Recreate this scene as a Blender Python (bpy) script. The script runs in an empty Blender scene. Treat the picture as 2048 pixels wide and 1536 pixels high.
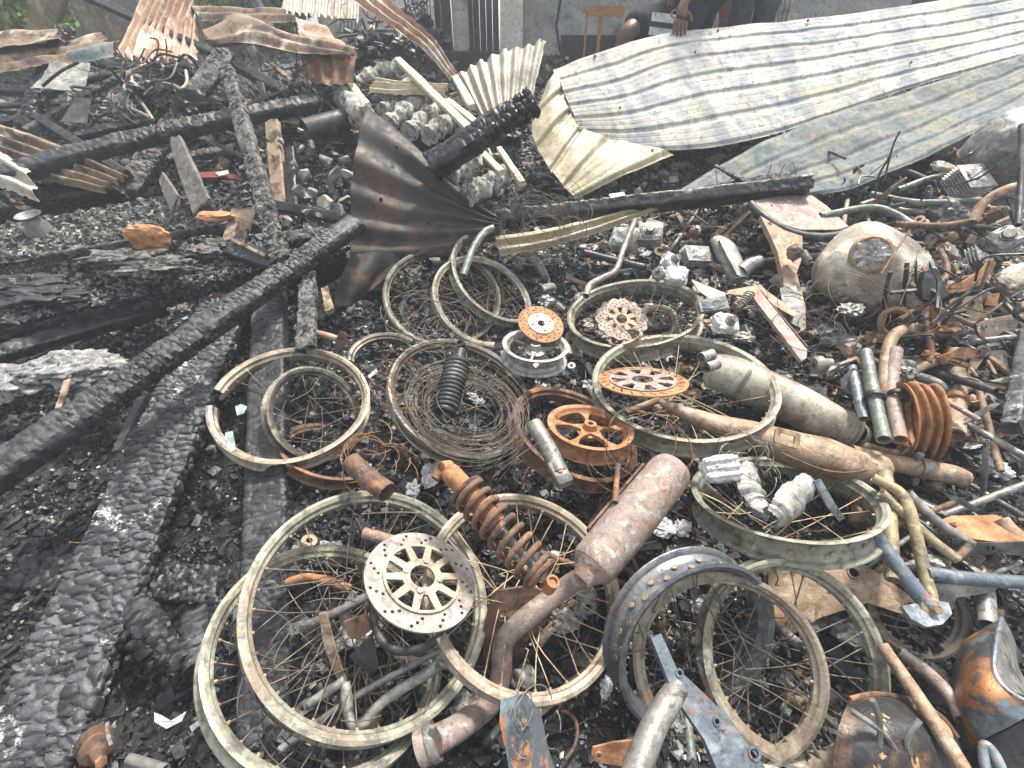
import bpy, math, random
import numpy as np
from mathutils import Vector
from mathutils.geometry import tessellate_polygon

# ---------------------------------------------------------------- camera, sky, sun
S = bpy.context.scene
CAMZ, PITCH, FPX = 1.0, math.radians(38.0), 900.0
cd = bpy.data.cameras.new("camera"); cam = bpy.data.objects.new("camera", cd); S.collection.objects.link(cam)
cam.location = (0, 0, CAMZ); cam.rotation_euler = (math.radians(90) - PITCH, 0, 0)
cd.sensor_width = 36.0; cd.lens = FPX / 2048 * 36.0; cd.clip_start = 0.02; cd.clip_end = 500
S.camera = cam
SUN_EL, SUN_AZ = math.radians(60), math.radians(28)      # azimuth measured from +y towards +x
w = bpy.data.worlds.new("World"); S.world = w; w.use_nodes = True
nt = w.node_tree; bg = nt.nodes["Background"]
sk = nt.nodes.new("ShaderNodeTexSky"); sk.sky_type = 'NISHITA'; sk.sun_disc = False
sk.sun_elevation = SUN_EL; sk.sun_rotation = SUN_AZ; sk.dust_density = 3.0; sk.air_density = 1.0
hs = nt.nodes.new('ShaderNodeHueSaturation'); hs.inputs['Saturation'].default_value = .22
nt.links.new(sk.outputs[0], hs.inputs['Color']); nt.links.new(hs.outputs[0], bg.inputs[0]); bg.inputs[1].default_value = 0.15
sl = bpy.data.lights.new("sun", 'SUN'); sl.energy = 3.1; sl.angle = math.radians(8); sl.color = (1, .93, .82)
sun = bpy.data.objects.new("sun", sl); S.collection.objects.link(sun)
sd = Vector((math.sin(SUN_AZ) * math.cos(SUN_EL), math.cos(SUN_AZ) * math.cos(SUN_EL), math.sin(SUN_EL)))
sun.rotation_euler = sd.to_track_quat('Z', 'Y').to_euler(); sun.location = sd * 20
S.view_settings.view_transform = 'Standard'; S.view_settings.look = 'None'
S.view_settings.gamma = 1; S.view_settings.exposure = 1.3; S.view_settings.use_curve_mapping = False
S.render.engine = 'CYCLES'; S.cycles.max_bounces = 6; S.cycles.use_denoising = True
S.cycles.diffuse_bounces = 3; S.cycles.glossy_bounces = 3

# ---------------------------------------------------------------- noise
def hsh(i, j, k, s=0):
    h = (i.astype(np.int64) * 73856093) ^ (j.astype(np.int64) * 19349663) ^ (k.astype(np.int64) * 83492791) ^ (s * 2654435761)
    h &= 0xffffffff
    h = ((h ^ (h >> 15)) * 2246822519) & 0xffffffff
    h = ((h ^ (h >> 13)) * 3266489917) & 0xffffffff
    return ((h ^ (h >> 16)) & 0xffffff) / float(0xffffff)
def vn(p, s=0):
    p = np.asarray(p, float); i = np.floor(p); f = p - i; f = f * f * (3 - 2 * f)
    i = i.astype(np.int64); r = 0
    for a in (0, 1):
        wa = f[:, 0] if a else 1 - f[:, 0]
        for b in (0, 1):
            wb = f[:, 1] if b else 1 - f[:, 1]
            for c in (0, 1):
                wc = f[:, 2] if c else 1 - f[:, 2]
                r = r + wa * wb * wc * hsh(i[:, 0] + a, i[:, 1] + b, i[:, 2] + c, s)
    return r * 2 - 1
def fbm(p, o=3, s=0):
    p = np.asarray(p, float); r = 0; a = 1
    for k in range(o): r = r + a * vn(p * 2 ** k + 7.3 * k, s + k); a *= .5
    return r
def worley(p, s=0):
    i = np.floor(p).astype(np.int64); n = len(p)
    F1 = np.full(n, 9.); F2 = np.full(n, 9.); ID = np.zeros(n)
    for a in (-1, 0, 1):
        for b in (-1, 0, 1):
            for c in (-1, 0, 1):
                x, y, z = i[:, 0] + a, i[:, 1] + b, i[:, 2] + c
                q = np.stack([x + hsh(x, y, z, s + 1), y + hsh(x, y, z, s + 2), z + hsh(x, y, z, s + 3)], 1)
                d = np.linalg.norm(q - p, axis=1)
                m = d < F1
                F2 = np.where(m, F1, np.minimum(F2, d)); ID = np.where(m, hsh(x, y, z, s + 4), ID); F1 = np.where(m, d, F1)
    return F1, F2, ID

# ---------------------------------------------------------------- ground height and sight lines
def sm(x): x = np.clip(x, 0, 1); return x * x * (3 - 2 * x)
def bump(x, y, cx, cy, rx, ry, a): return a * np.exp(-((x - cx) / rx) ** 2 - ((y - cy) / ry) ** 2)
def HB(x, y):
    h = -.10 * (1 - sm((y - .25) / .65)) + .50 * sm((y - 1.5) / 1.9) + .28 * sm((y - 3.5) / 2.2)
    h = h + .13 * sm((x - .55) / .7) * sm((y - .7) / .6) * (1 - sm((y - 2.0) / .5))
    h = h + bump(x, y, -1.5, 1.5, .6, .3, .08) - bump(x, y, -.85, .85, .3, .3, .09) + bump(x, y, .15, .9, .55, .5, .03)
    h = h + bump(x, y, -1.3, 3.1, .5, .5, .1)
    h = h - bump(x, y, .2, .75, .8, .55, .05)
    h = h + .06 * sm((x - .9) / .5) * sm((y - 1.1) / .5) * (1 - sm((y - 1.9) / .4)) + .05 * sm((-x - .5) / .5) * sm((y - 1.9) / .5) * (1 - sm((y - 3.4) / .6))
    return h
def H(x, y):
    x = np.asarray(x, float); y = np.asarray(y, float); sh = np.broadcast(x, y).shape
    X = np.broadcast_to(x, sh).ravel(); Y = np.broadcast_to(y, sh).ravel()
    p = np.stack([X, Y, np.zeros_like(X)], 1)
    r = HB(X, Y) + .028 * fbm(p * 3.1, 3) + .009 * fbm(p * 17, 2, 5)
    return r.reshape(sh)
cp, sp = math.cos(PITCH), math.sin(PITCH)
def ray(px, py):
    u, v = (px - 1024) / FPX, (py - 768) / FPX
    return np.array([u, cp - v * sp, -sp - v * cp])
O = np.array([0, 0, CAMZ])
def D(px, py, d): return O + ray(px, py) * d
def Z(px, py, z): r = ray(px, py); return O + r * ((z - CAMZ) / r[2])
def Y(px, py, y): r = ray(px, py); return O + r * (y / r[1])
TT = np.concatenate([np.arange(.35, 3.5, .006), np.arange(3.5, 9, .03)])
def G(px, py, dz=0.):
    r = ray(px, py); P = O + TT[:, None] * r
    m = np.nonzero(P[:, 2] < H(P[:, 0], P[:, 1]) + dz)[0]
    return P[m[0]] if len(m) else P[-1]
def PT(p):                                     # (px,py) or (px,py,lift) -> point lying on the ground
    return p if isinstance(p, np.ndarray) else G(*p)
def dep(P): return float(np.dot(P - O, [0, cp, -sp]))
def proj(P):
    q = np.asarray(P) - O; z = q @ np.array([0, cp, -sp])
    return np.stack([1024 + FPX * q[..., 0] / z, 768 + FPX * (q @ np.array([0, -sp, -cp])) / z], -1)
def nrm(v): v = np.asarray(v, float); return v / (np.linalg.norm(v) + 1e-12)
def frame(n, hint=(1, 0, 0)):
    n = nrm(n); e = np.asarray(hint, float); e = e - n * (e @ n)
    if np.linalg.norm(e) < 1e-3: e = np.array([0, 1, 0.]) - n * n[1]
    e = nrm(e); return e, np.cross(n, e), n
def fit(e, R, hint=(0, 0, 1)):                 # pose of a circle of radius R seen as the ellipse (cx,cy,a,b,phi)
    cx, cy, a, b, phi = e; ph = math.radians(phi); ca, sa = math.cos(ph), math.sin(ph)
    t = np.linspace(0, 2 * np.pi, 24, endpoint=False)
    def circ(p):
        n = np.array([math.sin(p[3]) * math.cos(p[4]), math.sin(p[3]) * math.sin(p[4]), math.cos(p[3])])
        c = D(cx + p[0] * 50, cy + p[1] * 50, p[2]); e1, e2, _ = frame(n)
        return c, n, c + R * (np.cos(t)[:, None] * e1 + np.sin(t)[:, None] * e2)
    def res(p):
        q = proj(circ(p)[2]) - [cx, cy]; x = q[:, 0] * ca + q[:, 1] * sa; y = -q[:, 0] * sa + q[:, 1] * ca
        return np.sqrt((x / a) ** 2 + (y / b) ** 2) - 1
    best = None; tau = math.acos(min(1, b / a)); vd = -nrm(ray(cx, cy))
    mi = nrm(-sa * np.array([1, 0, 0]) + ca * np.array([0, -sp, -cp]))
    for sg in (1, -1):
        n0 = nrm(vd * math.cos(tau) + sg * mi * math.sin(tau))
        p = np.array([0, 0, FPX * R / a, math.acos(max(-1, min(1, n0[2]))), math.atan2(n0[1], n0[0])]); lam = 1e-2
        r = res(p)
        for it in range(40):
            J = np.stack([(res(p + d) - r) / 1e-4 for d in np.eye(5) * 1e-4], 1)
            st = np.linalg.solve(J.T @ J + lam * np.eye(5) * 1e-1, -J.T @ r); r2 = res(p + st)
            if r2 @ r2 < r @ r: p = p + st; r = r2; lam *= .4
            else: lam *= 4
        c, n, _ = circ(p); n = n if n @ (O - c) > 0 else -n
        sc = n @ nrm(hint) - 4 * math.sqrt(r @ r / 24)
        if best is None or sc > best[0]: best = (sc, c, n)
    return best[1], best[2]

# ---------------------------------------------------------------- mesh kit
class M:
    def __init__(s): s.V = []; s.F = []; s.n = 0; s.A = {}
    def add(s, v, *faces):
        v = np.asarray(v, float).reshape(-1, 3)
        for f in faces:
            f = np.asarray(f, np.int64)
            if f.size: s.F.append(f.reshape(-1, f.shape[-1]) + s.n)
        s.V.append(v); s.n += len(v); return s
    def verts(s): return np.concatenate(s.V)
C = S.collection
def obj(name, m, mat, parent=None, org=None, angle=40):
    v = m.verts(); org = np.zeros(3) if org is None else np.asarray(org)
    me = bpy.data.meshes.new(name)
    me.vertices.add(len(v)); me.vertices.foreach_set('co', (v - org).astype(np.float32).ravel())
    lens = np.concatenate([np.full(len(f), f.shape[1]) for f in m.F]); loops = np.concatenate([f.ravel() for f in m.F])
    me.loops.add(len(loops)); me.loops.foreach_set('vertex_index', loops.astype(np.int32))
    me.polygons.add(len(lens)); me.polygons.foreach_set('loop_start', (np.cumsum(lens) - lens).astype(np.int32))
    me.polygons.foreach_set('use_smooth', np.ones(len(lens), bool)); me.update(calc_edges=True)
    for k, a in m.A.items():
        at = me.attributes.new(k, 'FLOAT', 'POINT'); at.data.foreach_set('value', np.asarray(a, np.float32))
    if angle < 180: me.set_sharp_from_angle(angle=math.radians(angle))
    me.materials.append(mat)
    o = bpy.data.objects.new(name, me); C.objects.link(o)
    if parent is not None: o.parent = parent
    else: o.location = org
    return o
def tag(o, label, cat, group=None, kind=None):
    if label: o['label'] = label
    if cat: o['category'] = cat
    if group: o['group'] = group
    if kind: o['kind'] = kind
    return o
def thing(name, label, cat, parts, group=None):
    """parts: list of (part name, mesh, material[, list of sub-parts]); one part -> the thing is that mesh."""
    allv = np.concatenate([p[1].verts() for p in parts]); lo = allv.min(0); c = (lo + allv.max(0)) / 2; c[2] = lo[2]
    if len(parts) == 1 and len(parts[0]) < 4:
        return tag(obj(name, parts[0][1], parts[0][2], None, c), label, cat, group)
    r = bpy.data.objects.new(name, None); C.objects.link(r); r.location = c; r.empty_display_size = .05
    tag(r, label, cat, group)
    for p in parts:
        o = obj(p[0], p[1], p[2], r, c)
        if len(p) > 3:
            for q in p[3]: obj(q[0], q[1], q[2], o, c)
    return r
def part_of(r, name, m, mat, kind=None, angle=40):
    o = obj(name, m, mat, r, np.array(r.location), angle)
    if kind: o['kind'] = kind
    return o
def smoothpath(P, k=6):
    P = np.asarray(P, float)
    if len(P) < 3: return P
    Q = np.vstack([2 * P[0] - P[1], P, 2 * P[-1] - P[-2]]); out = []
    for i in range(1, len(Q) - 2):
        for t in np.linspace(0, 1, k, endpoint=False):
            a, b, c, d = Q[i - 1], Q[i], Q[i + 1], Q[i + 2]
            out.append(.5 * (2 * b + (c - a) * t + (2 * a - 5 * b + 4 * c - d) * t * t + (3 * b - a - 3 * c + d) * t ** 3))
    return np.array(out + [P[-1]])
def tube(m, P, r, seg=10, cap=True, closed=False, flat=None, rnd=None):
    P = np.asarray(P, float); n = len(P); r = np.broadcast_to(np.asarray(r, float), (n,)) if np.ndim(r) <= 1 and np.size(r) in (1, n) else np.interp(np.linspace(0, 1, n), np.linspace(0, 1, len(r)), r)
    T = np.gradient(P, axis=0)
    if closed: T = np.roll(P, -1, 0) - np.roll(P, 1, 0)
    T /= np.linalg.norm(T, axis=1)[:, None] + 1e-12
    e = np.cross(T[0], [0, 0, 1]); e = e if np.linalg.norm(e) > .05 else np.cross(T[0], [1, 0, 0]); e = nrm(e)
    a = np.linspace(0, 2 * np.pi, seg, endpoint=False); V = np.empty((n, seg, 3))
    for i in range(n):
        e = e - T[i] * (e @ T[i]); e = nrm(e); f = np.cross(T[i], e)
        V[i] = P[i] + r[i] * (np.cos(a)[:, None] * e + np.sin(a)[:, None] * f * (1 if flat is None else flat))
    if rnd:
        V = V + (vn(V.reshape(-1, 3) * rnd[1])[:, None] * rnd[0]).reshape(n, seg, 1) * (V - P[:, None]) / (np.linalg.norm(V - P[:, None], axis=2, keepdims=True) + 1e-9)
    g = np.arange(n * seg).reshape(n, seg); A, B = (g, np.roll(g, -1, 0)) if closed else (g[:-1], g[1:])
    q = np.stack([A, np.roll(A, -1, 1), np.roll(B, -1, 1), B], -1).reshape(-1, 4)
    fs = [q]
    if cap and not closed: fs += [g[0][::-1][None], g[-1][None]]
    return m.add(V.reshape(-1, 3), *fs)
def pipe(m, P, r, wall=.0015, seg=14, k=6, rnd=None):      # a tube open at both ends
    P = smoothpath(P, k) if len(P) > 2 else np.asarray(P)
    n = len(P); R = np.broadcast_to(r, (n,)) if np.ndim(r) == 0 else np.interp(np.linspace(0, 1, n), np.linspace(0, 1, len(r)), r)
    d0, d1 = nrm(P[0] - P[1]), nrm(P[-1] - P[-2]); e = min(.03, R[0] * 2)
    Q = np.vstack([[P[0] - d0 * e], [P[0] - d0 * .0001], P, [P[-1] - d1 * .0001], [P[-1] - d1 * e]])
    RR = np.concatenate([[R[0] * .7, R[0] - wall], R, [R[-1] - wall, R[-1] * .7]])
    # ends folded inwards so that the mouth shows as a hole
    T = np.vstack([[-d0], [-d0], np.gradient(P, axis=0), [d1], [d1]]); T /= np.linalg.norm(T, axis=1)[:, None]
    ee = np.cross(T[0], [0, 0, 1]); ee = ee if np.linalg.norm(ee) > .05 else np.cross(T[0], [1, 0, 0]); ee = nrm(ee)
    a = np.linspace(0, 2 * np.pi, seg, endpoint=False); V = np.empty((len(Q), seg, 3))
    for i in range(len(Q)):
        ee = nrm(ee - T[i] * (ee @ T[i])); f = np.cross(T[i], ee)
        V[i] = Q[i] + RR[i] * (np.cos(a)[:, None] * ee + np.sin(a)[:, None] * f)
    if rnd: V = V + (vn(V.reshape(-1, 3) * rnd[1])[:, None] * rnd[0]).reshape(len(Q), seg, 1) * (V - Q[:, None]) / RR[:, None, None]
    g = np.arange(V.shape[0] * seg).reshape(-1, seg); A, B = g[:-1], g[1:]
    return m.add(V.reshape(-1, 3), np.stack([A, np.roll(A, -1, 1), np.roll(B, -1, 1), B], -1).reshape(-1, 4), g[0][::-1][None], g[-1][None])
def lathe(m, prof, c, n, seg=48, closed=True, arc=None, warp=0, hint=(1, 0, 0), sd=0):
    prof = np.asarray(prof, float); e1, e2, n = frame(n, hint); K = len(prof)
    a = np.linspace(0, 2 * np.pi, seg, endpoint=False) if arc is None else np.radians(np.linspace(arc[0], arc[1], seg))
    wr = 1 + warp * vn(np.stack([np.cos(a) * 1.3, np.sin(a) * 1.3, a * 0 + sd], 1), sd); wz = warp * .25 * vn(np.stack([np.cos(a), np.sin(a), a * 0 + sd + 9], 1), sd)
    R = prof[:, 0][None] * wr[:, None]; zz = prof[:, 1][None] + wz[:, None]
    V = c + (np.cos(a)[:, None] * R)[..., None] * e1 + (np.sin(a)[:, None] * R)[..., None] * e2 + zz[..., None] * n
    g = np.arange(seg * K).reshape(seg, K)
    A, B = (g, np.roll(g, -1, 0)) if arc is None else (g[:-1], g[1:])
    if closed: q = np.stack([A, B, np.roll(B, -1, 1), np.roll(A, -1, 1)], -1)
    else: q = np.stack([A[:, :-1], B[:, :-1], B[:, 1:], A[:, 1:]], -1)
    fs = [q.reshape(-1, 4)]
    if arc is not None and closed: fs += [g[0][None], g[-1][::-1][None]]
    return m.add(V.reshape(-1, 3), *fs)
def prism(m, polys, c, n, th, hint=(1, 0, 0), bend=None):
    """polys: outer loop then holes, 2-D metres; extruded th along n."""
    e1, e2, n = frame(n, hint); pts = [p for L in polys for p in L]
    tri = tessellate_polygon([[Vector((p[0], p[1], 0)) for p in L] for L in polys])
    P = np.array(pts, float); N = len(P); base = c + P[:, :1] * e1 + P[:, 1:] * e2
    if bend is not None: base = base + bend(P)[:, None] * n
    V = np.vstack([base, base + n * th]); fs = []; T = np.array(tri)
    aa, bb, cc = P[T[:, 0]], P[T[:, 1]], P[T[:, 2]]
    cr = (bb - aa)[:, 0] * (cc - aa)[:, 1] - (bb - aa)[:, 1] * (cc - aa)[:, 0]; T[cr < 0] = T[cr < 0][:, ::-1]
    fs += [T[:, ::-1], T + N]; o = 0
    for L in polys:
        k = len(L); i = np.arange(k) + o; j = np.roll(i, -1)
        A = np.array(L); ar = np.sum(A[:, 0] * np.roll(A[:, 1], -1) - A[:, 1] * np.roll(A[:, 0], -1))
        out = (ar > 0) == (o == 0)
        q = np.stack([i, j, j + N, i + N], 1); fs.append(q if out else q[:, ::-1]); o += k
    return m.add(V, *fs)
def circ2(r, n=12, cx=0, cy=0, ph=0): return [(cx + r * math.cos(ph + 2 * math.pi * i / n), cy + r * math.sin(ph + 2 * math.pi * i / n)) for i in range(n)]
BOXF = np.array([[0, 3, 2, 1], [4, 5, 6, 7], [0, 1, 5, 4], [1, 2, 6, 5], [2, 3, 7, 6], [3, 0, 4, 7]])
def box(m, c, ex, ey, ez):                                # half-extent vectors
    c, ex, ey, ez = map(np.asarray, (c, ex, ey, ez))
    return m.add([c + a * ex + b * ey + d * ez for d in (-1, 1) for a, b in ((-1, -1), (1, -1), (1, 1), (-1, 1))], BOXF)
def cbox(m, c, hx, hy, hz, n=(0, 0, 1), hint=(1, 0, 0), bev=.15):   # chamfered block
    e1, e2, n = frame(n, hint); b = bev * min(hx, hy, hz); o = [(-hx + b, -hy), (hx - b, -hy), (hx, -hy + b), (hx, hy - b), (hx - b, hy), (-hx + b, hy), (-hx, hy - b), (-hx, -hy + b)]
    L = []
    for z, s in ((-hz, 1 - b / max(hx, hy)), (-hz + b, 1), (hz - b, 1), (hz, 1 - b / max(hx, hy))):
        L.append([c + x * s * e1 + y * s * e2 + z * n for x, y in o])
    V = np.array(L); g = np.arange(32).reshape(4, 8); A, B = g[:-1], g[1:]
    return m.add(V.reshape(-1, 3), np.stack([A, np.roll(A, -1, 1), np.roll(B, -1, 1), B], -1).reshape(-1, 4), g[0][::-1][None], g[-1][None])
def ico():
    t = (1 + 5 ** .5) / 2; v = [(-1, t, 0), (1, t, 0), (-1, -t, 0), (1, -t, 0), (0, -1, t), (0, 1, t), (0, -1, -t), (0, 1, -t), (t, 0, -1), (t, 0, 1), (-t, 0, -1), (-t, 0, 1)]
    f = [(0, 11, 5), (0, 5, 1), (0, 1, 7), (0, 7, 10), (0, 10, 11), (1, 5, 9), (5, 11, 4), (11, 10, 2), (10, 7, 6), (7, 1, 8), (3, 9, 4), (3, 4, 2), (3, 2, 6), (3, 6, 8), (3, 8, 9), (4, 9, 5), (2, 4, 11), (6, 2, 10), (8, 6, 7), (9, 8, 1)]
    out = []
    for lv in range(5):
        V = np.array(v, float); out.append((V / np.linalg.norm(V, axis=1)[:, None], np.array(f)))
        ed = {}; nf = []; v = [tuple(x) for x in out[-1][0]]
        def mid(a, b):
            k = (min(a, b), max(a, b))
            if k not in ed: ed[k] = len(v); v.append(tuple((np.array(v[a]) + np.array(v[b])) / 2))
            return ed[k]
        for a, b, c in f:
            x, y, z = mid(a, b), mid(b, c), mid(c, a); nf += [(a, x, z), (b, y, x), (c, z, y), (x, y, z)]
        f = nf
    return out
ICO = ico()
def lump(m, c, r, lv=3, amp=.25, fr=2., seed=0, ax=None, wor=0, pw=None):
    V, F = ICO[lv]; V = V.copy(); n = V + 0
    if pw: V = np.sign(V) * np.abs(V) ** pw
    d = 1 + amp * fbm(V * fr + seed * 3.7, 3, seed)
    if wor: f1, f2, _ = worley(V * wor + seed); d = d + .25 * amp * np.minimum((f2 - f1) * 3, 1)
    V = V * d[:, None] * np.asarray(r)
    if ax is not None: e1, e2, e3 = ax; V = V[:, :1] * e1 + V[:, 1:2] * e2 + V[:, 2:] * e3
    return m.add(V + c, F)
def stone(m, c, r, seed, lv=2):                            # faceted rock cut by random planes
    V, F = ICO[lv]; V = V.copy(); rg = np.random.RandomState(seed)
    for k in range(12):
        n = nrm(rg.normal(size=3)); d = rg.uniform(.28, .7); h = V @ n - d; V = V - np.outer(np.maximum(h, 0), n)
    V = V * (1 + .04 * vn(V * 6 + seed)[:, None]); e1, e2, e3 = frame(rg.normal(size=3))
    V = V * np.asarray(r); return m.add(V[:, :1] * e1 + V[:, 1:2] * e2 + V[:, 2:] * e3 + c, F)
def sheet(m, ctrl, nu, nv, ribs=0, amp=.01, kind='sine', th=.0012, crumple=0, seed=0, across='v', lin=False, bite=0):
    """ctrl[i][j] rows x columns of points; ribs counted across rows ('v') or across columns ('u')."""
    K = np.array(ctrl, float); nr, nc = K.shape[:2]
    def interp(A, ts, linear):
        n = len(A)
        if n == 2 or linear:
            x = ts * (n - 1); i = np.clip(np.floor(x).astype(int), 0, n - 2); f = (x - i)
            f = f.reshape((-1,) + (1,) * (A.ndim - 1)); return A[i] * (1 - f) + A[i + 1] * f
        Q = np.concatenate([[2 * A[0] - A[1]], A, [2 * A[-1] - A[-2]]]); x = ts * (n - 1); i = np.clip(np.floor(x).astype(int), 0, n - 2)
        t = (x - i).reshape((-1,) + (1,) * (A.ndim - 1)); a, b, c, d = Q[i], Q[i + 1], Q[i + 2], Q[i + 3]
        return .5 * (2 * b + (c - a) * t + (2 * a - 5 * b + 4 * c - d) * t * t + (3 * b - a - 3 * c + d) * t ** 3)
    tv, tu = np.linspace(0, 1, nv), np.linspace(0, 1, nu)
    B = interp(K, tv, lin); B = interp(B.transpose(1, 0, 2), tu, lin).transpose(1, 0, 2)      # nv x nu x 3
    def normals(B): n = np.cross(np.gradient(B, axis=1), np.gradient(B, axis=0)); return n / (np.linalg.norm(n, axis=2, keepdims=True) + 1e-12)
    n = normals(B); U, Vv = np.meshgrid(tu, tv)
    w_ = (Vv if across == 'v' else U)
    if ribs:
        ph = w_ * ribs
        if kind == 'sine': d = np.cos(ph * 2 * np.pi)
        else:
            f = np.abs(ph - np.floor(ph) - .5) * 2; d = np.clip((f - .70) / .17, 0, 1) * 2 + .22 * (np.abs(f - .3) < .06)
        B = B + n * (amp * d)[..., None]
    if crumple:
        p = B.reshape(-1, 3); B = B + n * (crumple * (fbm(p * 5 + seed, 3, seed)).reshape(nv, nu))[..., None]
    n = normals(B); keep = np.ones((nv - 1, nu - 1), bool)
    if bite:
        q = fbm(np.stack([U.ravel() * 14, Vv.ravel() * 9, U.ravel() * 0 + seed], 1), 3, seed).reshape(nv, nu) * .045 * bite
        ed = np.minimum(np.minimum(U, 1 - U), np.minimum(Vv, 1 - Vv)) < q; keep = ~(ed[:-1, :-1] | ed[1:, 1:])
    g = np.arange(nv * nu).reshape(nv, nu); q = np.stack([g[:-1, :-1], g[:-1, 1:], g[1:, 1:], g[1:, :-1]], -1)[keep].reshape(-1, 4)
    N = nv * nu; e = {}
    ed = np.concatenate([q[:, [0, 1]], q[:, [1, 2]], q[:, [2, 3]], q[:, [3, 0]]]); key = ed[:, 0] * N + ed[:, 1]; rk = ed[:, 1] * N + ed[:, 0]
    bd = ed[~np.isin(key, rk)]
    sides = np.stack([bd[:, 1], bd[:, 0], bd[:, 0] + N, bd[:, 1] + N], 1)
    m.add(np.vstack([(B + n * th / 2).reshape(-1, 3), (B - n * th / 2).reshape(-1, 3)]), q[:, ::-1] * 1, q + N, sides)
    m.A['u'] = np.tile(U.ravel(), 2); m.A['v'] = np.tile(Vv.ravel(), 2); return m
def beam(m, A, B, w_, t_, up=(0, 0, 1), res=.006, cell=.02, crack=.004, lumpy=.004, jag=.01, bend=0, w2=None, seed=0, nick=0, round_=.18, amin=.1):
    A, B = np.asarray(A, float), np.asarray(B, float); L = np.linalg.norm(B - A); ax = (B - A) / L
    n = np.asarray(up, float); n = nrm(n - ax * (n @ ax)); s = np.cross(n, ax)
    w2 = w2 or w_; r = round_ * min(w_, t_); hx, hy = w_ / 2 - r, t_ / 2 - r; P = []; N = []
    def seg(p0, p1, nn):
        k = max(1, int(np.linalg.norm(np.subtract(p1, p0)) / res))
        for i in range(k): f = i / k; P.append((p0[0] + (p1[0] - p0[0]) * f, p0[1] + (p1[1] - p0[1]) * f)); N.append(nn)
    def cor(cx, cy, a0):
        for i in range(3): a = a0 + math.pi / 2 * i / 3; P.append((cx + r * math.cos(a), cy + r * math.sin(a))); N.append((math.cos(a), math.sin(a)))
    seg((-hx, -hy - r), (hx, -hy - r), (0, -1)); cor(hx, -hy, -math.pi / 2); seg((hx + r, -hy), (hx + r, hy), (1, 0)); cor(hx, hy, 0)
    seg((hx, hy + r), (-hx, hy + r), (0, 1)); cor(-hx, hy, math.pi / 2); seg((-hx - r, hy), (-hx - r, -hy), (-1, 0)); cor(-hx, -hy, math.pi)
    P, N = np.array(P), np.array(N); K = len(P); nx = max(4, int(L / res)); x = np.linspace(0, L, nx)
    sc = np.interp(x, [0, L], [1, w2 / w_]); X = np.repeat(x, K); SY = (sc[:, None] * P[:, 0]).ravel(); SZ = np.tile(P[:, 1], nx)
    nn = np.tile(N, (nx, 1)); q = np.stack([X / (cell * .85), SY / (cell * 1.35), SZ / (cell * 1.35)], 1) + seed * 11.3
    lf = np.stack([X * 9, SY * 14, SZ * 14], 1) + seed; q = q + .8 * np.stack([vn(lf, 7), vn(lf, 8), vn(lf, 9)], 1) + .22 * np.stack([vn(q * .9, 3), vn(q * .9, 4), vn(q * .9, 5)], 1)
    f1, f2, idd = worley(q, seed); dd = np.clip((f2 - f1) / .42, 0, 1); dd = dd * (2 - dd)
    amt = np.clip(.62 + .8 * fbm(np.stack([X * 3, SY * 6, SZ * 6], 1) + seed, 2, 9), amin, 1.3)
    dsp = -crack * (1 - dd) * amt * 1.9 + crack * .9 * (idd - .5) * amt
    p3 = np.stack([X, SY, SZ], 1); dsp = dsp + lumpy * fbm(p3 * [6, 14, 14] + seed, 3, 2)
    if nick: dsp = dsp - nick * np.clip(fbm(p3 * [4, 9, 9] + seed * 2, 2, 6) - .35, 0, 1) * 2
    SY = SY + dsp * nn[:, 0]; SZ = SZ + dsp * nn[:, 1]
    jg = jag * fbm(np.stack([SY * 25, SZ * 25, SY * 0 + seed], 1), 3, 8)
    X = X + jg * (np.exp(-X / (.02 + jag)) + np.exp(-(L - X) / (.02 + jag)))
    bz = bend * (1 - (2 * X / L - 1) ** 2)
    V = A + X[:, None] * ax + SY[:, None] * s + (SZ + bz)[:, None] * n
    g = np.arange(nx * K).reshape(nx, K); a_, b_ = g[:-1], g[1:]
    off = m.n; m.add(V, np.stack([a_, b_, np.roll(b_, -1, 1), np.roll(a_, -1, 1)], -1).reshape(-1, 4))
    att = [idd]
    for ri, dr in ((0, -1), (nx - 1, 1)):
        R0 = V[g[ri]]; cen = R0.mean(0); R1 = cen + (R0 - cen) * .6 + ax * dr * .3 * jag * vn(R0 * 60 + seed)[:, None]
        ii = np.arange(K); i0 = g[ri]; base = nx * K if dr < 0 else nx * K + K + 1
        vv = np.vstack([R1, [cen - ax * dr * jag * .4]]); o2 = base
        qd = np.stack([i0, np.roll(i0, -1), np.roll(ii, -1) + o2, ii + o2], 1); tr = np.stack([ii + o2, np.roll(ii, -1) + o2, np.full(K, o2 + K)], 1)
        if dr > 0: qd = qd[:, ::-1]; tr = tr[:, ::-1]
        m.V.append(vv); m.F.append(qd + off); m.F.append(tr + off); m.n += len(vv); att.append(np.full(len(vv), .3))
    m.A['cell'] = np.concatenate([m.A.get('cell', np.zeros(0))] + att); return m

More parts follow.
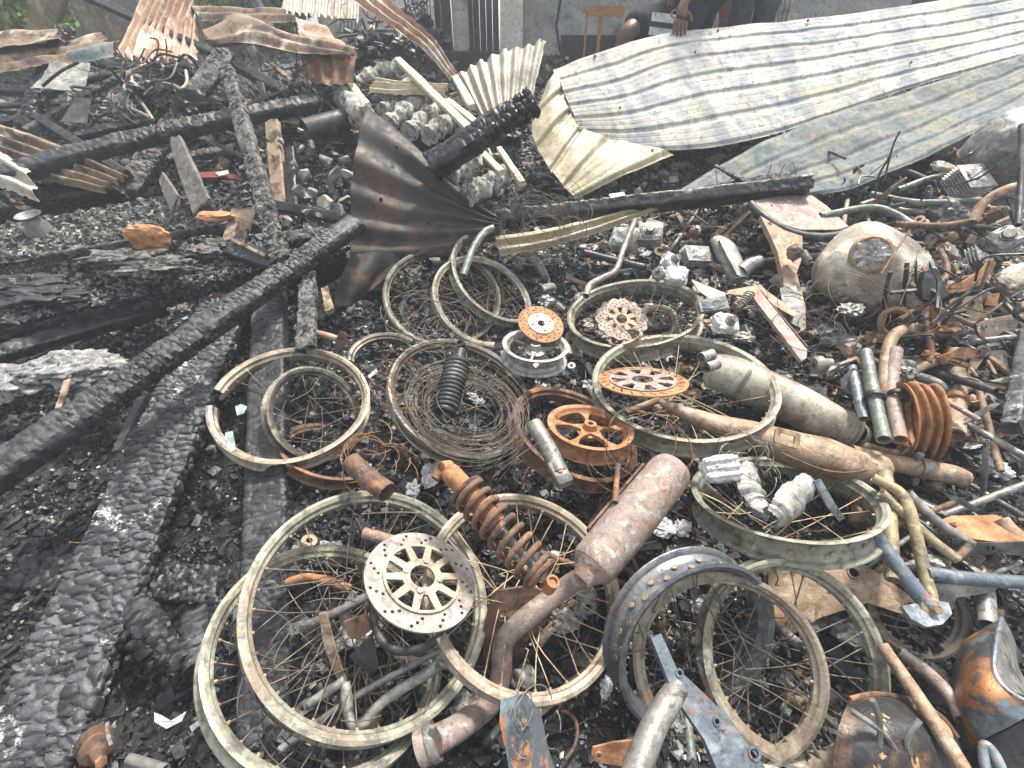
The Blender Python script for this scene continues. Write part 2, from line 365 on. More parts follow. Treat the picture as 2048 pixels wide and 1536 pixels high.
# ---------------------------------------------------------------- materials
def hexc(r, g, b): return (r, g, b, 1)
FS = 1.9
def mat(name, base, layers=(), rough=.6, metal=0., bumps=(), spec=.5, cell=0, grime=.45, rvar=.12, cc=(.075, .079, .088)):
    m = bpy.data.materials.new(name); m.use_nodes = True; t = m.node_tree; N = t.nodes; L = t.links; b = N["Principled BSDF"]
    tc = N.new("ShaderNodeTexCoord"); oi = N.new("ShaderNodeObjectInfo"); ad = N.new("ShaderNodeVectorMath"); ad.operation = 'MULTIPLY_ADD'
    cb = N.new("ShaderNodeCombineXYZ"); L.new(oi.outputs['Random'], cb.inputs[0]); L.new(oi.outputs['Random'], cb.inputs[1])
    L.new(cb.outputs[0], ad.inputs[0]); ad.inputs[1].default_value = (37, 91, 13); L.new(tc.outputs['Object'], ad.inputs[2]); vec = ad.outputs[0]
    def noise(scale, det=5, dist=0., rgh=.6):
        n = N.new("ShaderNodeTexNoise"); n.inputs['Scale'].default_value = scale; n.inputs['Detail'].default_value = det
        n.inputs['Roughness'].default_value = rgh; n.inputs['Distortion'].default_value = dist; L.new(vec, n.inputs['Vector']); return n.outputs['Fac']
    def ramp(src, lo, hi, a=0., c=1.):
        r = N.new("ShaderNodeMapRange"); r.interpolation_type = 'SMOOTHSTEP'; L.new(src, r.inputs[0]); r.inputs[1].default_value = lo; r.inputs[2].default_value = hi
        r.inputs[3].default_value = a; r.inputs[4].default_value = c; return r.outputs[0]
    col = N.new("ShaderNodeRGB"); col.outputs[0].default_value = hexc(*base); cur = col.outputs[0]
    if cell:
        at = N.new("ShaderNodeAttribute"); at.attribute_name = 'cell'
        mx = N.new("ShaderNodeMix"); mx.data_type = 'RGBA'; L.new(ramp(at.outputs['Fac'], .2, 1, 0, cell), mx.inputs[0]); L.new(cur, mx.inputs[6]); mx.inputs[7].default_value = (*cc, 1); cur = mx.outputs[2]
    layers = [(l[0], l[1] * (1.0 if (len(l) > 4 and l[4].get('t')) or l[1] > 50 else FS), *l[2:]) for l in layers]
    if grime: layers.append((tuple(x * .22 for x in base), 48, .50, .60, {'a': grime, 'r': .72, 'd': 8})); layers.append((tuple(min(.8, x * 1.5 + .02) for x in base), 130, .58, .66, {'a': grime * .8, 'd': 3}))
    for ly in layers:
        c, scale, lo, hi = ly[:4]; o = ly[4] if len(ly) > 4 else {}
        if o.get('t') == 'vor':
            v = N.new("ShaderNodeTexVoronoi"); v.inputs['Scale'].default_value = scale; L.new(vec, v.inputs['Vector']); src = v.outputs['Distance']
        elif o.get('t') == 'wave':
            v = N.new("ShaderNodeTexWave"); v.inputs['Scale'].default_value = scale; v.inputs['Distortion'].default_value = 6; v.inputs['Detail'].default_value = 3; L.new(vec, v.inputs['Vector']); src = v.outputs['Fac']
        elif o.get('t') in ('u', 'v'):
            v = N.new("ShaderNodeAttribute"); v.attribute_name = o['t']; src = v.outputs['Fac']
            if scale:
                pp = N.new("ShaderNodeMath"); pp.operation = 'MULTIPLY_ADD'; L.new(noise(o.get('ns', 3.)), pp.inputs[0]); pp.inputs[1].default_value = scale; L.new(src, pp.inputs[2]); src = pp.outputs[0]
            if 'per' in o:
                pq = N.new("ShaderNodeMath"); pq.operation = 'PINGPONG'; L.new(src, pq.inputs[0]); pq.inputs[1].default_value = o['per']; src = pq.outputs[0]
        else: src = noise(scale, o.get('d', 6), o.get('w', .6), o.get('r', .62))
        f = ramp(src, lo, hi, 0, o.get('a', 1.)); mx = N.new("ShaderNodeMix"); mx.data_type = 'RGBA'
        L.new(f, mx.inputs[0]); L.new(cur, mx.inputs[6]); mx.inputs[7].default_value = hexc(*c); cur = mx.outputs[2]
    L.new(cur, b.inputs['Base Color']); b.inputs['Metallic'].default_value = metal; b.inputs['Specular IOR Level'].default_value = spec
    L.new(ramp(noise(23., 4), .3, .7, max(.05, rough - rvar), min(1, rough + rvar)), b.inputs['Roughness'])
    prev = None
    for bm in bumps:
        sc, st = bm[0], bm[1]; bn = N.new("ShaderNodeBump"); bn.inputs['Distance'].default_value = bm[3] if len(bm) > 3 else .004; bn.inputs['Strength'].default_value = st
        if len(bm) > 2 and bm[2] == 'vor':
            v = N.new("ShaderNodeTexVoronoi"); v.feature = 'DISTANCE_TO_EDGE'; v.inputs['Scale'].default_value = sc; L.new(vec, v.inputs['Vector']); L.new(ramp(v.outputs['Distance'], 0, .12), bn.inputs['Height'])
        else: L.new(noise(sc, 6), bn.inputs['Height'])
        if prev: L.new(prev, bn.inputs['Normal'])
        prev = bn.outputs[0]
    if prev: L.new(prev, b.inputs['Normal'])
    return m
MT = {}
MT['char'] = mat('charred_wood', (.008, .008, .0095), [((.032, .034, .038), 6, .42, .68), ((.16, .16, .165), 60, .60, .74, {'a': .6})], .45, 0, [(90, .6), (260, .4)], .42, cell=.5, grime=0)
MT['char_dark'] = mat('black_charcoal', (.005, .0055, .007), [((.022, .024, .03), 8, .5, .7), ((.10, .10, .105), 70, .62, .76, {'a': .5})], .40, 0, [(70, .5), (220, .3)], .42, cell=.25, grime=0)
MT['char_grey'] = mat('ash_dusted_charred_wood', (.03, .03, .03), [((.13, .125, .115), 10, .42, .6), ((.34, .33, .30), 80, .54, .70, {'a': .7}), ((.012, .012, .012), 14, .50, .60)], .7, 0, [(90, .6), (240, .4)], .3, cell=.6, grime=0)
MT['char_ash_glint'] = mat('charred_wood_with_ash_and_painted_glints', (.010, .010, .012), [((.04, .042, .048), 6, .42, .68), ((.6, .61, .63), 4, .57, .60, {'a': .85, 'r': .85, 'd': 12, 'w': 0}), ((.16, .16, .165), 60, .64, .76, {'a': .3})], .45, 0, [(90, .6), (260, .4)], .5, cell=.6, grime=0, cc=(.12, .125, .14))  # white layer and paler cells paint sky highlights along with ash
MT['wood_grey'] = mat('weathered_grey_wood', (.13, .12, .11), [((.25, .235, .21), 18, .45, .7), ((.04, .038, .035), 7, .55, .72)], .75, 0, [(60, .5)], .3)
MT['wood_brown'] = mat('half_burnt_brown_wood', (.3, .23, .16), [((.12, .075, .045), 12, .45, .65), ((.02, .018, .016), 6, .52, .62)], .7, 0, [(60, .5)], .3)
MT['wood_raw'] = mat('bare_orange_wood', (.42, .20, .09), [((.26, .11, .05), 5, .45, .62), ((.6, .36, .2), 4, .6, .7), ((.05, .03, .02), 5, .66, .74)], .5, 0, [(50, .3)], .4)
MT['soil'] = mat('burnt_ground', (.008, .008, .009), [((.03, .029, .028), 6, .45, .7), ((.16, .155, .15), 30, .60, .74, {'a': .7}), ((.07, .04, .025), 13, .66, .8, {'a': .6})], .6, 0, [(40, .7, '', .01), (160, .5)], .3, grime=0)
MT['coal'] = mat('charcoal_chips', (.006, .006, .0075), [((.022, .023, .027), 14, .45, .62), ((.17, .17, .17), 15, .59, .66), ((.10, .065, .04), 11, .66, .7)], .45, 0, [(120, .5)], .4, grime=0)
MT['ash'] = mat('pale_ash', (.42, .42, .43), [((.66, .67, .7), 25, .45, .65), ((.1, .1, .1), 34, .55, .68, {'a': .85})], .9, 0, [(120, .8)], .15)
MT['ashgrey'] = mat('grey_ash', (.16, .16, .16), [((.36, .36, .36), 22, .45, .65), ((.03, .03, .03), 30, .52, .66)], .85, 0, [(120, .8)], .15)
MT['rim_green'] = mat('lichen_grey_rim', (.23, .225, .175), [((.37, .365, .295), 7, .45, .66), ((.11, .105, .085), 12, .50, .62, {'a': .85}), ((.22, .15, .10), 4, .52, .64, {'a': .7}), ((.22, .10, .045), 5, .62, .72, {'a': .6}), ((.05, .045, .04), 90, .6, .72, {'a': .7})], .55, .25, [(150, .35), (500, .2)])
MT['rim_cream'] = mat('scorched_cream_rim', (.32, .275, .205), [((.20, .15, .11), 8, .45, .62), ((.48, .44, .35), 17, .55, .7), ((.05, .045, .045), 5, .58, .68, {'a': .8}), ((.25, .09, .035), 30, .62, .74, {'a': .6})], .5, .3, [(150, .35)])
MT['rim_dark'] = mat('dark_scorched_rim', (.13, .115, .095), [((.30, .27, .19), 7, .48, .66), ((.035, .033, .035), 11, .5, .66), ((.24, .10, .05), 22, .62, .74, {'a': .8})], .45, .4, [(150, .3)])
MT['rim_blue'] = mat('heat_blued_steel_rim', (.13, .14, .155), [((.25, .255, .25), 9, .46, .66), ((.14, .085, .075), 6, .52, .66, {'a': .8}), ((.45, .40, .29), 20, .62, .72, {'a': .8})], .36, .5, [(150, .3)])
MT['spoke'] = mat('rusted_spoke', (.10, .085, .07), [((.24, .19, .14), 12, .48, .66), ((.05, .045, .04), 30, .55, .7)], .6, .3, [])
MT['spoke_pale'] = mat('pale_spoke', (.42, .33, .21), [((.24, .15, .09), 14, .45, .65), ((.6, .55, .42), 30, .6, .7)], .6, .2, [])
MT['rust'] = mat('orange_rust', (.32, .15, .065), [((.43, .25, .12), 14, .45, .7), ((.17, .075, .035), 9, .5, .68), ((.06, .04, .035), 40, .6, .72, {'a': .8})], .8, .1, [(180, .5)])
MT['rust_dark'] = mat('brown_rust', (.15, .085, .055), [((.36, .15, .06), 10, .52, .68), ((.05, .04, .038), 14, .48, .64), ((.40, .33, .24), 26, .66, .74, {'a': .5})], .75, .15, [(160, .5)])
MT['rust_pink'] = mat('mauve_rust', (.25, .20, .175), [((.32, .17, .10), 7, .50, .68), ((.44, .39, .36), 19, .50, .68), ((.13, .09, .08), 33, .58, .72, {'a': .8})], .65, .2, [(170, .45)])
MT['disc_grey'] = mat('grey_brake_disc', (.25, .22, .20), [((.36, .33, .31), 7, .46, .66), ((.24, .13, .08), 5, .58, .68)], .6, .25, [(170, .4)])
MT['rust_tan'] = mat('tan_rusted_steel', (.27, .19, .125), [((.42, .34, .25), 12, .48, .68), ((.13, .08, .055), 18, .52, .68), ((.36, .17, .07), 6, .58, .70, {'a': .8})], .65, .2, [(160, .45)])
MT['steel'] = mat('scorched_grey_steel', (.17, .165, .155), [((.33, .32, .29), 10, .46, .68), ((.06, .055, .05), 18, .54, .68), ((.27, .12, .05), 7, .62, .74, {'a': .7})], .5, .35, [(160, .35)])
MT['steel_blue'] = mat('blue_grey_steel', (.12, .145, .175), [((.28, .31, .33), 10, .48, .68), ((.34, .13, .06), 5, .56, .66, {'a': .8}), ((.05, .05, .055), 24, .58, .7)], .45, .35, [(160, .35)])
MT['iron'] = mat('black_iron', (.035, .036, .038), [((.11, .115, .11), 10, .48, .68), ((.18, .09, .045), 15, .62, .74, {'a': .7})], .45, .4, [(160, .4)])
MT['green_tube'] = mat('grey_green_tube', (.12, .14, .125), [((.30, .31, .25), 12, .48, .66), ((.05, .05, .05), 17, .56, .7), ((.3, .14, .07), 8, .62, .72)], .5, .3, [(160, .4)])
MT['yellow_tube'] = mat('ochre_scorched_tube', (.30, .25, .14), [((.14, .115, .10), 12, .47, .6), ((.50, .42, .22), 18, .55, .68), ((.28, .14, .06), 9, .60, .72)], .6, .15, [(160, .4)])
MT['alu'] = mat('melted_aluminium', (.27, .26, .24), [((.44, .43, .41), 13, .45, .66), ((.14, .135, .13), 22, .50, .66), ((.34, .25, .16), 9, .62, .72, {'a': .7})], .5, .35, [(130, .5)])
MT['alu_white'] = mat('ash_white_aluminium', (.48, .48, .47), [((.64, .65, .66), 20, .45, .65), ((.25, .24, .23), 26, .58, .7)], .7, .1, [(130, .4)])
MT['tank'] = mat('scorched_tank', (.34, .315, .25), [((.48, .45, .37), 6, .45, .65), ((.15, .12, .10), 2.6, .47, .62), ((.36, .15, .06), 7, .62, .70, {'a': .6}), ((.07, .06, .055), 60, .62, .74, {'a': .7})], .55, .15, [(150, .3)])
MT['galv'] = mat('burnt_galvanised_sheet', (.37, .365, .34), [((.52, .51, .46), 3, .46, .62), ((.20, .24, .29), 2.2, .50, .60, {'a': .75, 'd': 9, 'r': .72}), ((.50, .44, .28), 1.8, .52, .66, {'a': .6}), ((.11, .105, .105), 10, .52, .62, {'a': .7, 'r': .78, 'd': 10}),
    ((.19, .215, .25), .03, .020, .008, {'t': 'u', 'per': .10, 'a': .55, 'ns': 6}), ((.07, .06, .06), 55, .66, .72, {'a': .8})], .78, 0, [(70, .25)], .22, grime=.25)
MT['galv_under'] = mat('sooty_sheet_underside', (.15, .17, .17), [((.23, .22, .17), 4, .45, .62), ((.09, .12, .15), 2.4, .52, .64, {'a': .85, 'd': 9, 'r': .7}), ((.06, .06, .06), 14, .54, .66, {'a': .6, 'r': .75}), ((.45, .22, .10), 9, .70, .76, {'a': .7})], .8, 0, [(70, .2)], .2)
MT['cream_sheet'] = mat('cream_corrugated_sheet', (.34, .31, .245), [((.43, .41, .36), 6, .42, .66), ((.50, .37, .22), 5, .55, .70, {'a': .7}), ((.3, .28, .26), 26, .62, .72, {'a': .6})], .6, .2, [(70, .2)])
MT['skirt'] = mat('yellowed_sheet', (.30, .26, .165), [((.40, .36, .27), 5, .42, .66), ((.36, .27, .15), 6, .54, .70, {'a': .7}), ((.3, .3, .3), 26, .62, .72, {'a': .6})], .55, .25, [(70, .2)])
MT['rusty_sheet'] = mat('rusty_corrugated_sheet', (.33, .22, .15), [((.52, .48, .42), 2.6, .50, .60), ((.28, .12, .06), 8, .50, .66), ((.14, .08, .06), 18, .60, .74)], .7, .1, [(80, .3)])
MT['dark_sheet'] = mat('soot_black_sheet', (.026, .023, .022), [((.075, .045, .03), 1.7, .50, .64), ((.24, .12, .06), 2.2, .60, .72, {'a': .7}), ((.010, .011, .013), 3, .52, .66, {'a': .8})], .68, .05, [(90, .25)])
MT['scorched_sheet'] = mat('brown_scorched_sheet', (.20, .14, .09), [((.46, .40, .31), 2.6, .54, .64), ((.06, .045, .04), 5, .50, .62), ((.38, .17, .08), 9, .60, .72)], .55, .25, [(80, .3)])
MT['concrete'] = mat('burnt_concrete', (.33, .32, .285), [((.52, .51, .46), 10, .46, .66), ((.07, .07, .068), 16, .48, .60, {'a': .85}), ((.5, .42, .30), 6, .6, .72, {'a': .5})], .9, 0, [(110, .8)], .2)
MT['rail'] = mat('cream_concrete_rail', (.56, .49, .37), [((.70, .64, .52), 10, .45, .66), ((.26, .22, .17), 22, .56, .70)], .85, 0, [(90, .6)], .2)
MT['stone'] = mat('grey_rubble_stone', (.21, .205, .19), [((.36, .35, .32), 7, .45, .66), ((.06, .06, .06), 13, .54, .70), ((.30, .24, .17), 5, .60, .72)], .85, 0, [(70, .6)], .2)
MT['plaster'] = mat('grey_plaster_wall', (.30, .30, .29), [((.44, .43, .41), 1.6, .42, .66), ((.04, .04, .042), 1.1, .56, .70, {'d': 8}), ((.18, .175, .17), 12, .55, .7)], .85, 0, [(40, .4)], .2)
MT['cream_wall'] = mat('cream_plaster_wall', (.60, .55, .47), [((.72, .68, .62), 2.4, .42, .66), ((.30, .22, .14), 1.7, .60, .74), ((.3, .28, .26), 9, .62, .74, {'a': .6})], .8, 0, [(40, .3)], .2)
MT['skin'] = mat('dark_brown_skin', (.10, .048, .030), [((.15, .075, .05), 14, .45, .7)], .5, 0, [(220, .15)], .4)
MT['cloth_navy'] = mat('navy_cloth', (.012, .016, .024), [((.024, .03, .042), 14, .45, .7)], .85, 0, [(300, .3)], .2)
MT['cloth_grey'] = mat('dark_grey_trousers', (.035, .045, .048), [((.07, .085, .088), 9, .45, .7)], .85, 0, [(300, .3)], .2)
MT['cloth_white'] = mat('white_bag', (.66, .66, .66), [((.4, .4, .42), 9, .6, .7)], .6)
MT['print_black'] = mat('black_print', (.01, .01, .012), [], .5)
MT['hair'] = mat('black_hair', (.008, .007, .007), [], .7)
MT['leaf'] = mat('green_leaves', (.09, .15, .025), [((.16, .22, .045), 9, .45, .65)], .6, 0, [], .3)
MT['bark'] = mat('brown_bark', (.10, .07, .045), [((.2, .16, .12), 9, .45, .65)], .85, 0, [(40, .5)], .2)
MT['fence'] = mat('brown_board_fence', (.16, .13, .08), [((.30, .25, .17), 4, .45, .66), ((.08, .06, .04), 9, .55, .7)], .8, 0, [(50, .5)], .2)
MT['orange_paint'] = mat('orange_painted_steel', (.40, .20, .075), [((.25, .12, .05), 9, .5, .7)], .5)
MT['fender'] = mat('blue_and_orange_fender', (.085, .10, .11), [((.20, .26, .29), 7, .50, .66), ((.40, .165, .06), 3.4, .53, .57, {'d': 8}), ((.36, .34, .28), 22, .66, .72, {'a': .7})], .38, .35, [(150, .3)])
MT['peeled'] = mat('peeling_leg_shield', (.028, .028, .03), [((.16, .09, .05), 5, .5, .62), ((.55, .34, .16), 11, .60, .63, {'d': 8}), ((.12, .12, .12), 14, .6, .7, {'a': .5})], .4, .2, [(120, .5)])
MT['glaze'] = mat('grey_ceramic', (.12, .12, .12), [((.22, .22, .21), 8, .45, .66)], .5, 0, [(90, .3)])
MT['mint'] = mat('pale_green_glass_shard', (.28, .36, .32), [((.45, .5, .47), 20, .45, .65)], .4)
MT['redcloth'] = mat('dark_red_cloth', (.16, .012, .018), [((.03, .01, .01), 12, .5, .66)], .8)
MT['paper'] = mat('off_white_scrap', (.42, .42, .38), [((.4, .38, .34), 14, .5, .66)], .8)
# ================================================================ SETTING
def A(*a): return np.array(a, float)
rg = np.random.RandomState(7); rnd = random.Random(5)
def ground():
    m = M()
    xs = np.concatenate([np.linspace(-14, -2.6, 40)[:-1], np.arange(-2.6, 2.6, .014), np.linspace(2.6, 14, 40)])
    ys = np.concatenate([np.arange(.05, 3.2, .014), np.linspace(3.2, 30, 120)])
    X, Yy = np.meshgrid(xs, ys); z = H(X, Yy); p = np.stack([X.ravel(), Yy.ravel(), z.ravel() * 0], 1)
    f1, f2, i_ = worley(p * [28, 28, 1], 3); z = z.ravel() + .012 * (i_ - .5) + .008 * fbm(p * 60, 2, 4)
    g = np.arange(z.size).reshape(X.shape)
    m.add(np.stack([X.ravel(), Yy.ravel(), z], 1), np.stack([g[:-1, :-1], g[:-1, 1:], g[1:, 1:], g[1:, :-1]], -1).reshape(-1, 4))
    tag(obj('ground', m, MT['soil'], None, None, 60), None, None, None, 'structure')
ground()
CUBE = np.array([(-1, -1, -1), (1, -1, -1), (1, 1, -1), (-1, 1, -1), (-1, -1, 1), (1, -1, 1), (1, 1, 1), (-1, 1, 1)], float)
def chips(name, label, mt, n, area, size, seed, flat=(.3, .8), dens=None, lift=.4, yb=1., pos=None):
    r = np.random.RandomState(seed); x0, x1, y0, y1 = area
    x = r.uniform(x0, x1, n); y = y0 + (y1 - y0) * r.uniform(0, 1, n) ** yb
    if dens is not None: k = dens(x, y) > r.uniform(0, 1, n); x, y = x[k], y[k]; n = len(x)
    if pos is not None: x, y, z = pos(r, n); n = len(x)
    else: z = H(x, y)
    s = size[0] * (size[1] / size[0]) ** (r.uniform(0, 1, n) ** 2)
    V = CUBE[None] * (1 + r.uniform(-.5, .25, (n, 8, 3))) * np.stack([s, s * r.uniform(.45, 1, n), s * r.uniform(flat[0], flat[1], n)], 1)[:, None] * .5
    q = r.normal(size=(n, 4)) * [1.6, .6, .6, 1.2]; q /= np.linalg.norm(q, axis=1)[:, None]; a, b, c, d = q.T
    Rm = np.stack([1 - 2 * (c * c + d * d), 2 * (b * c - a * d), 2 * (b * d + a * c), 2 * (b * c + a * d), 1 - 2 * (b * b + d * d), 2 * (c * d - a * b), 2 * (b * d - a * c), 2 * (c * d + a * b), 1 - 2 * (b * b + c * c)], 1).reshape(n, 3, 3)
    V = np.einsum('nij,nkj->nki', Rm, V) + np.stack([x, y, z + s * lift * .5], 1)[:, None]
    F = (BOXF[None] + 8 * np.arange(n)[:, None, None]).reshape(-1, 4); m = M(); m.add(V.reshape(-1, 3), F)
    return tag(obj(name, m, mt, None, None, 25), label, 'debris', None, 'stuff')
NEAR = (-2.2, 2.4, .12, 3.3)
chips('charcoal_debris', 'black charcoal chips covering the burnt ground', MT['coal'], 80000, NEAR, (.007, .032), 1, yb=1.1)
chips('fine_charcoal_debris', 'fine black charcoal crumbs in the foreground', MT['coal'], 90000, (-1.3, 1.5, .12, 1.9), (.0035, .014), 2)
chips('grey_rubble_debris', 'grey and tan rubble crumbs scattered over the char', MT['stone'], 9000, NEAR, (.004, .024), 3, dens=lambda x, y: .30 + .4 * sm((y - 1.2) / 1.))
chips('ash_debris', 'pale ash flakes strewn across the debris', MT['ash'], 55000, NEAR, (.0025, .013), 4, flat=(.15, .4), dens=lambda x, y: (.55 + .45 * sm((x + .55) / .25 + sm((y - 1.3) / .3))) * np.clip(.12 + .9 * vn(np.stack([x * 2.3, y * 2.3, x * 0], 1), 4) + .25 * sm((y - 1.1) / .8), 0, 1), lift=1.2)
chips('rust_debris', 'rusty scrap crumbs among the wreckage', MT['rust_dark'], 5000, (.0, 2.4, .15, 3.0), (.006, .028), 5, flat=(.15, .5), dens=lambda x, y: .25 + .5 * sm((x - .3) / .8), lift=1.)
chips('left_rubble_debris', 'grey rubble and charcoal heaped in the upper left', MT['stone'], 9000, (-3.6, -.35, 1.7, 3.9), (.006, .045), 51)
chips('left_rubble_debris', 'ash crumbs over the upper left rubble', MT['ashgrey'], 9000, (-3.6, -.35, 1.2, 3.9), (.005, .03), 52, flat=(.15, .5))
chips('far_debris', 'grey and black rubble covering the far yard', MT['char_grey'], 9000, (-4.5, 4.5, 3.2, 6.5), (.02, .11), 6)
chips('far_pale_debris', 'pale and brown scraps scattered over the far yard', MT['wood_brown'], 2600, (-4.5, 4.5, 2.6, 6.2), (.02, .09), 8, flat=(.1, .5), lift=1.)

# ================================================================ TIMBERS
def timber(name, label, A, B, w_, t_, mt='char', cat='timber', group=None, extra=None, **k):
    m = M(); beam(m, A, B, w_, t_, seed=len(bpy.data.objects) % 97, **k); c = (A + B) / 2
    if not extra: return tag(obj(name, m, MT[mt], None, c, 35), label, cat, group)
    r = bpy.data.objects.new(name, None); C.objects.link(r); r.location = c; tag(r, label, cat, group); obj('wood', m, MT[mt], r, c, 35)
    for pn, pm, pmt in extra: obj(pn, pm, MT[pmt], r, c)
    return r
def nail(P, d, L=.045, r=.0016):
    m = M(); P = np.asarray(P); d = nrm(d); q = P + d * L; tube(m, [P - d * .01, P + d * L * .6 + np.array([0, 0, .002]), q], r, 6); tube(m, [q, q + d * .002], r * 2.6, 8); return ('nail', m, 'rust_dark')
def nails_on(A, B, ts, off, d, **k): return [nail(A + (B - A) * t + np.asarray(off), np.asarray(d) + rg.normal(size=3) * .2, **k) for t in ts]
cr = (0, -.55, .85)
A1, B1 = D(500, 495, 1.95), D(0, 1650, .80)
timber('charred_plank', 'widest charred plank with white ash patches, running down to the lower left corner', A1, B1, .168, .045, 'char_ash_glint', up=(.10, -.30, .95), res=.0032, cell=.024, crack=.0046, amin=.85, lumpy=.003, w2=.180,
       extra=nails_on(A1, B1, (.34, .47, .55, .62, .72), (-.082, 0, 0), (-1, .1, .1)), cat='plank')
A2, B2 = D(712, 447, 1.84), D(-60, 985, .98)
timber('charred_beam', 'long round-edged charred beam crossing over the widest plank', A2, B2, .082, .07, 'char', up=(.1, -.5, .86), res=.0042, cell=.019, crack=.0032, amin=.5, lumpy=.0025, round_=.35, cat='beam', extra=nails_on(A2, B2, (.3, .33), (.02, .01, -.045), (.8, -.4, -.2)))
timber('charred_beam', 'long charred beam lying across the upper left from the frame edge to the wheel rack', D(-60, 372, 1.95), D(640, 206, 2.45), .085, .075, 'char', amin=.5, up=cr, res=.008, cell=.028, crack=.006, round_=.25, cat='beam', bend=.03)
timber('charred_plank', 'narrow grey cracked plank standing nearly upright left of the dark sheet', D(455, 138, 2.3), D(563, 525, 1.58), .073, .045, 'char_grey', up=(.1, -.9, .3), res=.006, cell=.024, crack=.0055, round_=.25, cat='plank', nick=.01)
timber('charred_beam', 'thin charred beam passing behind the top of the dark sheet', D(385, 298, 2.7), D(1042, 272, 2.35), .085, .075, 'char', up=cr, res=.007, cell=.022, crack=.006, lumpy=.008, cat='beam', nick=.01)
timber('charred_beam', 'short thick black beam jutting up in front of the balusters', D(1068, 203, 1.80), D(862, 335, 1.92), .11, .095, 'char_dark', up=(0, -.6, .8), res=.005, cell=.03, crack=.008, lumpy=.006, jag=.012, cat='beam', round_=.3)
A7, B7 = D(1000, 440, 2.06), D(1612, 372, 2.03)
timber('charred_beam', 'long flat black beam lying below the big pale sheet', A7, B7, .06, .115, 'char_dark', up=(0, -.72, .6), res=.007, cell=.03, crack=.003, lumpy=.004, cat='beam', jag=.03, extra=nails_on(A7, B7, (.86, .9, .95, .7), (0, 0, .06), (0, .1, 1), L=.05))
timber('charred_stick', 'thin charred stick lying aslant on the end of the black beam', D(1432, 332, 2.2), D(1530, 385, 2.0), .022, .016, 'char_grey', up=cr, res=.005, cell=.012, crack=.002, cat='stick')
timber('charred_board', 'cracked charred board resting behind the right end of the black beam', D(1300, 405, 2.1), D(1580, 352, 2.15), .05, .04, 'char_grey', up=cr, res=.007, cell=.02, crack=.004, cat='board', jag=.03)
A8, B8 = D(-60, 655, 1.48), D(690, 512, 1.92)
timber('charred_slab', 'broad ash-crusted slab with nails along its lower edge, left of the wheels', A8, B8, .17, .07, 'char', up=(0, -.35, .94), res=.006, cell=.016, crack=.005, lumpy=.008, nick=.02, jag=.02, cat='slab', w2=.08,
       extra=nails_on(A8, B8, (.25, .37, .49, .61), (0, -.075, -.02), (0, -.8, .35), L=.03))
A9, B9 = D(-60, 512, 1.86), D(478, 418, 2.05)
timber('charred_slab', 'debris-covered slab above the dark hollow where the bare orange wood sits', A9, B9, .26, .035, 'char_grey', up=(0, -.25, .96), res=.008, cell=.03, crack=.005, lumpy=.008, nick=.02, jag=.03, cat='slab')
A10, B10 = D(540, 560, 1.72), D(535, 1700, .84)
timber('charred_plank', 'charred plank running straight down beneath the two largest wheels', A10, B10, .112, .06, 'char', up=(0, -.3, .95), res=.0038, cell=.02, crack=.0038, lumpy=.003, cat='plank')
timber('charred_plank', 'short charred plank with a grey bare top end below the dark sheet corner', D(618, 548, 1.6), D(612, 700, 1.42), .062, .03, 'char_grey', up=(0, -.7, .7), res=.005, cell=.018, crack=.004, cat='plank', nick=.02)
timber('charred_plank', 'low charred crosspiece running behind the widest plank at the left edge', D(-40, 1135, 1.14), D(530, 1182, 1.12), .095, .05, 'char_dark', up=(0, -.2, 1), res=.005, cell=.019, crack=.004, cat='plank')
timber('charred_beam', 'steep cracked beam descending behind the narrow grey plank', D(452, 108, 2.75), D(235, 402, 2.2), .10, .09, 'char_grey', up=(.55, -.6, .5), res=.008, cell=.03, crack=.007, cat='beam')
timber('charred_post', 'rough charred post leaning at the upper left with a jagged top', D(128, 55, 2.6), D(50, 262, 2.35), .085, .06, 'char_dark', up=(0, -.8, .4), res=.008, cell=.03, crack=.010, lumpy=.012, jag=.04, nick=.03, cat='post')
timber('charred_pole', 'thin black pole crossing in front of the rusty corrugated sheet', D(120, -30, 2.9), D(440, 112, 2.7), .048, .045, 'char_dark', up=cr, res=.010, cell=.03, crack=.003, cat='pole')
timber('charred_pole', 'thin charred pole slanting from the left edge behind the jagged post', D(10, 72, 2.9), D(248, 140, 2.7), .048, .04, 'char_dark', up=cr, res=.010, cell=.03, crack=.003, cat='pole')
timber('charred_pole', 'long greyish pole slanting up past the motorcycle wreck', D(52, 265, 2.3), D(245, 152, 2.6), .04, .04, 'char_grey', up=cr, res=.010, cell=.03, crack=.004, cat='pole')
timber('charred_pole', 'short dark pole stump lying left of the motorcycle wreck', D(92, 188, 2.5), D(220, 148, 2.7), .04, .03, 'char_dark', up=cr, res=.010, cell=.03, crack=.004, cat='pole')
timber('charred_beam', 'black beam slanting down right behind the narrow grey plank', D(466, 128, 2.85), D(584, 193, 2.62), .065, .055, 'char_dark', up=cr, res=.010, cell=.03, crack=.004, cat='beam')
timber('charred_pole', 'thin dark pole rising toward the bent scorched sheet', D(505, 98, 2.95), D(532, 205, 2.6), .045, .04, 'char', up=(0, -.8, .5), res=.010, cell=.03, crack=.004, cat='pole')
timber('charred_pole', 'half-burnt brown pole slanting toward the crushed luggage carrier', D(515, 104, 2.9), D(618, 192, 2.6), .022, .02, 'wood_brown', up=cr, res=.010, cell=.03, crack=.001, cat='pole')
timber('charred_beam', 'charred beam lying low at the far left edge between the sheets', D(-40, 178, 2.7), D(110, 186, 2.65), .05, .045, 'char', up=cr, res=.010, cell=.03, crack=.004, cat='beam')
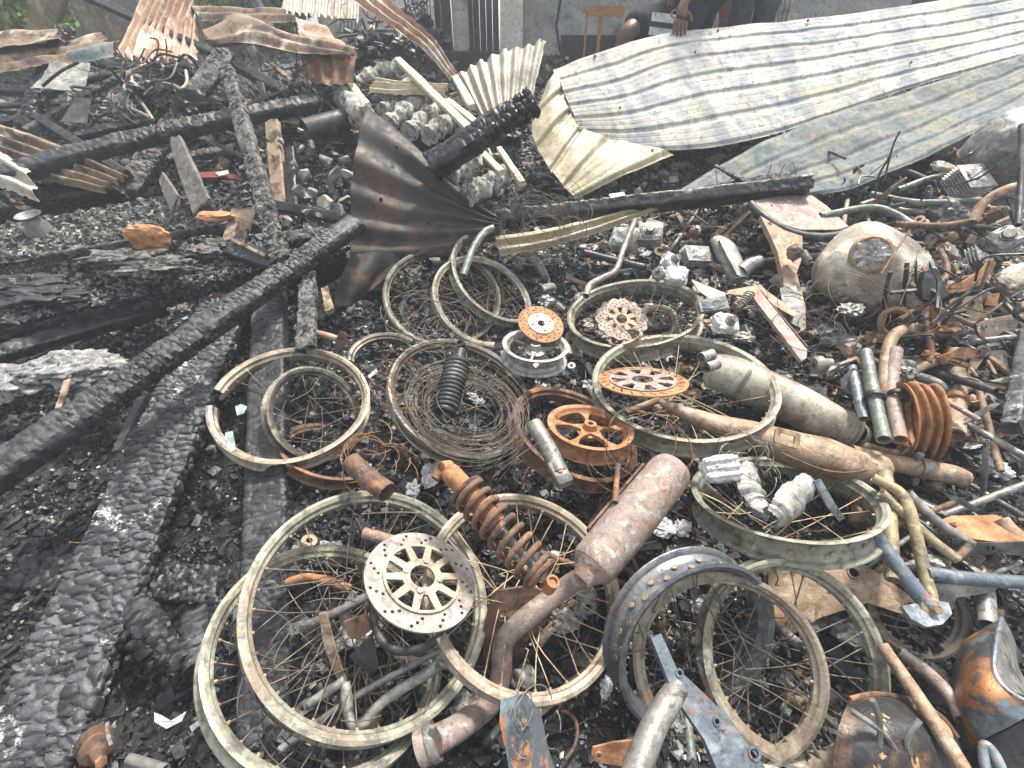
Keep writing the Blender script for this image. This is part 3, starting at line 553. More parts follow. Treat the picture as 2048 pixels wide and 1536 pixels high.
timber('charred_beam', 'short black beam crossing below the jagged leaning post', D(-30, 252, 2.4), D(140, 222, 2.5), .05, .045, 'char_dark', up=cr, res=.010, cell=.03, crack=.004, cat='beam')
timber('charred_beam', 'long low beam buried in ash below the nail slab at left', D(-40, 720, 1.42), D(330, 612, 1.72), .06, .05, 'char', up=cr, res=.007, cell=.022, crack=.004, cat='beam')
timber('charred_beam', 'charred beam lying between the slab and the thin beam behind the sheet', D(250, 330, 2.35), D(470, 300, 2.45), .05, .045, 'char_grey', up=cr, res=.010, cell=.03, crack=.004, cat='beam')
timber('charred_beam', 'dark beam lying in shade below the long upper left beam', D(150, 275, 2.3), D(330, 238, 2.5), .05, .05, 'char_dark', up=cr, res=.010, cell=.03, crack=.004, cat='beam')
timber('charred_beam', 'dark brown beam lying aslant under the left end of the long beam', D(75, 235, 2.35), D(255, 350, 2.2), .045, .05, 'char', up=cr, res=.010, cell=.03, crack=.004, cat='beam')
timber('charred_post', 'slim dark post rising to the frame top behind the bent scorched sheets', D(497, -30, 3.6), D(540, 62, 3.4), .07, .06, 'char_dark', up=(0, -1, 0), res=.012, cell=.03, crack=.003, cat='post')
timber('burnt_board', 'half-burnt tan board standing behind the narrow grey plank', D(545, 245, 2.3), D(562, 425, 2.1), .075, .035, 'wood_brown', up=(0, -.9, .2), res=.008, cell=.04, crack=.001, lumpy=.004, cat='board')
timber('charred_beam', 'blackened beam lying beside the tan board', D(583, 300, 2.2), D(590, 420, 2.1), .05, .05, 'char_dark', up=(0, -.9, .3), res=.008, cell=.03, crack=.004, cat='beam')
timber('charred_board', 'flat dark board between the grey plank and the dark sheet', D(540, 408, 2.05), D(705, 442, 1.95), .045, .04, 'char', up=(0, -.8, .6), res=.008, cell=.04, crack=.002, cat='board')
timber('splintered_board', 'pointed weathered grey board standing below the long upper left beam', D(350, 278, 2.0), D(402, 410, 1.92), .058, .018, 'wood_grey', up=(.1, -.9, .2), res=.006, cell=.05, crack=.001, cat='board', w2=.10, jag=.02)
timber('splintered_board', 'short brown-grey splinter left of the pointed grey board', D(322, 352, 2.02), D(352, 408, 1.92), .045, .015, 'wood_grey', up=(.1, -.9, .2), res=.006, cell=.05, crack=.001, cat='board', w2=.07, jag=.025)
timber('charred_block', 'thick charred block at the left beside the grey vase', D(70, 402, 2.1), D(245, 372, 2.15), .11, .10, 'char_dark', up=(0, -.6, .8), res=.008, cell=.024, crack=.007, cat='block', jag=.03)
timber('charred_block', 'charred timber end cut off by the left edge above the vase', D(-40, 372, 2.05), D(12, 440, 1.95), .10, .10, 'char', up=(0, -.6, .8), res=.008, cell=.024, crack=.007, cat='block')
timber('half_burnt_block', 'charred block with a pale brown cut end above the long beam crossing', D(455, 495, 1.75), D(562, 528, 1.66), .07, .05, 'char', up=(0, -.6, .8), res=.006, cell=.02, crack=.004, cat='block')
timber('half_burnt_stick', 'pale brown edge strip on top of the charred block at the beam crossing', D(468, 482, 1.72), D(536, 515, 1.63), .016, .02, 'wood_brown', up=(0, -.6, .8), res=.006, cell=.03, crack=.001, cat='stick')
timber('burnt_board', 'dark brown board standing left of the beam crossing', D(488, 420, 1.95), D(462, 505, 1.85), .10, .02, 'wood_brown', up=(0, -1, .2), res=.008, cell=.04, crack=.001, cat='board')
timber('charred_beam', 'grey cracked short beam beside the foot of the narrow plank', D(560, 482, 1.72), D(650, 470, 1.78), .055, .05, 'char_grey', up=(0, -.6, .8), res=.006, cell=.02, crack=.004, cat='beam')
timber('charred_beam', 'beam lying hidden beneath the long round-edged beam near the dark sheet', D(560, 590, 1.85), D(690, 520, 2.0), .10, .06, 'char_dark', up=(0, -.6, .8), res=.007, cell=.02, crack=.004, cat='beam')
timber('burnt_offcut', 'small half-burnt brown offcut beside the short charred plank', D(650, 575, 1.55), D(660, 622, 1.48), .03, .02, 'wood_brown', up=(0, -.6, .8), res=.005, cell=.03, crack=.001, cat='offcut')
timber('charred_root', 'knotted charred log with ridges below the low crosspiece', D(268, 1215, .99), D(372, 1330, .93), .052, .045, 'char', amin=.9, up=(.3, -.2, .9), res=.0042, cell=.02, crack=.006, lumpy=.012, cat='log', round_=.45, bend=.02)
timber('charred_log', 'rounded charred stump with a tan top right of the ridged log', D(385, 1222, 1.0), D(395, 1330, .94), .055, .05, 'char', amin=.7, up=(.3, -.2, .9), res=.0042, cell=.02, crack=.003, lumpy=.006, cat='log', round_=.45)
timber('charred_stick', 'dark stick lying along the left edge of the widest plank', D(285, 800, 1.3), D(232, 905, 1.15), .025, .02, 'char', up=(0, -.2, .9), res=.005, cell=.02, crack=.003, cat='stick')
timber('pale_stick', 'thin pale split stick lying left of the long round-edged beam', D(140, 745, 1.32), D(118, 815, 1.22), .012, .008, 'wood_brown', up=(0, -.2, .9), res=.005, cell=.02, crack=.001, cat='stick')
timber('charred_post', 'ash-flecked post standing at the right frame edge below the fuel tanks', D(2062, 640, 1.50), D(2022, 860, 1.20), .04, .04, 'char_ash_glint', up=(0, -.9, .4), res=.006, cell=.02, crack=.003, cat='post')
def ontop(A_, B_, w_, off, w2=None):
    def f(r, n):
        t = r.uniform(0, 1, n); ax = nrm(B_ - A_); up = nrm(A(0, -.35, .94) - ax * (A(0, -.35, .94) @ ax)); sd_ = np.cross(up, ax); ww = w_ + ((w2 or w_) - w_) * t
        P = A_ + (B_ - A_) * t[:, None] + sd_ * (r.uniform(-.42, .5, n) * ww)[:, None] + up * off; return P[:, 0], P[:, 1], P[:, 2]
    return f
chips('slab_debris', 'charcoal chips heaped on the nail slab', MT['coal'], 5000, NEAR, (.006, .03), 41, pos=ontop(A8, B8, .17, .036, .10))
chips('slab_ash_debris', 'grey ash flakes heaped on the nail slab', MT['ashgrey'], 5000, NEAR, (.004, .022), 42, flat=(.15, .5), pos=ontop(A8, B8, .17, .042, .08))
chips('slab_debris', 'black and grey chips heaped on the slab above the hollow', MT['char_grey'], 5000, NEAR, (.008, .035), 43, pos=ontop(A9, B9, .26, .02))
chips('slab_rubble_debris', 'grey rubble crumbs on the slab above the hollow', MT['stone'], 2500, NEAR, (.005, .026), 44, pos=ontop(A9, B9, .26, .024))
# ash crust slab hanging below the nail slab
def crust(name, label, pts, r, mt, seed, cat='crust', amp=.35, wor=3):
    m = M(); P = [PT(p) for p in pts]
    for k, p in enumerate(P): lump(m, p, r, 4, amp, 2.2, seed + k, wor=wor)
    tag(obj(name, m, MT[mt], None, P[0], 180), label, cat)
crust('ash_crust', 'grey ash-covered crust jutting out under the nail slab', [D(60, 752, 1.35), D(150, 735, 1.36), D(-20, 770, 1.34)], (.13, .07, .028), 'ashgrey', 3, amp=.45)
crust('char_crust', 'flaky charred crust on top of the nail slab', [D(250, 522, 1.62), D(300, 535, 1.6)], (.13, .06, .03), 'char_grey', 5, amp=.5)
crust('char_crust', 'flaky charred crust at the left frame edge on the nail slab', [D(30, 570, 1.55), D(80, 590, 1.52)], (.12, .06, .025), 'char', 9, amp=.5)
crust('charred_lump', 'rough charred lump curled above the right end of the nail slab', [D(400, 505, 1.72), D(440, 492, 1.75)], (.06, .03, .02), 'char_grey', 13, amp=.5)
m = M(); lump(m, D(297, 474, 1.74), (.072, .035, .046), 4, .24, 1.7, 4, pw=.7)
tag(obj('orange_wood_block', m, MT['wood_raw'], None, D(297, 474, 1.74), 60), 'bare orange wood block sticking out of the dark hollow at left', 'wood block')
m = M(); lump(m, D(430, 432, 1.9), (.075, .03, .016), 4, .25, 1.5, 6, pw=.7)
tag(obj('orange_wood_offcut', m, MT['wood_raw'], None, D(430, 432, 1.9), 60), 'flat bare orange wood offcut lying on the slab edge', 'wood offcut')

# ================================================================ WHEELS
def rimprof(R, hw, th=.0035, lip=.006):
    o = [(R, -hw), (R - .004, -hw + .003), (R - .0125, -hw + .004), (R - .014, -.66 * hw), (R - .020, -.42 * hw), (R - .020, .42 * hw), (R - .014, .66 * hw), (R - .0125, hw - .004), (R - .004, hw - .003), (R, hw)]
    i = [(R + .001, hw + .003), (R - .006, hw + .0045), (R - .0145, hw + .001), (R - .0175, .66 * hw), (R - .0235, .46 * hw), (R - .0235, -.46 * hw), (R - .0175, -.66 * hw), (R - .0145, -hw - .001), (R - .005, -hw - .0045), (R + .001, -hw - .003)]
    return (o + i)[::-1]
def seat(c, n, R, clr=-.01, lim=(.66, 1.10)):
    e1, e2, _ = frame(n); a = np.linspace(0, 6.2832, 32); q = R * (np.cos(a)[:, None] * e1 + np.sin(a)[:, None] * e2)
    for s in np.arange(lim[1], lim[0], -.005):  # a real rim size between small and large that clears the debris
        p = O + (c - O + q) * s
        if np.percentile(p[:, 2] - H(p[:, 0], p[:, 1]), 8) > clr: break
    return O + (c - O) * s, n, R * s
def wheel(label, e, R, hw, mt, ns, hub=(0, 0, -.01), group='spoked motorcycle rims lying in the wreckage', hint=(0, 0, 1), seed=0, arc=None, sp='spoke', jit=.03, miss=.15, warp=.006, front=True, hubr=.03, crossing=1.2, show=0, sr=.0014, extra=None, dz=-.005):
    c, n, R = seat(*fit(e, R, hint), R, dz); q = np.random.RandomState(seed); e1, e2, _ = frame(n)
    if front: c = c - n * hw                 # the fitted ellipse is the rim edge turned to the viewer
    r = bpy.data.objects.new('motorcycle_wheel', None); C.objects.link(r); r.location = c; tag(r, label, 'wheel', group)
    m = M(); lathe(m, rimprof(R, hw), c, n, 96, True, arc, warp, sd=seed); part_of(r, 'rim', m, MT[mt], angle=33)
    hc = c + hub[0] * e1 + hub[1] * e2 + hub[2] * n; nm = M()
    for k in range(ns):
        a = 2 * math.pi * (k + .5) / ns; z = (.25 if k % 2 else -.25) * hw
        if arc is not None and not (arc[0] <= math.degrees(a) <= arc[1]): continue
        d = math.cos(a) * e1 + math.sin(a) * e2; p0 = c + d * (R - .020) + n * z
        tube(nm, [c + d * (R - .020) + n * z, c + d * (R - .029) + n * z], .0033, 6)
        tube(nm, [c + d * (R - .0180) + n * z, c + d * (R - .0155) + n * z], .006, 7)
        if q.rand() < miss: continue
        b = a + crossing * (1 if (k // 2) % 2 else -1) + q.normal() * .3
        p2 = hc + hubr * (math.cos(b) * e1 + math.sin(b) * e2) + q.normal(size=3) * jit
        if q.rand() < .12: p2 = p0 + (p2 - p0) * q.uniform(.3, .7)
        if q.rand() < .18: p2 = p0 + (p2 - p0) * 1.25 + n * q.uniform(-.03, .01)
        p1 = (p0 + p2) / 2 + q.normal(size=3) * .006 - n * .002
        p0 = c + d * (R - .028) + n * z; P = smoothpath([p0, p1, p2], 3)
        hk = nrm(np.cross(n, p2 - p1)) * .008
        P = np.vstack([P, [P[-1] + hk]])
        m = M(); tube(m, P, sr, 5); part_of(r, 'spoke', m, MT[sp], angle=180)
    if ns: part_of(r, 'spoke_nipples', nm, MT['rust_tan'], 'stuff')
    if extra: extra(r, c, n, e1, e2)
    print('WHEEL', label[:40], 'R', round(R, 3), 'c', np.round(c, 2), 'n', np.round(n, 2), 'above ground', round(float(c[2] - H(c[0], c[1])), 3))
    return c, n
def hubpart(rad, ln, mt='rust_tan'):
    def f(r, c, n, e1, e2):
        m = M(); lathe(m, [(0.008, -ln), (rad * .55, -ln), (rad * .55, -ln * .8), (rad, -ln * .75), (rad, -ln * .62), (rad * .6, -ln * .5), (rad * .6, ln * .5), (rad, ln * .62), (rad, ln * .75), (rad * .55, ln * .8), (rad * .55, ln), (.008, ln)][::-1], c, n, 24)
        part_of(r, 'hub', m, MT[mt])
    return f
WH = {}
WH[1] = wheel('largest wheel in front, pale green rim around the drilled brake disc', (723, 1238, 262, 243, -55), .245, .017, 'rim_green', 36, (-.02, .03, -.045), seed=1, jit=.022, sp='spoke', hubr=.035, dz=.035)
WH[2] = wheel('pale green wheel half beneath the largest one at lower left', (640, 1335, 250, 236, -45), .245, .017, 'rim_green', 36, (.03, .03, -.04), seed=2, jit=.03)
WH[3] = wheel('cream wheel lying over the muffler pipe right of the largest wheel', (1045, 1200, 218, 190, 62), .235, .017, 'rim_cream', 36, (.0, .0, -.03), seed=3, sp='spoke_pale', miss=.3, jit=.02, dz=.045)
WH[4] = wheel('brown wheel filled with wire coils and a black shock absorber', (920, 798, 149, 112, 25), .245, .020, 'rim_dark', 30, (0, 0, -.01), seed=4, miss=.35)
WH[5] = wheel('dark brown wheel leaning in front of the black corrugated sheet', (883, 596, 118, 97, 10), .235, .018, 'rim_dark', 32, (0, 0, -.03), seed=5, hint=(-.1, -.6, .7), jit=.03)
WH[6] = wheel('rear wheel with pale edge leaning under the bent handlebar tube', (1003, 553, 112, 78, 38), .235, .020, 'rim_green', 30, (0, 0, -.03), seed=6, hint=(.1, -.5, .8))
WH[7] = wheel('thin grey wheel between the two rear wheels', (964, 603, 106, 82, 35), .225, .008, 'rim_green', 24, (0, 0, -.02), seed=7, hint=(.1, -.5, .8), miss=.3)
WH[8] = wheel('cream wheel with a broken open rim at left', (575, 812, 165, 114, -12), .235, .022, 'rim_cream', 28, (0, 0, -.02), seed=8, arc=(-166, 178), miss=.5, warp=.015, dz=.075)
WH[9] = wheel('smaller brown rim lying inside the broken cream wheel', (628, 828, 101, 90, 40), .18, .018, 'rim_dark', 28, (0, 0, -.02), seed=9, miss=.2, dz=-.02)
WH[10] = wheel('wide pale wheel lying flat with a perforated disc inside', (1272, 628, 138, 68, -5), .235, .029, 'rim_green', 36, (.0, .0, -.05), seed=10, jit=.02)
WH[11] = wheel('pale wheel holding the orange slotted disc, over the grey muffler', (1374, 778, 190, 106, 8), .245, .026, 'rim_green', 36, (0, 0, -.06), seed=11, sp='spoke_pale', miss=.2, dz=.12)
WH[12] = wheel('wide blue-grey wheel tilted below the heat shield muffler', (1582, 1003, 201, 82, 10), .235, .028, 'rim_green', 30, (0, 0, -.05), seed=12, sp='spoke_pale', miss=.3, dz=.01)
WH[13] = wheel('wide heat-blued rim standing on edge at lower right', (1392, 1292, 184, 134, -52), .215, .031, 'rim_blue', 36, (0, 0, -.05), seed=13, miss=.35, hint=(.2, -.2, 1), jit=.05)
WH[14] = wheel('white-edged wheel between the blued rim and the outer green wheel', (1462, 1345, 212, 182, 50), .225, .012, 'rim_cream', 32, (0, 0, -.03), seed=14)
WH[15] = wheel('outermost pale green wheel at lower right over the steel rod', (1592, 1330, 220, 176, 62), .225, .016, 'rim_green', 34, (0, 0, -.03), seed=15, dz=.02)
WH[16] = wheel('small brown wheel under the fork end at right', (1838, 1226, 110, 88, 35), .125, .016, 'rim_dark', 20, (0, 0, -.01), seed=16, miss=.1, jit=.01)
wheel('plain rusted rim partly under the orange cast wheel', (1150, 870, 135, 78, 30), .20, .022, 'rust_dark', 0, seed=17)
wheel('rusted rim arc showing below the broken cream wheel', (660, 905, 105, 55, 10), .17, .014, 'rust_dark', 0, seed=18, dz=-.07)
wheel('dark rim arc half buried left of the wire-filled wheel', (765, 712, 72, 46, -8), .115, .015, 'rim_dark', 0, seed=19, arc=(40, 200))
wheel('small oval grey rim lying inside the wide pale wheel', (1302, 652, 56, 38, -25), .10, .012, 'rim_cream', 0, seed=20)
wheel('distant wheel sticking out behind the scorched seat pan', (1640, 392, 46, 38, -40), .13, .012, 'iron', 18, (0, 0, -.01), seed=21, miss=.1, hint=(0, -.6, .7))
wheel('upright distant wheel rim in front of the rusty corrugated sheet', (283, 142, 42, 34, 30), .13, .010, 'rim_green', 0, seed=22, arc=(-20, 200), hint=(0, -.9, .4))
for k, (x, y) in enumerate(((1818, 838), (1836, 842), (1855, 842))):
    m = M(); c = D(x, y, 1.26); lathe(m, rimprof(.105, .010), c, nrm(A(.93, -.30, .28)), 72, warp=.02, sd=k)
    tag(obj('narrow_rim', m, MT['rust'], None, c, 50), ['innermost', 'middle', 'outermost'][k] + ' of three narrow rusted rims stacked upright beside the fork tubes', 'wheel rim', 'stacked rusted rims')
# rings
def ring(label, e, R, h, mt, hint=(0, 0, 1), th=.004):
    c, n = fit(e, R, hint); m = M(); lathe(m, [(R, -h), (R, h), (R - .001, h + .001), (R - th, h), (R - th, -h)][::-1], c - n * h, n, 48); tag(obj('metal_ring', m, MT[mt], None, c), label, 'ring')
ring('small dark brake ring lying inside the wire-filled wheel', (858, 733, 38, 31, 15), .062, .012, 'iron')
ring('small tan ring lying on the perforated disc in the wide pale wheel', (1250, 674, 32, 14, -18), .055, .013, 'rust_tan')
ring('thin steel hoop inside the white-edged wheel', (1390, 1345, 128, 98, 50), .14, .008, 'iron', th=.003)

# brake discs and sprockets
def ringdisc(m, c, n, R, r, holes, th=.004, hint=(1, 0, 0), slots=0, teeth=0, wavy=0):
    if teeth: outer = [( (R if (i % 4) in (0, 1) else R - .006) * math.cos(2 * math.pi * i / (teeth * 4)), (R if (i % 4) in (0, 1) else R - .006) * math.sin(2 * math.pi * i / (teeth * 4))) for i in range(teeth * 4)]
    elif wavy: outer = [((R + .004 * math.cos(wavy * 2 * math.pi * i / 96)) * math.cos(2 * math.pi * i / 96), (R + .004 * math.cos(wavy * 2 * math.pi * i / 96)) * math.sin(2 * math.pi * i / 96)) for i in range(96)]
    else: outer = circ2(R, 72)
    L = [outer, circ2(r, 40)]
    for (rr, cnt, hr, ph) in holes:
        for i in range(cnt):
            a = ph + 2 * math.pi * i / cnt; L.append(circ2(hr, 8, rr * math.cos(a), rr * math.sin(a)))
    for i in range(slots):
        a = 2 * math.pi * i / slots; x, y = (R + r) / 2 * math.cos(a), (R + r) / 2 * math.sin(a); u = np.array([math.cos(a + .6), math.sin(a + .6)]); v = np.array([-u[1], u[0]]); l = (R - r) * .32
        L.append([tuple(np.array([x, y]) + u * l * s1 + v * .0022 * s2) for s1, s2 in ((-1, -1), (1, -1), (1, 1), (-1, 1))])
    return prism(m, L, c, n, th, hint)
def carrier(m, c, n, R, r, cnt, wid=.3, th=.006, hint=(1, 0, 0)):
    L = [circ2(R, 60), circ2(r, 30)]; r1, r2 = r + .3 * (R - r), R * .93
    for i in range(cnt):
        a = 2 * math.pi * i / cnt; h = math.pi / cnt * (1 - wid); L.append([(q * math.cos(a + s * h * (1 if q > r1 else .55)), q * math.sin(a + s * h * (1 if q > r1 else .55))) for q, s in ((r1, -1), (r2, -1), (r2, -.33), (r2, .33), (r2, 1), (r1, 1))])
    return prism(m, L, c, n, th, hint)
def disc(label, name, e, R, parts, hint=(0, 0, 1), cat='brake disc'):
    c, n = fit(e, R, hint); L = []
    for pn, fn, mt in parts: m = M(); fn(m, c, n); L.append((pn, m, MT[mt]))
    return thing(name, label, cat, L)
disc('large drilled brake disc with ten pale spokes on the largest wheel', 'brake_disc', (838, 1168, 114, 97, 25), .115,
     [('rotor', lambda m, c, n: ringdisc(m, c, n, .115, .078, [(.106, 12, .0035, 0), (.097, 12, .0035, .1), (.088, 12, .0035, .2)]), 'disc_grey'), ('carrier', lambda m, c, n: carrier(m, c + n * .003, n, .080, .026, 10), 'rim_cream'),
      ('mounting_bolts', lambda m, c, n: [tube(m, [c + .036 * (math.cos(a) * frame(n)[0] + math.sin(a) * frame(n)[1]) + n * .006, c + .036 * (math.cos(a) * frame(n)[0] + math.sin(a) * frame(n)[1]) + n * .013], .006, 6) for a in (0, 1.57, 3.14, 4.71)], 'alu')])
disc('orange slotted brake disc with eight arms lying in the pale wheel', 'brake_disc', (1287, 766, 91, 29, 4), .125,
     [('rotor', lambda m, c, n: ringdisc(m, c, n, .125, .092, [], slots=24), 'rust'), ('carrier', lambda m, c, n: carrier(m, c + n * .002, n, .094, .03, 8, .45), 'rust_pink')])
disc('perforated wavy tan disc inside the wide pale wheel', 'brake_disc', (1243, 640, 52, 40, 15), .095,
     [('rotor', lambda m, c, n: ringdisc(m, c, n, .095, .055, [(.087, 18, .003, 0), (.078, 18, .003, .17), (.069, 18, .003, 0), (.061, 14, .003, .1)], wavy=14), 'rust_pink'), ('carrier', lambda m, c, n: carrier(m, c - n * .002, n, .058, .02, 8, .5), 'rust_tan')])
disc('second perforated disc peeking out at the left inside the wide pale wheel', 'brake_disc', (1205, 660, 36, 26, 20), .075,
     [('rotor', lambda m, c, n: ringdisc(m, c, n, .075, .04, [(.067, 16, .003, 0), (.057, 16, .003, .17)]), 'rust_pink')])
disc('half hidden orange brake disc under the white ribbed block', 'brake_disc', (1397, 954, 66, 41, 48), .10,
     [('rotor', lambda m, c, n: ringdisc(m, c, n, .10, .062, [(.093, 14, .003, 0), (.084, 14, .003, .15), (.075, 14, .003, .3)]), 'rust')])
disc('rust-coloured brake disc seen through the outer wheel spokes', 'brake_disc', (1545, 1342, 44, 38, 40), .075,
     [('rotor', lambda m, c, n: ringdisc(m, c, n, .075, .038, [(.067, 14, .003, 0), (.054, 10, .003, .2)]), 'rust_dark')])
disc('orange toothed sprocket with six round holes behind the alloy wheel', 'sprocket', (1116, 622, 42, 32, 30), .095,
     [('plate', lambda m, c, n: ringdisc(m, c, n, .095, .022, [(.055, 6, .018, 0)], th=.006, teeth=42), 'rust')], cat='sprocket')
disc('rust-brown sprocket with lobed holes inside the small wheel at right', 'sprocket', (1828, 1240, 62, 50, 30), .075,
     [('plate', lambda m, c, n: ringdisc(m, c, n, .075, .018, [(.046, 5, .014, 0)], th=.006, teeth=38), 'rust_tan')], cat='sprocket')
disc('small thick brown washer lying on the ash in the middle', 'washer', (1143, 733, 8, 6, 0), .011, [('washer', lambda m, c, n: ringdisc(m, c, n, .011, .005, [], th=.005), 'rust_pink')], cat='washer')
# cast wheels
def cast_wheel(label, e, R, hw, mt, arms, hint=(0, 0, 1), armw=.022, hubh=.03, seed=0, disc_=False, sub='rust'):
    c, n = fit(e, R, hint); c = c - n * hw; e1, e2, _ = frame(n); L = []
    m = M(); lathe(m, rimprof(R, hw), c, n, 72, warp=.008, sd=seed); L.append(('rim', m, MT[mt]))
    for k in range(arms):
        a = 2 * math.pi * k / arms + .3; d = math.cos(a) * e1 + math.sin(a) * e2; s = np.cross(n, d); m = M()
        rr = np.linspace(.018, R - .024, 7); V = []
        for q in rr:
            w_ = armw * (1.5 - 1.1 * math.sin(math.pi * (q - rr[0]) / (rr[-1] - rr[0]))) * .5; zc = .010 * (1 - q / R)
            V += [c + d * q + s * w_ + n * (zc + .006), c + d * q - s * w_ + n * (zc + .006), c + d * q - s * w_ + n * (zc - .006), c + d * q + s * w_ + n * (zc - .006)]
        g = np.arange(28).reshape(7, 4); m.add(V, np.stack([g[:-1], g[1:], np.roll(g[1:], -1, 1), np.roll(g[:-1], -1, 1)], -1).reshape(-1, 4)); L.append(('arm', m, MT[mt]))
    m = M(); lathe(m, [(.008, -.01), (.03, -.01), (.034, .004), (.022, .01), (.017, hubh), (.008, hubh)][::-1], c, n, 24); L.append(('hub', m, MT[mt]))
    thing('cast_wheel', label, 'wheel', L); return c, n
cast_wheel('small orange rusted cast wheel with five arms and a raised hub', (1181, 856, 88, 43, 12), .118, .021, 'rust', 5, hint=(.1, -.1, 1))
cg, ng = cast_wheel('small grey melted cast wheel under the orange drilled disc', (1071, 692, 67, 33, 5), .108, .026, 'alu', 3, armw=.012)
disc('orange drilled brake disc with a bearing on top of the grey cast wheel', 'brake_disc', (1081, 650, 47, 34, 22), .078,
     [('rotor', lambda m, c, n: ringdisc(m, c, n, .078, .040, [(.070, 14, .0028, 0), (.060, 14, .0028, .2), (.050, 10, .0028, 0)]), 'rust'),
      ('bearing_plate', lambda m, c, n: ringdisc(m, c + n * .002, n, .044, .013, [(.032, 4, .004, .4)], th=.005), 'rim_cream')])

# ================================================================ SHEETS
def sheetobj(name, label, ctrl, nu, nv, mt, th=.0012, cat='metal sheet', extra=None, **k):
    m = M(); sheet(m, ctrl, nu, nv, th=th, **k); c = np.array(ctrl, float).reshape(-1, 3).mean(0)
    if not extra: return tag(obj(name, m, MT[mt], None, c, 60), label, cat)
    return thing(name, label, cat, [('sheet', m, MT[mt])] + extra)
# big pale sheet held by the person: rows = top edge .. bottom edge, columns = left .. right
top = [Y(1112, 134, 3.02), Y(1210, 98, 3.12), Y(1352, 60, 3.28), Y(1560, 40, 3.42), Y(1800, 10, 3.62), Y(2160, -50, 3.9)]
mid1 = [Y(1128, 185, 2.86), Y(1240, 160, 2.95), Y(1370, 118, 3.08), Y(1580, 92, 3.22), Y(1820, 60, 3.4), Y(2160, 0, 3.7)]
mid2 = [Y(1150, 235, 2.74), Y(1275, 222, 2.78), Y(1410, 190, 2.88), Y(1600, 158, 3.02), Y(1830, 110, 3.2), Y(2160, 40, 3.5)]
bot = [Y(1168, 288, 2.66), Y(1310, 300, 2.62), Y(1470, 285, 2.66), Y(1640, 238, 2.82), Y(1840, 168, 3.02), Y(2160, 80, 3.3)]
scr = []
for (x, y, yy) in ((1190, 112, 3.08), (1436, 61, 3.31), (1616, 41, 3.42), (1390, 105, 3.14), (1505, 165, 3.0), (1822, 125, 3.15), (1305, 300, 2.58), (1240, 215, 2.8)):
    m = M(); p = Y(x, y, yy - .015); lump(m, p, (.007, .007, .007), 1, 0, 1); scr.append(('roofing_screw', m, MT['rust_dark']))
sheetobj('corrugated_sheet', 'large pale ribbed roofing sheet held up at its top edge by the crouching person', [top, mid1, mid2, bot], 170, 230, 'galv', ribs=6, amp=.0046, kind='trap', crumple=.006, seed=2, extra=scr)
sk0 = [Y(1100, 160, 2.98), Y(1064, 252, 2.72), Y(1088, 318, 2.55), Y(1122, 366, 2.42), Y(1150, 396, 2.36)]
sk1 = [Y(1112, 134, 3.02), Y(1130, 190, 2.86), Y(1150, 240, 2.74), Y(1200, 268, 2.66), Y(1350, 305, 2.56)]
skm = [(a + b) / 2 + np.array([0, -.01, .012]) for a, b in zip(sk0, sk1)]
sheetobj('folded_sheet', 'yellowed ribbed sheet end folded down left of the large pale sheet', [sk1, skm, sk0], 110, 30, 'skirt', ribs=5, amp=.008, kind='trap', crumple=.01, seed=4, across='u')
lw0 = [Y(1345, 384, 2.340), Y(1470, 312, 2.502), Y(1620, 240, 2.674), Y(1840, 172, 2.846), Y(2160, 70, 3.104)]
lw1 = [Y(1480, 392, 2.273), Y(1580, 350, 2.368), Y(1720, 300, 2.464), Y(1900, 230, 2.626), Y(2160, 110, 2.913)]
lw2 = [Y(1600, 396, 2.216), Y(1690, 378, 2.225), Y(1830, 322, 2.311), Y(1960, 262, 2.435), Y(2160, 165, 2.674)]
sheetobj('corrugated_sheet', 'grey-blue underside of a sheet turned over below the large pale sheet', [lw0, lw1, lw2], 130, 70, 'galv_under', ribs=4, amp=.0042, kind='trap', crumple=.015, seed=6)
q0 = [Y(912, 150, 3.25), Y(965, 122, 3.28), Y(1030, 92, 3.3), Y(1092, 78, 3.32)]; q1 = [Y(960, 235, 2.95), Y(990, 222, 2.96), Y(1020, 228, 2.95), Y(1055, 240, 2.92)]
sheetobj('corrugated_sheet', 'cream wavy sheet standing upright behind the short black beam', [q0, q1], 110, 30, 'cream_sheet', ribs=8, amp=.011, across='u', crumple=.012, seed=7, bite=.35)
# black triangular sheet
ed = [Y(735, 211, 2.32), Y(712, 300, 2.12), Y(702, 385, 2.02), Y(700, 465, 1.92), Y(706, 530, 1.84)]
mm = [Y(800, 262, 2.24), Y(800, 345, 2.10), Y(805, 420, 2.0), Y(808, 475, 1.92), Y(800, 522, 1.86)]
rr = [Y(905, 362, 2.1), Y(905, 400, 2.05), Y(905, 430, 2.0), Y(905, 470, 1.94), Y(900, 500, 1.88)]
tp = [Y(1003, 440, 2.02), Y(1003, 446, 2.0), Y(1003, 452, 1.98), Y(1002, 458, 1.96), Y(1000, 466, 1.94)]
hl = []
for x, y, yy in ((792, 294, 2.16), (762, 398, 2.02), (857, 445, 1.97)):
    m = M(); p = Y(x, y, yy - .012); lump(m, p, (.009, .006, .009), 2, .1, 2); hl.append(('roofing_screw', m, MT['iron']))
sheetobj('corrugated_sheet', 'black and brown triangular corrugated sheet standing upright in the middle', [[a, b, c, d] for a, b, c, d in zip(ed, mm, rr, tp)], 110, 110, 'dark_sheet', ribs=5, amp=.010, crumple=.006, seed=8, extra=hl)
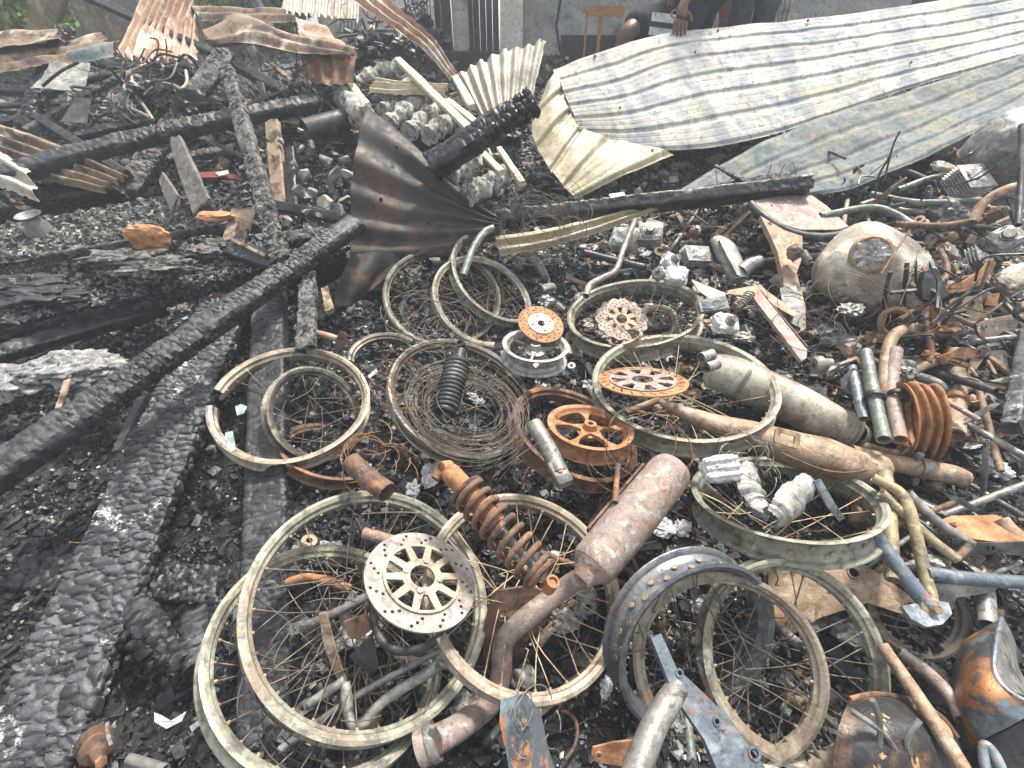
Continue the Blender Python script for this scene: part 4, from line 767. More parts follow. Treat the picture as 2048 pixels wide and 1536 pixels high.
sheetobj('sheet_scrap', 'black crumpled sheet hanging in shade below the triangular sheet', [[Y(702, 505, 1.80), Y(780, 505, 1.86), Y(870, 500, 1.88)], [Y(680, 560, 1.70), Y(740, 555, 1.76), Y(800, 530, 1.84)], [Y(668, 612, 1.62), Y(715, 605, 1.68), Y(765, 560, 1.78)]], 60, 50, 'dark_sheet', ribs=1.5, amp=.015, crumple=.02, seed=9, across='u')
sheetobj('corrugated_sheet', 'narrow yellowish sheet edge lying beneath the long black beam', [[Y(990, 470, 1.93), Y(1100, 455, 1.98), Y(1220, 425, 2.06), Y(1340, 398, 2.14)], [Y(1000, 510, 1.86), Y(1110, 490, 1.92), Y(1230, 450, 2.0), Y(1345, 405, 2.12)]], 80, 40, 'skirt', ribs=2, amp=.009, crumple=.008, seed=10)
sheetobj('corrugated_sheet', 'orange and white corrugated sheet standing upright at the top left', [[Y(285, -25, 3.75), Y(355, -25, 3.75), Y(400, 20, 3.7)], [Y(255, 50, 3.5), Y(320, 55, 3.5), Y(398, 70, 3.5)], [Y(228, 112, 3.25), Y(305, 122, 3.25), Y(392, 118, 3.25)]], 120, 50, 'rusty_sheet', ribs=9, amp=.014, across='u', crumple=.015, seed=11, bite=.4)
sheetobj('bent_sheet', 'long bent brown and black scorched sheet lying across the top centre left', [[Y(405, 52, 3.2), Y(480, 22, 3.35), Y(570, 60, 3.2), Y(715, 92, 3.1)], [Y(410, 78, 3.05), Y(500, 66, 3.1), Y(580, 85, 3.05), Y(712, 112, 3.0)], [Y(425, 88, 3.0), Y(520, 98, 2.95), Y(600, 112, 2.92), Y(700, 116, 2.95)]], 100, 60, 'scorched_sheet', ribs=2.5, amp=.013, crumple=.012, seed=12, bite=.3)
sheetobj('bent_sheet', 'rust-brown sheet end hanging down below the bent scorched sheet', [[Y(600, 110, 2.98), Y(655, 112, 2.98), Y(712, 114, 2.98)], [Y(610, 160, 2.9), Y(660, 172, 2.85), Y(706, 165, 2.9)]], 60, 40, 'rust_dark', ribs=4, amp=.008, across='u', crumple=.01, seed=13)
sheetobj('corrugated_sheet', 'long rust-streaked sheet strip slanting down to the balusters', [[Y(625, -40, 3.9), Y(760, 40, 3.5), Y(850, 105, 3.25), Y(900, 160, 3.05)], [Y(735, -50, 3.9), Y(800, 20, 3.55), Y(870, 80, 3.3), Y(915, 150, 3.1)]], 90, 50, 'rusty_sheet', ribs=3, amp=.012, crumple=.02, seed=14, bite=.3)
sheetobj('corrugated_sheet', 'pale wavy sheet leaning far behind the bent scorched sheet', [[Y(570, -30, 4.6), Y(720, -30, 4.6)], [Y(560, 22, 4.3), Y(715, 42, 4.3)]], 90, 20, 'cream_sheet', ribs=12, amp=.014, across='u', crumple=.01, seed=15)
sheetobj('corrugated_sheet', 'beige and brown ridged sheet lying at the left edge under the long beam', [[Y(-60, 225, 2.5), Y(110, 285, 2.35), Y(250, 345, 2.2)], [Y(-60, 305, 2.3), Y(60, 345, 2.2), Y(210, 385, 2.08)]], 90, 60, 'scorched_sheet', ribs=4, amp=.013, crumple=.015, seed=16)
sheetobj('corrugated_sheet', 'pale torn sheet corner at the left edge above the charred timber end', [[Y(-60, 262, 2.34), Y(60, 340, 2.12)], [Y(-60, 350, 2.1), Y(70, 398, 2.0)]], 50, 30, 'cream_sheet', ribs=2, amp=.012, crumple=.02, seed=17, bite=.5)
for k, (a, b, c_, d, lab) in enumerate([((-40, 105, 3.1), (210, 62, 3.4), (-40, 150, 2.85), (215, 98, 3.1), 'curved tan sheet lying behind the jagged post at left'), ((-40, 62, 3.3), (140, 55, 3.4), (-40, 108, 3.0), (120, 88, 3.1), 'brown bent sheet at the far left below the boards'),
        ((590, 30, 3.5), (640, 42, 3.5), (600, 82, 3.2), (700, 100, 3.15), 'orange-stained torn sheet standing above the scorched sheet end'), ((130, 95, 3.0), (235, 75, 3.1), (140, 125, 2.9), (225, 110, 2.95), 'grey sheet scrap lying left of the orange and white sheet'),
        ((100, 120, 2.9), (180, 125, 2.9), (60, 175, 2.7), (165, 180, 2.7), 'brown-grey sheet plate leaning left of the motorcycle wreck'), ((150, 190, 2.6), (185, 200, 2.6), (118, 245, 2.45), (175, 250, 2.45), 'dark curved plate standing left of the motorcycle wreck'),
        ((380, 10, 3.7), (560, 12, 3.7), (400, 38, 3.5), (600, 40, 3.5), 'dark crumpled sheet below the frame top behind the slim post'), ((750, 155, 3.0), (900, 170, 3.0), (735, 185, 2.85), (890, 185, 2.9), 'beige ridged sheet lying behind the balusters')]):
    mt = ['scorched_sheet', 'scorched_sheet', 'rusty_sheet', 'galv_under', 'stone', 'iron', 'scorched_sheet', 'skirt'][k]
    sheetobj('sheet_scrap', lab, [[Y(*a), Y(*b)], [Y(*c_), Y(*d)]], 60, 36, mt, ribs=[3, 1.5, 2, 1, 0, 0, 2, 4][k], amp=.012, crumple=.014, seed=20 + k, bite=.5)
# ================================================================ BACKGROUND
def boxy(name, label, cat, parts, group=None): return thing(name, label, cat, parts, group)
def slab3(x0, x1, y0, y1, z0, z1):
    m = M(); box(m, ((x0 + x1) / 2, (y0 + y1) / 2, (z0 + z1) / 2), ((x1 - x0) / 2, 0, 0), (0, (y1 - y0) / 2, 0), (0, 0, (z1 - z0) / 2)); return m
YW = 5.6
def xw(px, y=YW, py=60): return float(Y(px, py, y)[0])
thing('plaster_wall', 'stained grey plaster wall standing behind the crouching person', 'wall', [('wall', slab3(xw(1046), xw(1800), YW, YW + .15, .4, 3.0), MT['plaster'])] +
      [('crack', (lambda m: tube(m, [np.array([xw(1128), YW - .004, 1.9]), np.array([xw(1118), YW - .004, 1.25]), np.array([xw(1112), YW - .004, 1.05]), np.array([xw(1122), YW - .004, .85])], .012, 5))(M()), MT['print_black'])])
thing('brick_plinth', 'soot-black low plinth along the foot of the grey plaster wall', 'wall', [('plinth', slab3(xw(1120), xw(1560), YW - .35, YW - .12, .3, .98), MT['char'])])
thing('wall_pillar', 'cream wall pillar between the charred door and the plaster wall', 'pillar', [('shaft', slab3(xw(1001), xw(1045), YW - .12, YW + .14, .4, 3), MT['cream_wall'])])
dp = [('door_frame', slab3(xw(940), xw(948), YW - .14, YW, .75, 3), MT['char_dark'])]
for k in range(4): dp.append(('plank', slab3(xw(949 + 12.5 * k), xw(949 + 12.5 * (k + 1) - 1.2), YW - .10 + .012 * (k % 2), YW - .05, .78, 3), MT['char']))
thing('charred_door', 'black charred plank door between the cream walls', 'door', dp)
thing('cream_wall', 'narrow cream wall strip between the black post and the charred door', 'wall', [('wall', slab3(xw(906), xw(939), YW - .02, YW + .14, .4, 3), MT['cream_wall'])])
thing('charred_post', 'tall black post with a lighter gap at the left of the cream wall strip', 'post', [('post', slab3(xw(876), xw(886), YW - .16, YW - .04, .5, 3), MT['char_dark']), ('post_board', slab3(xw(888), xw(905), YW - .13, YW - .03, .5, 3), MT['char'])])
thing('charred_sill', 'wide black charred sill lying at the foot of the door', 'sill', [('sill', slab3(xw(880), xw(1004), YW - .55, YW - .17, .55, .86), MT['char_dark'])])
thing('white_wall', 'pale wall standing behind the motorcycle wrecks at top centre', 'wall', [('wall', slab3(xw(640, 6.4), xw(874), 6.4, 6.5, .3, 3), MT['cream_wall'])])
# board fence and boundary behind the left half
fp = []
for k in range(30):
    x0 = -6.6 + k * .145; hgt = 2.3 + .25 * vn([[k * .9, 0, 0]])[0]
    fp.append(('board', slab3(x0, x0 + .135, 6.3 + .015 * (k % 3), 6.33 + .015 * (k % 3), .4, hgt), MT['fence']))
thing('board_fence', 'olive brown board fence far behind at the top left', 'fence', fp)
bp = [('board', slab3(-3.55 + .13 * k, -3.43 + .13 * k, 5.2, 5.23, .5, 1.35 - .06 * k), MT['galv_under']) for k in range(5)]
thing('pale_fence', 'short pale bluish board panel standing beside the orange and white sheet', 'fence', bp)
m = M(); beam(m, Y(75, 90, 4.3), Y(112, -40, 4.4), .16, .06, (0, -1, 0), .02, .05, .003, .01); tag(obj('leaning_board', m, MT['fence'], None, Y(75, 90, 4.3)), 'wide grey-brown board leaning at the top left corner', 'board')
def shrub(label, c, r, n, seed):
    q = np.random.RandomState(seed); m = M(); P = q.normal(size=(n, 3)); P /= np.linalg.norm(P, axis=1)[:, None]; P = c + P * (q.uniform(.35, 1, (n, 1)) ** .6) * r * (1 + .3 * vn(P * 2 + seed)[:, None])
    a = q.normal(size=(n, 3)); a /= np.linalg.norm(a, axis=1)[:, None]; b = np.cross(a, q.normal(size=(n, 3))); b /= np.linalg.norm(b, axis=1)[:, None]; s = q.uniform(.02, .05, (n, 1))
    V = np.stack([P - a * s, P + b * s * .45, P + a * s, P - b * s * .45], 1).reshape(-1, 3); m.add(V, np.arange(4 * n).reshape(n, 4)); t = M()
    for k in range(4): tube(t, [c * [1, 1, 0] + [0, 0, .5], c + q.normal(size=3) * .1, c + q.normal(size=3) * np.array(r) * .6], [.03, .02, .008], 6)
    thing('shrub', label, 'shrub', [('foliage', m, MT['leaf']), ('stem', t, MT['bark'])])
shrub('bright green shrub at the top left corner behind the boards', Y(8, 15, 5.0), (.45, .35, .6), 2600, 1)
shrub('small green shrub seen between sheets at the top, left of the slim post', Y(478, -8, 5.8), (.45, .3, .35), 1300, 2)
shrub('green shrub glimpsed behind the sheets right of the slim post', Y(560, -18, 5.9), (.3, .3, .3), 900, 3)
shrub('thin green weeds growing between the leaning board and the fence', Y(45, 70, 4.9), (.3, .25, .28), 700, 4)
# trestle
tp_ = [('beam', slab3(xw(1180, 4.6, 40), xw(1245, 4.6, 40), 4.55, 4.60, 1.10, 1.16), MT['orange_paint']), ('beam', slab3(xw(1168, 4.8, 40), xw(1240, 4.8, 40), 4.80, 4.84, 1.13, 1.17), MT['orange_paint']),
       ('leg', slab3(xw(1197, 4.6, 40), xw(1203, 4.6, 40), 4.56, 4.59, .6, 1.10), MT['orange_paint']), ('leg', slab3(xw(1172, 4.8, 40), xw(1176, 4.8, 40), 4.81, 4.83, .6, 1.13), MT['orange_paint'])]
thing('trestle', 'orange-brown steel trestle standing left of the crouching person', 'trestle', tp_)
sheetobj('hanging_sheet', 'pale blue wavy sheet hanging behind the people at top right', [[Y(1502, -40, 4.6), Y(1598, -40, 4.6)], [Y(1506, 50, 4.6), Y(1580, 45, 4.6)]], 70, 24, 'galv', ribs=9, amp=.01, across='u', crumple=.02, seed=31)
sheetobj('hanging_cloth', 'dark red cloth hanging in shade behind the second person', [[Y(1440, -30, 5.2), Y(1510, -30, 5.2)], [Y(1440, 62, 5.2), Y(1505, 60, 5.2)]], 30, 24, 'redcloth', ribs=3, amp=.02, across='u', crumple=.03, seed=32, cat='cloth')
thing('dark_shed', 'dark charred shed front seen above the right end of the pale sheet', 'shed', [('wall', slab3(xw(1600, 6.2), xw(2300, 6.2), 6.2, 6.4, .4, 3), MT['char_dark']), ('post', slab3(xw(1590, 6), xw(1600, 6), 5.95, 6.05, .4, 3), MT['bark'])])

# ================================================================ PEOPLE
def skin(name, pts, edges, mt, parent, sub=2):
    P = np.array([p[:3] for p in pts], float); org = np.array(parent.location) if parent else P[0]
    me = bpy.data.meshes.new(name); me.from_pydata([tuple(p - org) for p in P], edges, []); o = bpy.data.objects.new(name, me); C.objects.link(o)
    if parent: o.parent = parent
    else: o.location = org
    md = o.modifiers.new('skin', 'SKIN'); md.use_smooth_shade = True
    for i, v in enumerate(me.skin_vertices[0].data): r = pts[i][3]; v.radius = (r, r) if np.isscalar(r) else r; v.use_root = (i == 0)
    s = o.modifiers.new('sub', 'SUBSURF'); s.levels = s.render_levels = sub; me.materials.append(mt); return o
def A(*a): return np.array(a, float)
def person(label, J, extra):
    r = bpy.data.objects.new('person', None); C.objects.link(r); r.location = (J['pelvis'][0], J['pelvis'][1], .5); tag(r, label, 'person')
    q = lambda k, rad: (*J[k], rad)
    lerp = lambda a, b, t: A(*J[a]) * (1 - t) + A(*J[b]) * t
    pts = [q('pelvis', .14), q('chest', .15), q('neck', .06), (*(A(*J['head']) - [0, 0, .07]), .075), (*(A(*J['head']) + [0, 0, .05]), .085)]; ed = [(0, 1), (1, 2), (2, 3), (3, 4)]
    for s in 'LR':
        b = len(pts); pts += [q('sh' + s, .062), (*lerp('sh' + s, 'el' + s, .5), .048), q('el' + s, .040), (*lerp('el' + s, 'wr' + s, .4), .038), q('wr' + s, .026), (*lerp('wr' + s, 'ha' + s, .5), (.036, .020)), (*J['ha' + s], (.038, .017))]
        ed += [(1, b)] + [(b + i, b + i + 1) for i in range(6)]
        b = len(pts); pts += [q('hp' + s, .095), (*lerp('hp' + s, 'kn' + s, .5), .080), q('kn' + s, .060), (*lerp('kn' + s, 'an' + s, .35), .056), q('an' + s, .038), (*(A(*J['an' + s]) + [0, -.04, -.06]), .038), (*(A(*J['an' + s]) + [0, -.17, -.07]), .030)]
        ed += [(0, b)] + [(b + i, b + i + 1) for i in range(6)]
    skin('body', pts, ed, MT['skin'], r)
    for s in 'LR':                                  # fingers: five short skinned chains rooted in the palm
        h = A(*J['ha' + s]); w_ = A(*J['wr' + s]); d = nrm(h - w_); side = nrm(np.cross(d, (0, -1, 0))) * (1 if s == 'L' else -1)
        dn = nrm(A(*J.get('curl' + s, (0, -.25, -1))))
        for k, (off, ln) in enumerate(((-.030, .062), (-.010, .076), (.011, .080), (.031, .070))):
            p0 = h + side * off + d * .004; p1 = h + side * off * 1.12 + nrm(d * 1 + dn * .3) * ln * .5; p2 = p1 + nrm(d * .5 + dn) * ln * .36; p3 = p2 + nrm(d * .1 + dn) * ln * .3
            skin('finger', [(*p0, .0095), (*p1, .0088), (*p2, .0082), (*p3, .0066)], [(0, 1), (1, 2), (2, 3)], MT['skin'], r)
        t0 = (h + w_) / 2 - side * .028; t1 = t0 + nrm(-side + d * .9) * .035; t2 = t1 + nrm(-side * .3 + d) * .032
        skin('thumb', [(*t0, .013), (*t1, .011), (*t2, .0085)], [(0, 1), (1, 2)], MT['skin'], r)
    # clothes follow the same joints, a little wider
    ph = J.get('hem', 1.0); sh = [q('pelvis', .165)]; ed = []
    for s in 'LR':
        b = len(sh); e = lerp('hp' + s, 'kn' + s, ph) if ph <= 1 else lerp('kn' + s, 'an' + s, .93)
        mid = [(*lerp('hp' + s, 'kn' + s, .5), .102)] + ([(*J['kn' + s], .078), (*lerp('kn' + s, 'an' + s, .4), .070)] if ph > 1 else []); sh += [q('hp' + s, .115)] + mid + [(*e, .098 if ph <= 1 else .062)]
        ed += [(0, b)] + [(b + i, b + i + 1) for i in range(len(mid) + 1)]
    skin('shorts' if ph <= 1 else 'trousers', sh, ed, MT[extra['legs']], r)
    sh = [(*(A(*J['pelvis']) + [0, 0, .03]), .168), q('chest', .17), (*lerp('chest', 'neck', .6), .10)]; ed = [(0, 1), (1, 2)]
    for s in 'LR': b = len(sh); sh += [q('sh' + s, .078), (*lerp('sh' + s, 'el' + s, .6), .064)]; ed += [(1, b), (b, b + 1)]
    skin('shirt', sh, ed, MT[extra['top']], r)
    hd = A(*J['head']); f = A(0, -1, -.2); m = M(); lump(m, hd + [0, .012, .055], (.088, .10, .085), 3, .04, 4, 1); part_of(r, 'hair', m, MT['hair'])
    for s in (-1, 1):
        m = M(); lump(m, hd + [s * .032, -.078, .0], (.013, .010, .009), 2, 0); part_of(r, 'eye', m, MT['alu_white']); m = M(); lump(m, hd + [s * .083, .0, -.01], (.012, .022, .032), 2, .1, 3, 2); part_of(r, 'ear', m, MT['skin'])
    m = M(); lump(m, hd + [0, -.092, -.03], (.016, .018, .024), 2, .05, 2, 3); part_of(r, 'nose', m, MT['skin']); m = M(); lump(m, hd + [0, -.078, -.068], (.026, .012, .009), 2, .05, 2, 4); part_of(r, 'mouth', m, MT['rust_dark'])
    return r
kR = Y(1252, 66, 3.58); kL = Y(1345, 66, 3.72); wr = Y(1366, 6, 3.33)
person('crouching person in navy shorts gripping the top edge of the large pale sheet', dict(pelvis=(1.22, 4.02, 1.17), chest=(1.28, 3.86, 1.52), neck=(1.28, 3.74, 1.74), head=(1.28, 3.66, 1.90),
    shL=(1.46, 3.78, 1.64), elL=(1.40, 3.58, 1.40), wrL=tuple(wr), haL=tuple(Y(1362, 38, 3.28)), curlL=(0, -.35, -1), shR=(1.10, 3.80, 1.64), elR=(1.00, 3.62, 1.40), wrR=(.92, 3.46, 1.24), haR=(.90, 3.42, 1.20),
    hpR=(1.10, 3.98, 1.15), knR=tuple(kR), anR=(kR[0] - .02, 3.66, .60), hpL=(1.34, 4.0, 1.15), knL=tuple(kL), anL=(kL[0], 3.9, .60), hem=.92), dict(legs='cloth_navy', top='cloth_navy'))
person('second person standing in dark grey trousers behind the pale sheet', dict(pelvis=(1.78, 4.32, 1.52), chest=(1.78, 4.26, 1.86), neck=(1.78, 4.22, 2.1), head=(1.78, 4.2, 2.27),
    shL=(1.98, 4.25, 2.02), elL=(2.03, 4.22, 1.70), wrL=tuple(Y(1460, -30, 4.15)), haL=tuple(Y(1455, -8, 4.12)), curlL=(-.3, -.2, -1), shR=(1.58, 4.25, 2.02), elR=(1.5, 4.28, 1.7), wrR=(1.5, 4.2, 1.45), haR=(1.5, 4.18, 1.38),
    hpR=(1.68, 4.3, 1.48), knR=(1.64, 4.18, 1.06), anR=(1.62, 4.25, .66), hpL=(1.88, 4.3, 1.48), knL=(1.82, 4.2, 1.06), anL=(1.86, 4.3, .66), hem=2), dict(legs='cloth_grey', top='cloth_navy'))
m = M(); cbox(m, Y(1324, 50, 3.5), .07, .010, .055, (0.1, .2, 1)); m2 = M(); cbox(m2, Y(1326, 50, 3.485), .078, .004, .012, (0.1, .2, 1)); m3 = M(); ringm = Y(1349, 28, 3.44); tube(m3, [ringm + [.018 * math.cos(a), 0, .018 * math.sin(a)] for a in np.linspace(0, 6.28, 13)], .005, 6)
thing('white_bag', 'small white bag with a black band held beside the gripping hand', 'bag', [('bag', m, MT['cloth_white']), ('band', m2, MT['print_black']), ('buckle', m3, MT['alu'])])

# ================================================================ BALUSTERS, RAILS, STONES
def baluster(label, a, b, r, sd=0):
    a, b = np.asarray(a), np.asarray(b); L = np.linalg.norm(b - a); m = M()
    t = np.array([0, .06, .09, .16, .24, .34, .42, .47, .50, .53, .58, .66, .76, .84, .91, .94, 1.]); f = np.array([1., 1., .72, .66, .8, 1.05, 1., .75, .55, .75, 1., 1.05, .8, .66, .72, 1., 1.])
    tt = np.linspace(0, 1, 60); rr = np.interp(tt, t, f) * r; P = a + (b - a) * tt[:, None]; tube(m, P, rr, 22, rnd=(r * .2, 50)); c = (a + b) / 2
    tag(obj('baluster', m, MT['concrete'], None, c, 60), label, 'baluster', 'fallen balusters from the stair rail')
BL = [((704, 168, 2.70), (800, 130, 2.85), 'topmost burnt baluster lying nearly level above the others'), ((822, 163, 2.68), (768, 226, 2.45), 'second burnt baluster leaning left under the long cream rail'), ((856, 188, 2.58), (778, 248, 2.36), 'third burnt baluster, the longest one below the long cream rail'),
      ((880, 212, 2.5), (818, 264, 2.32), 'fourth burnt baluster ending above the thin charred beam'), ((906, 238, 2.42), (856, 272, 2.28), 'fifth burnt baluster next to the short black beam'), ((972, 312, 2.15), (898, 352, 2.0), 'burnt baluster lying below the short black beam'),
      ((1008, 352, 2.1), (936, 392, 1.96), 'lowest burnt baluster behind the point of the dark sheet'), ((684, 192, 2.5), (732, 238, 2.3), 'thick pale baluster stump at the tip of the dark sheet')]
for i, (a, b, lab) in enumerate(BL): baluster(lab, D(*a), D(*b), .048 if i < 7 else .055, i)
RL = [((796, 120, 2.62), (942, 262, 2.12), .036, 'long cream rail lying diagonally over the balusters'), ((672, 136, 2.66), (735, 210, 2.36), .034, 'short cream rail stub left of the balusters'), ((906, 148, 2.6), (944, 214, 2.35), .036, 'upright cream rail piece beside the cream wavy sheet'),
      ((895, 200, 2.45), (954, 248, 2.2), .026, 'thin cream rail piece touching the short black beam'), ((955, 296, 2.15), (1003, 345, 2.0), .026, 'cream rail splinter below the short black beam'), ((998, 296, 2.15), (1044, 366, 1.98), .024, 'broken rail end lying among ash right of the splinter')]
for a, b, w_, lab in RL:
    m = M(); beam(m, D(*a), D(*b), w_, w_ * .8, (0, -.7, .7), .006, .03, .0008, .004, jag=.008); tag(obj('rail', m, MT['rail'], None, D(*a), 45), lab, 'rail')
SN = [(600, 262, .035), (622, 290, .04), (600, 300, .03), (648, 318, .055), (690, 318, .05), (668, 352, .09), (612, 352, .05), (598, 385, .055), (628, 384, .04), (655, 404, .05), (692, 398, .045), (612, 425, .04), (680, 428, .06), (590, 330, .035), (640, 432, .03), (560, 282, .03),
      (575, 440, .03), (700, 350, .05), (520, 300, .03), (1015, 332, .04), (1062, 330, .035), (1040, 372, .04), (985, 372, .035)]
SL = ['stone just left of the dark can, small and angular', 'stone directly below the left end of the dark can', 'small stone at the left edge of the pile, below the dark can', 'x', 'grey stone touching the dark sheet edge at the top of the pile', 'x', 'mid-size stone left of the largest stone', 'stone below the mid-size stone, next to the black beam', 'small stone wedged under the largest stone', 'stone below the largest stone, in the middle of the pile', 'stone lying against the dark sheet edge at mid height', 'small stone at the lower left of the pile', 'x', 'small stone leaning on the black beam beside the tan board', 'small stone at the bottom of the pile', 'small stone between the narrow grey plank and the tan board', 'small stone at the foot of the tan board', 'stone right of the largest stone, partly behind the dark sheet', 'small stone beside the narrow grey plank', 'small grey stone below the right end of the thin charred beam', 'small stone among ash near the folded sheet edge', 'small stone near the broken rail end', 'small stone behind the point of the dark sheet']
lbs = {5: 'largest angular grey stone in the pile left of the dark sheet', 12: 'flat grey stone leaning against the lower left of the dark sheet', 3: 'grey stone at the top of the stone pile left of the dark sheet'}
for i, (x, y, r) in enumerate(SN):
    m = M(); P = D(x, y, 2.25 - (y - 260) * .0018); stone(m, P, (r, r * .75, r * .6), i); tag(obj('stone', m, MT['stone'], None, P, 20), lbs.get(i, SL[i]), 'stone', 'broken stones beside the dark sheet')
# small can and vase
m = M(); a, b = D(610, 262, 2.35), D(690, 240, 2.45); pipe(m, [a + (b - a) * t for t in (0, .33, .66, 1)], .058, seg=24); tag(obj('metal_can', m, MT['iron'], None, a), 'dark cylindrical can lying above the stone pile', 'can')
m = M(); c = D(78, 452, 1.9); lathe(m, [(.008, 0), (.05, 0), (.056, .02), (.05, .05), (.030, .085), (.028, .095), (.042, .112), (.046, .114), (.040, .108), (.024, .095), (.008, .09)][::-1], c - np.array([0, 0, .06]), (0, -.15, 1), 32); tag(obj('vase', m, MT['glaze'], None, c), 'grey narrow-necked vase standing on debris at the left', 'vase')

# ================================================================ TUBES, EXHAUSTS, SHOCKS
def tubeobj(name, label, pts, r, mt, cat='tube', group=None, k=6, open_=True, extra=None, rnd=(.0012, 40)):
    P = [PT(p) for p in pts]; m = M()
    if open_ and np.min(r) > .004: pipe(m, P, r, wall=min(.003, np.min(r) * .25), k=k, rnd=rnd)
    else: tube(m, smoothpath(P, k), r, 8)
    c = np.mean(P, 0)
    if extra: return thing(name, label, cat, [('tube', m, MT[mt])] + extra(P), group)
    return tag(obj(name, m, MT[mt], None, c, 50), label, cat, group)
# big muffler with long pipe
P0, P1 = D(1182, 1136, .95), D(1338, 945, 1.08); ax = nrm(P1 - P0); m = M()
tube(m, smoothpath([P0 - ax * .035, P0 - ax * .015, P0, P0 + ax * .02, (P0 + P1) / 2, P1 - ax * .02, P1, P1 + ax * .018, P1 + ax * .022], 5), [.020, .030, .045, .050, .052, .052, .052, .044, .030], 32, rnd=(.0015, 18))
me_ = M(); lathe(me_, [(.036, 0), (.045, .004), (.050, -.002), (.045, -.006)][::-1], P1 + ax * .004, ax, 32); b1 = M(); s_ = nrm(np.cross(ax, [0, 0, 1])); box(b1, (P0 + P1) / 2 - s_ * .056 + ax * .02, ax * .11, s_ * .003, np.cross(ax, s_) * .012)
pp = M(); tube(pp, smoothpath([P0 - ax * .02, D(1130, 1175, 0.978), D(1060, 1230, 0.967), D(1010, 1280, 0.962), D(1003, 1345, 0.952), D(985, 1400, 0.926), D(925, 1450, .86), D(868, 1482, .81)], 6), [.021, .022, .022, .022, .022, .022, .023, .024], 18, rnd=(.0015, 18))
P2 = D(868, 1482, .81); cl = M(); ax2 = nrm(D(925, 1450, .82) - P2); pipe(cl, [P2 - ax2 * .03, P2 + ax2 * .004], .029, seg=20); cb = M(); lathe(cb, [(.029, -.007), (.033, -.007), (.033, .007), (.029, .007)], P2 - ax2 * .002, ax2, 24); bl = M(); tube(bl, [P2 + A(0, 0, .028), P2 + A(0, .01, .045)], .005, 8)
thing('exhaust', 'mauve rusty muffler with a long curved pipe running under the cream wheel', 'exhaust', [('muffler', m, MT['rust_pink'], [('end_ring', me_, MT['rust_tan'])]), ('mounting_strap', b1, MT['rust_dark']), ('exhaust_pipe', pp, MT['rust_pink'], [('pipe_clamp', cb, MT['steel'], ), ('clamp_bolt', bl, MT['steel'])]), ('elbow_flange', cl, MT['rust_pink'])])
# heat shield muffler
m = M(); tube(m, smoothpath([D(1318, 800, 1.325), D(1352, 818, 1.313), D(1420, 845, 1.280), D(1500, 868, 1.246), D(1560, 890, 1.224), D(1650, 915, 1.201), D(1715, 935, 1.190), D(1770, 930, 1.190)], 6), [.012, .022, .030, .042, .050, .055, .050, .030], 28, flat=.85, rnd=(.004, 12))
p2 = M(); pipe(p2, [D(1700, 905, 1.235), D(1760, 920, 1.224), D(1830, 935, 1.212), D(1900, 948, 1.212), D(1928, 958, 1.212)], [.022, .022, .024, .026, .024], seg=20); sh_ = M(); q0, q1 = D(1545, 868, 1.157), D(1600, 885, 1.157); e1_, e2_, n_ = frame(nrm(A(0, -.6, .8)), q1 - q0)
prism(sh_, [[(-.028, -.02), (.028, -.02), (.032, -.014), (.032, .014), (.028, .02), (-.028, .02), (-.032, .014), (-.032, -.014)], [(-.018, -.01), (.018, -.01), (.018, .01), (-.018, .01)]], (q0 + q1) / 2, n_, .006, q1 - q0)
c3 = M(); a3 = nrm(D(1900, 948, 1.212) - D(1760, 920, 1.224)); lathe(c3, [(.025, -.012), (.029, -.012), (.029, .012), (.025, .012)], D(1842, 936, 1.212), a3, 24); c4 = M(); cbox(c4, D(1838, 912, 1.190), .008, .006, .010, (0, 0, 1)); wl = M(); tube(wl, smoothpath([D(1560, 905, 1.145), D(1640, 938, 1.134), D(1700, 945, 1.134), D(1765, 932, 1.157)], 6), .0025, 6)
thing('exhaust', 'tan rusty exhaust with a welded bracket and a cut tail pipe at right', 'exhaust', [('muffler', m, MT['rust_tan'], [('weld_seam', wl, MT['rust_dark']), ('bracket_plate', sh_, MT['rust_tan'])]), ('tail_pipe', p2, MT['rust_tan'], [('pipe_clamp', c3, MT['steel']), ('clamp_bolt', c4, MT['steel'])])])
# grey muffler
m = M(); tube(m, smoothpath([D(1412, 738, 1.437), D(1425, 742, 1.432), D(1470, 755, 1.426), D(1590, 810, 1.370), D(1700, 866, 1.325), D(1712, 872, 1.319)], 6), [.028, .056, .064, .062, .052, .030], 30, rnd=(.0015, 14))
bd = M(); g0, g1 = D(1470, 755, 1.426), D(1590, 810, 1.370); lathe(bd, [(.064, -.006), (.067, -.006), (.067, .006), (.064, .006)], g0 + (g1 - g0) * .12, nrm(g1 - g0), 32); e3 = M(); lathe(e3, [(.046, -.004), (.055, -.002), (.056, .004), (.046, .006)], D(1702, 867, 1.323), nrm(g1 - g0), 32)
t3 = M(); pipe(t3, [D(1716, 890, 1.313), D(1760, 905, 1.302), D(1830, 920, 1.292)], .018, seg=16); pt = M(); lump(pt, D(1680, 858, 1.269), (.03, .012, .02), 3, .5, 3, 5)
thing('exhaust', 'large smooth grey muffler with a dark blue scorched patch at its end', 'exhaust', [('muffler', m, MT['tank'], [('band', bd, MT['steel']), ('end_cap', e3, MT['tank'])]), ('outlet_pipe', t3, MT['rust_tan'])])
for k, (x, y) in enumerate(((1402, 716), (1412, 735))): m = M(); a = D(x, y, 1.3); pipe(m, [a, a + A(.04, .02, 0)], .016, seg=18); tag(obj('pipe_stub', m, MT['steel'], None, a), ['upper', 'lower'][k] + ' of two short pipe stubs at the grey muffler inlet', 'pipe stub')
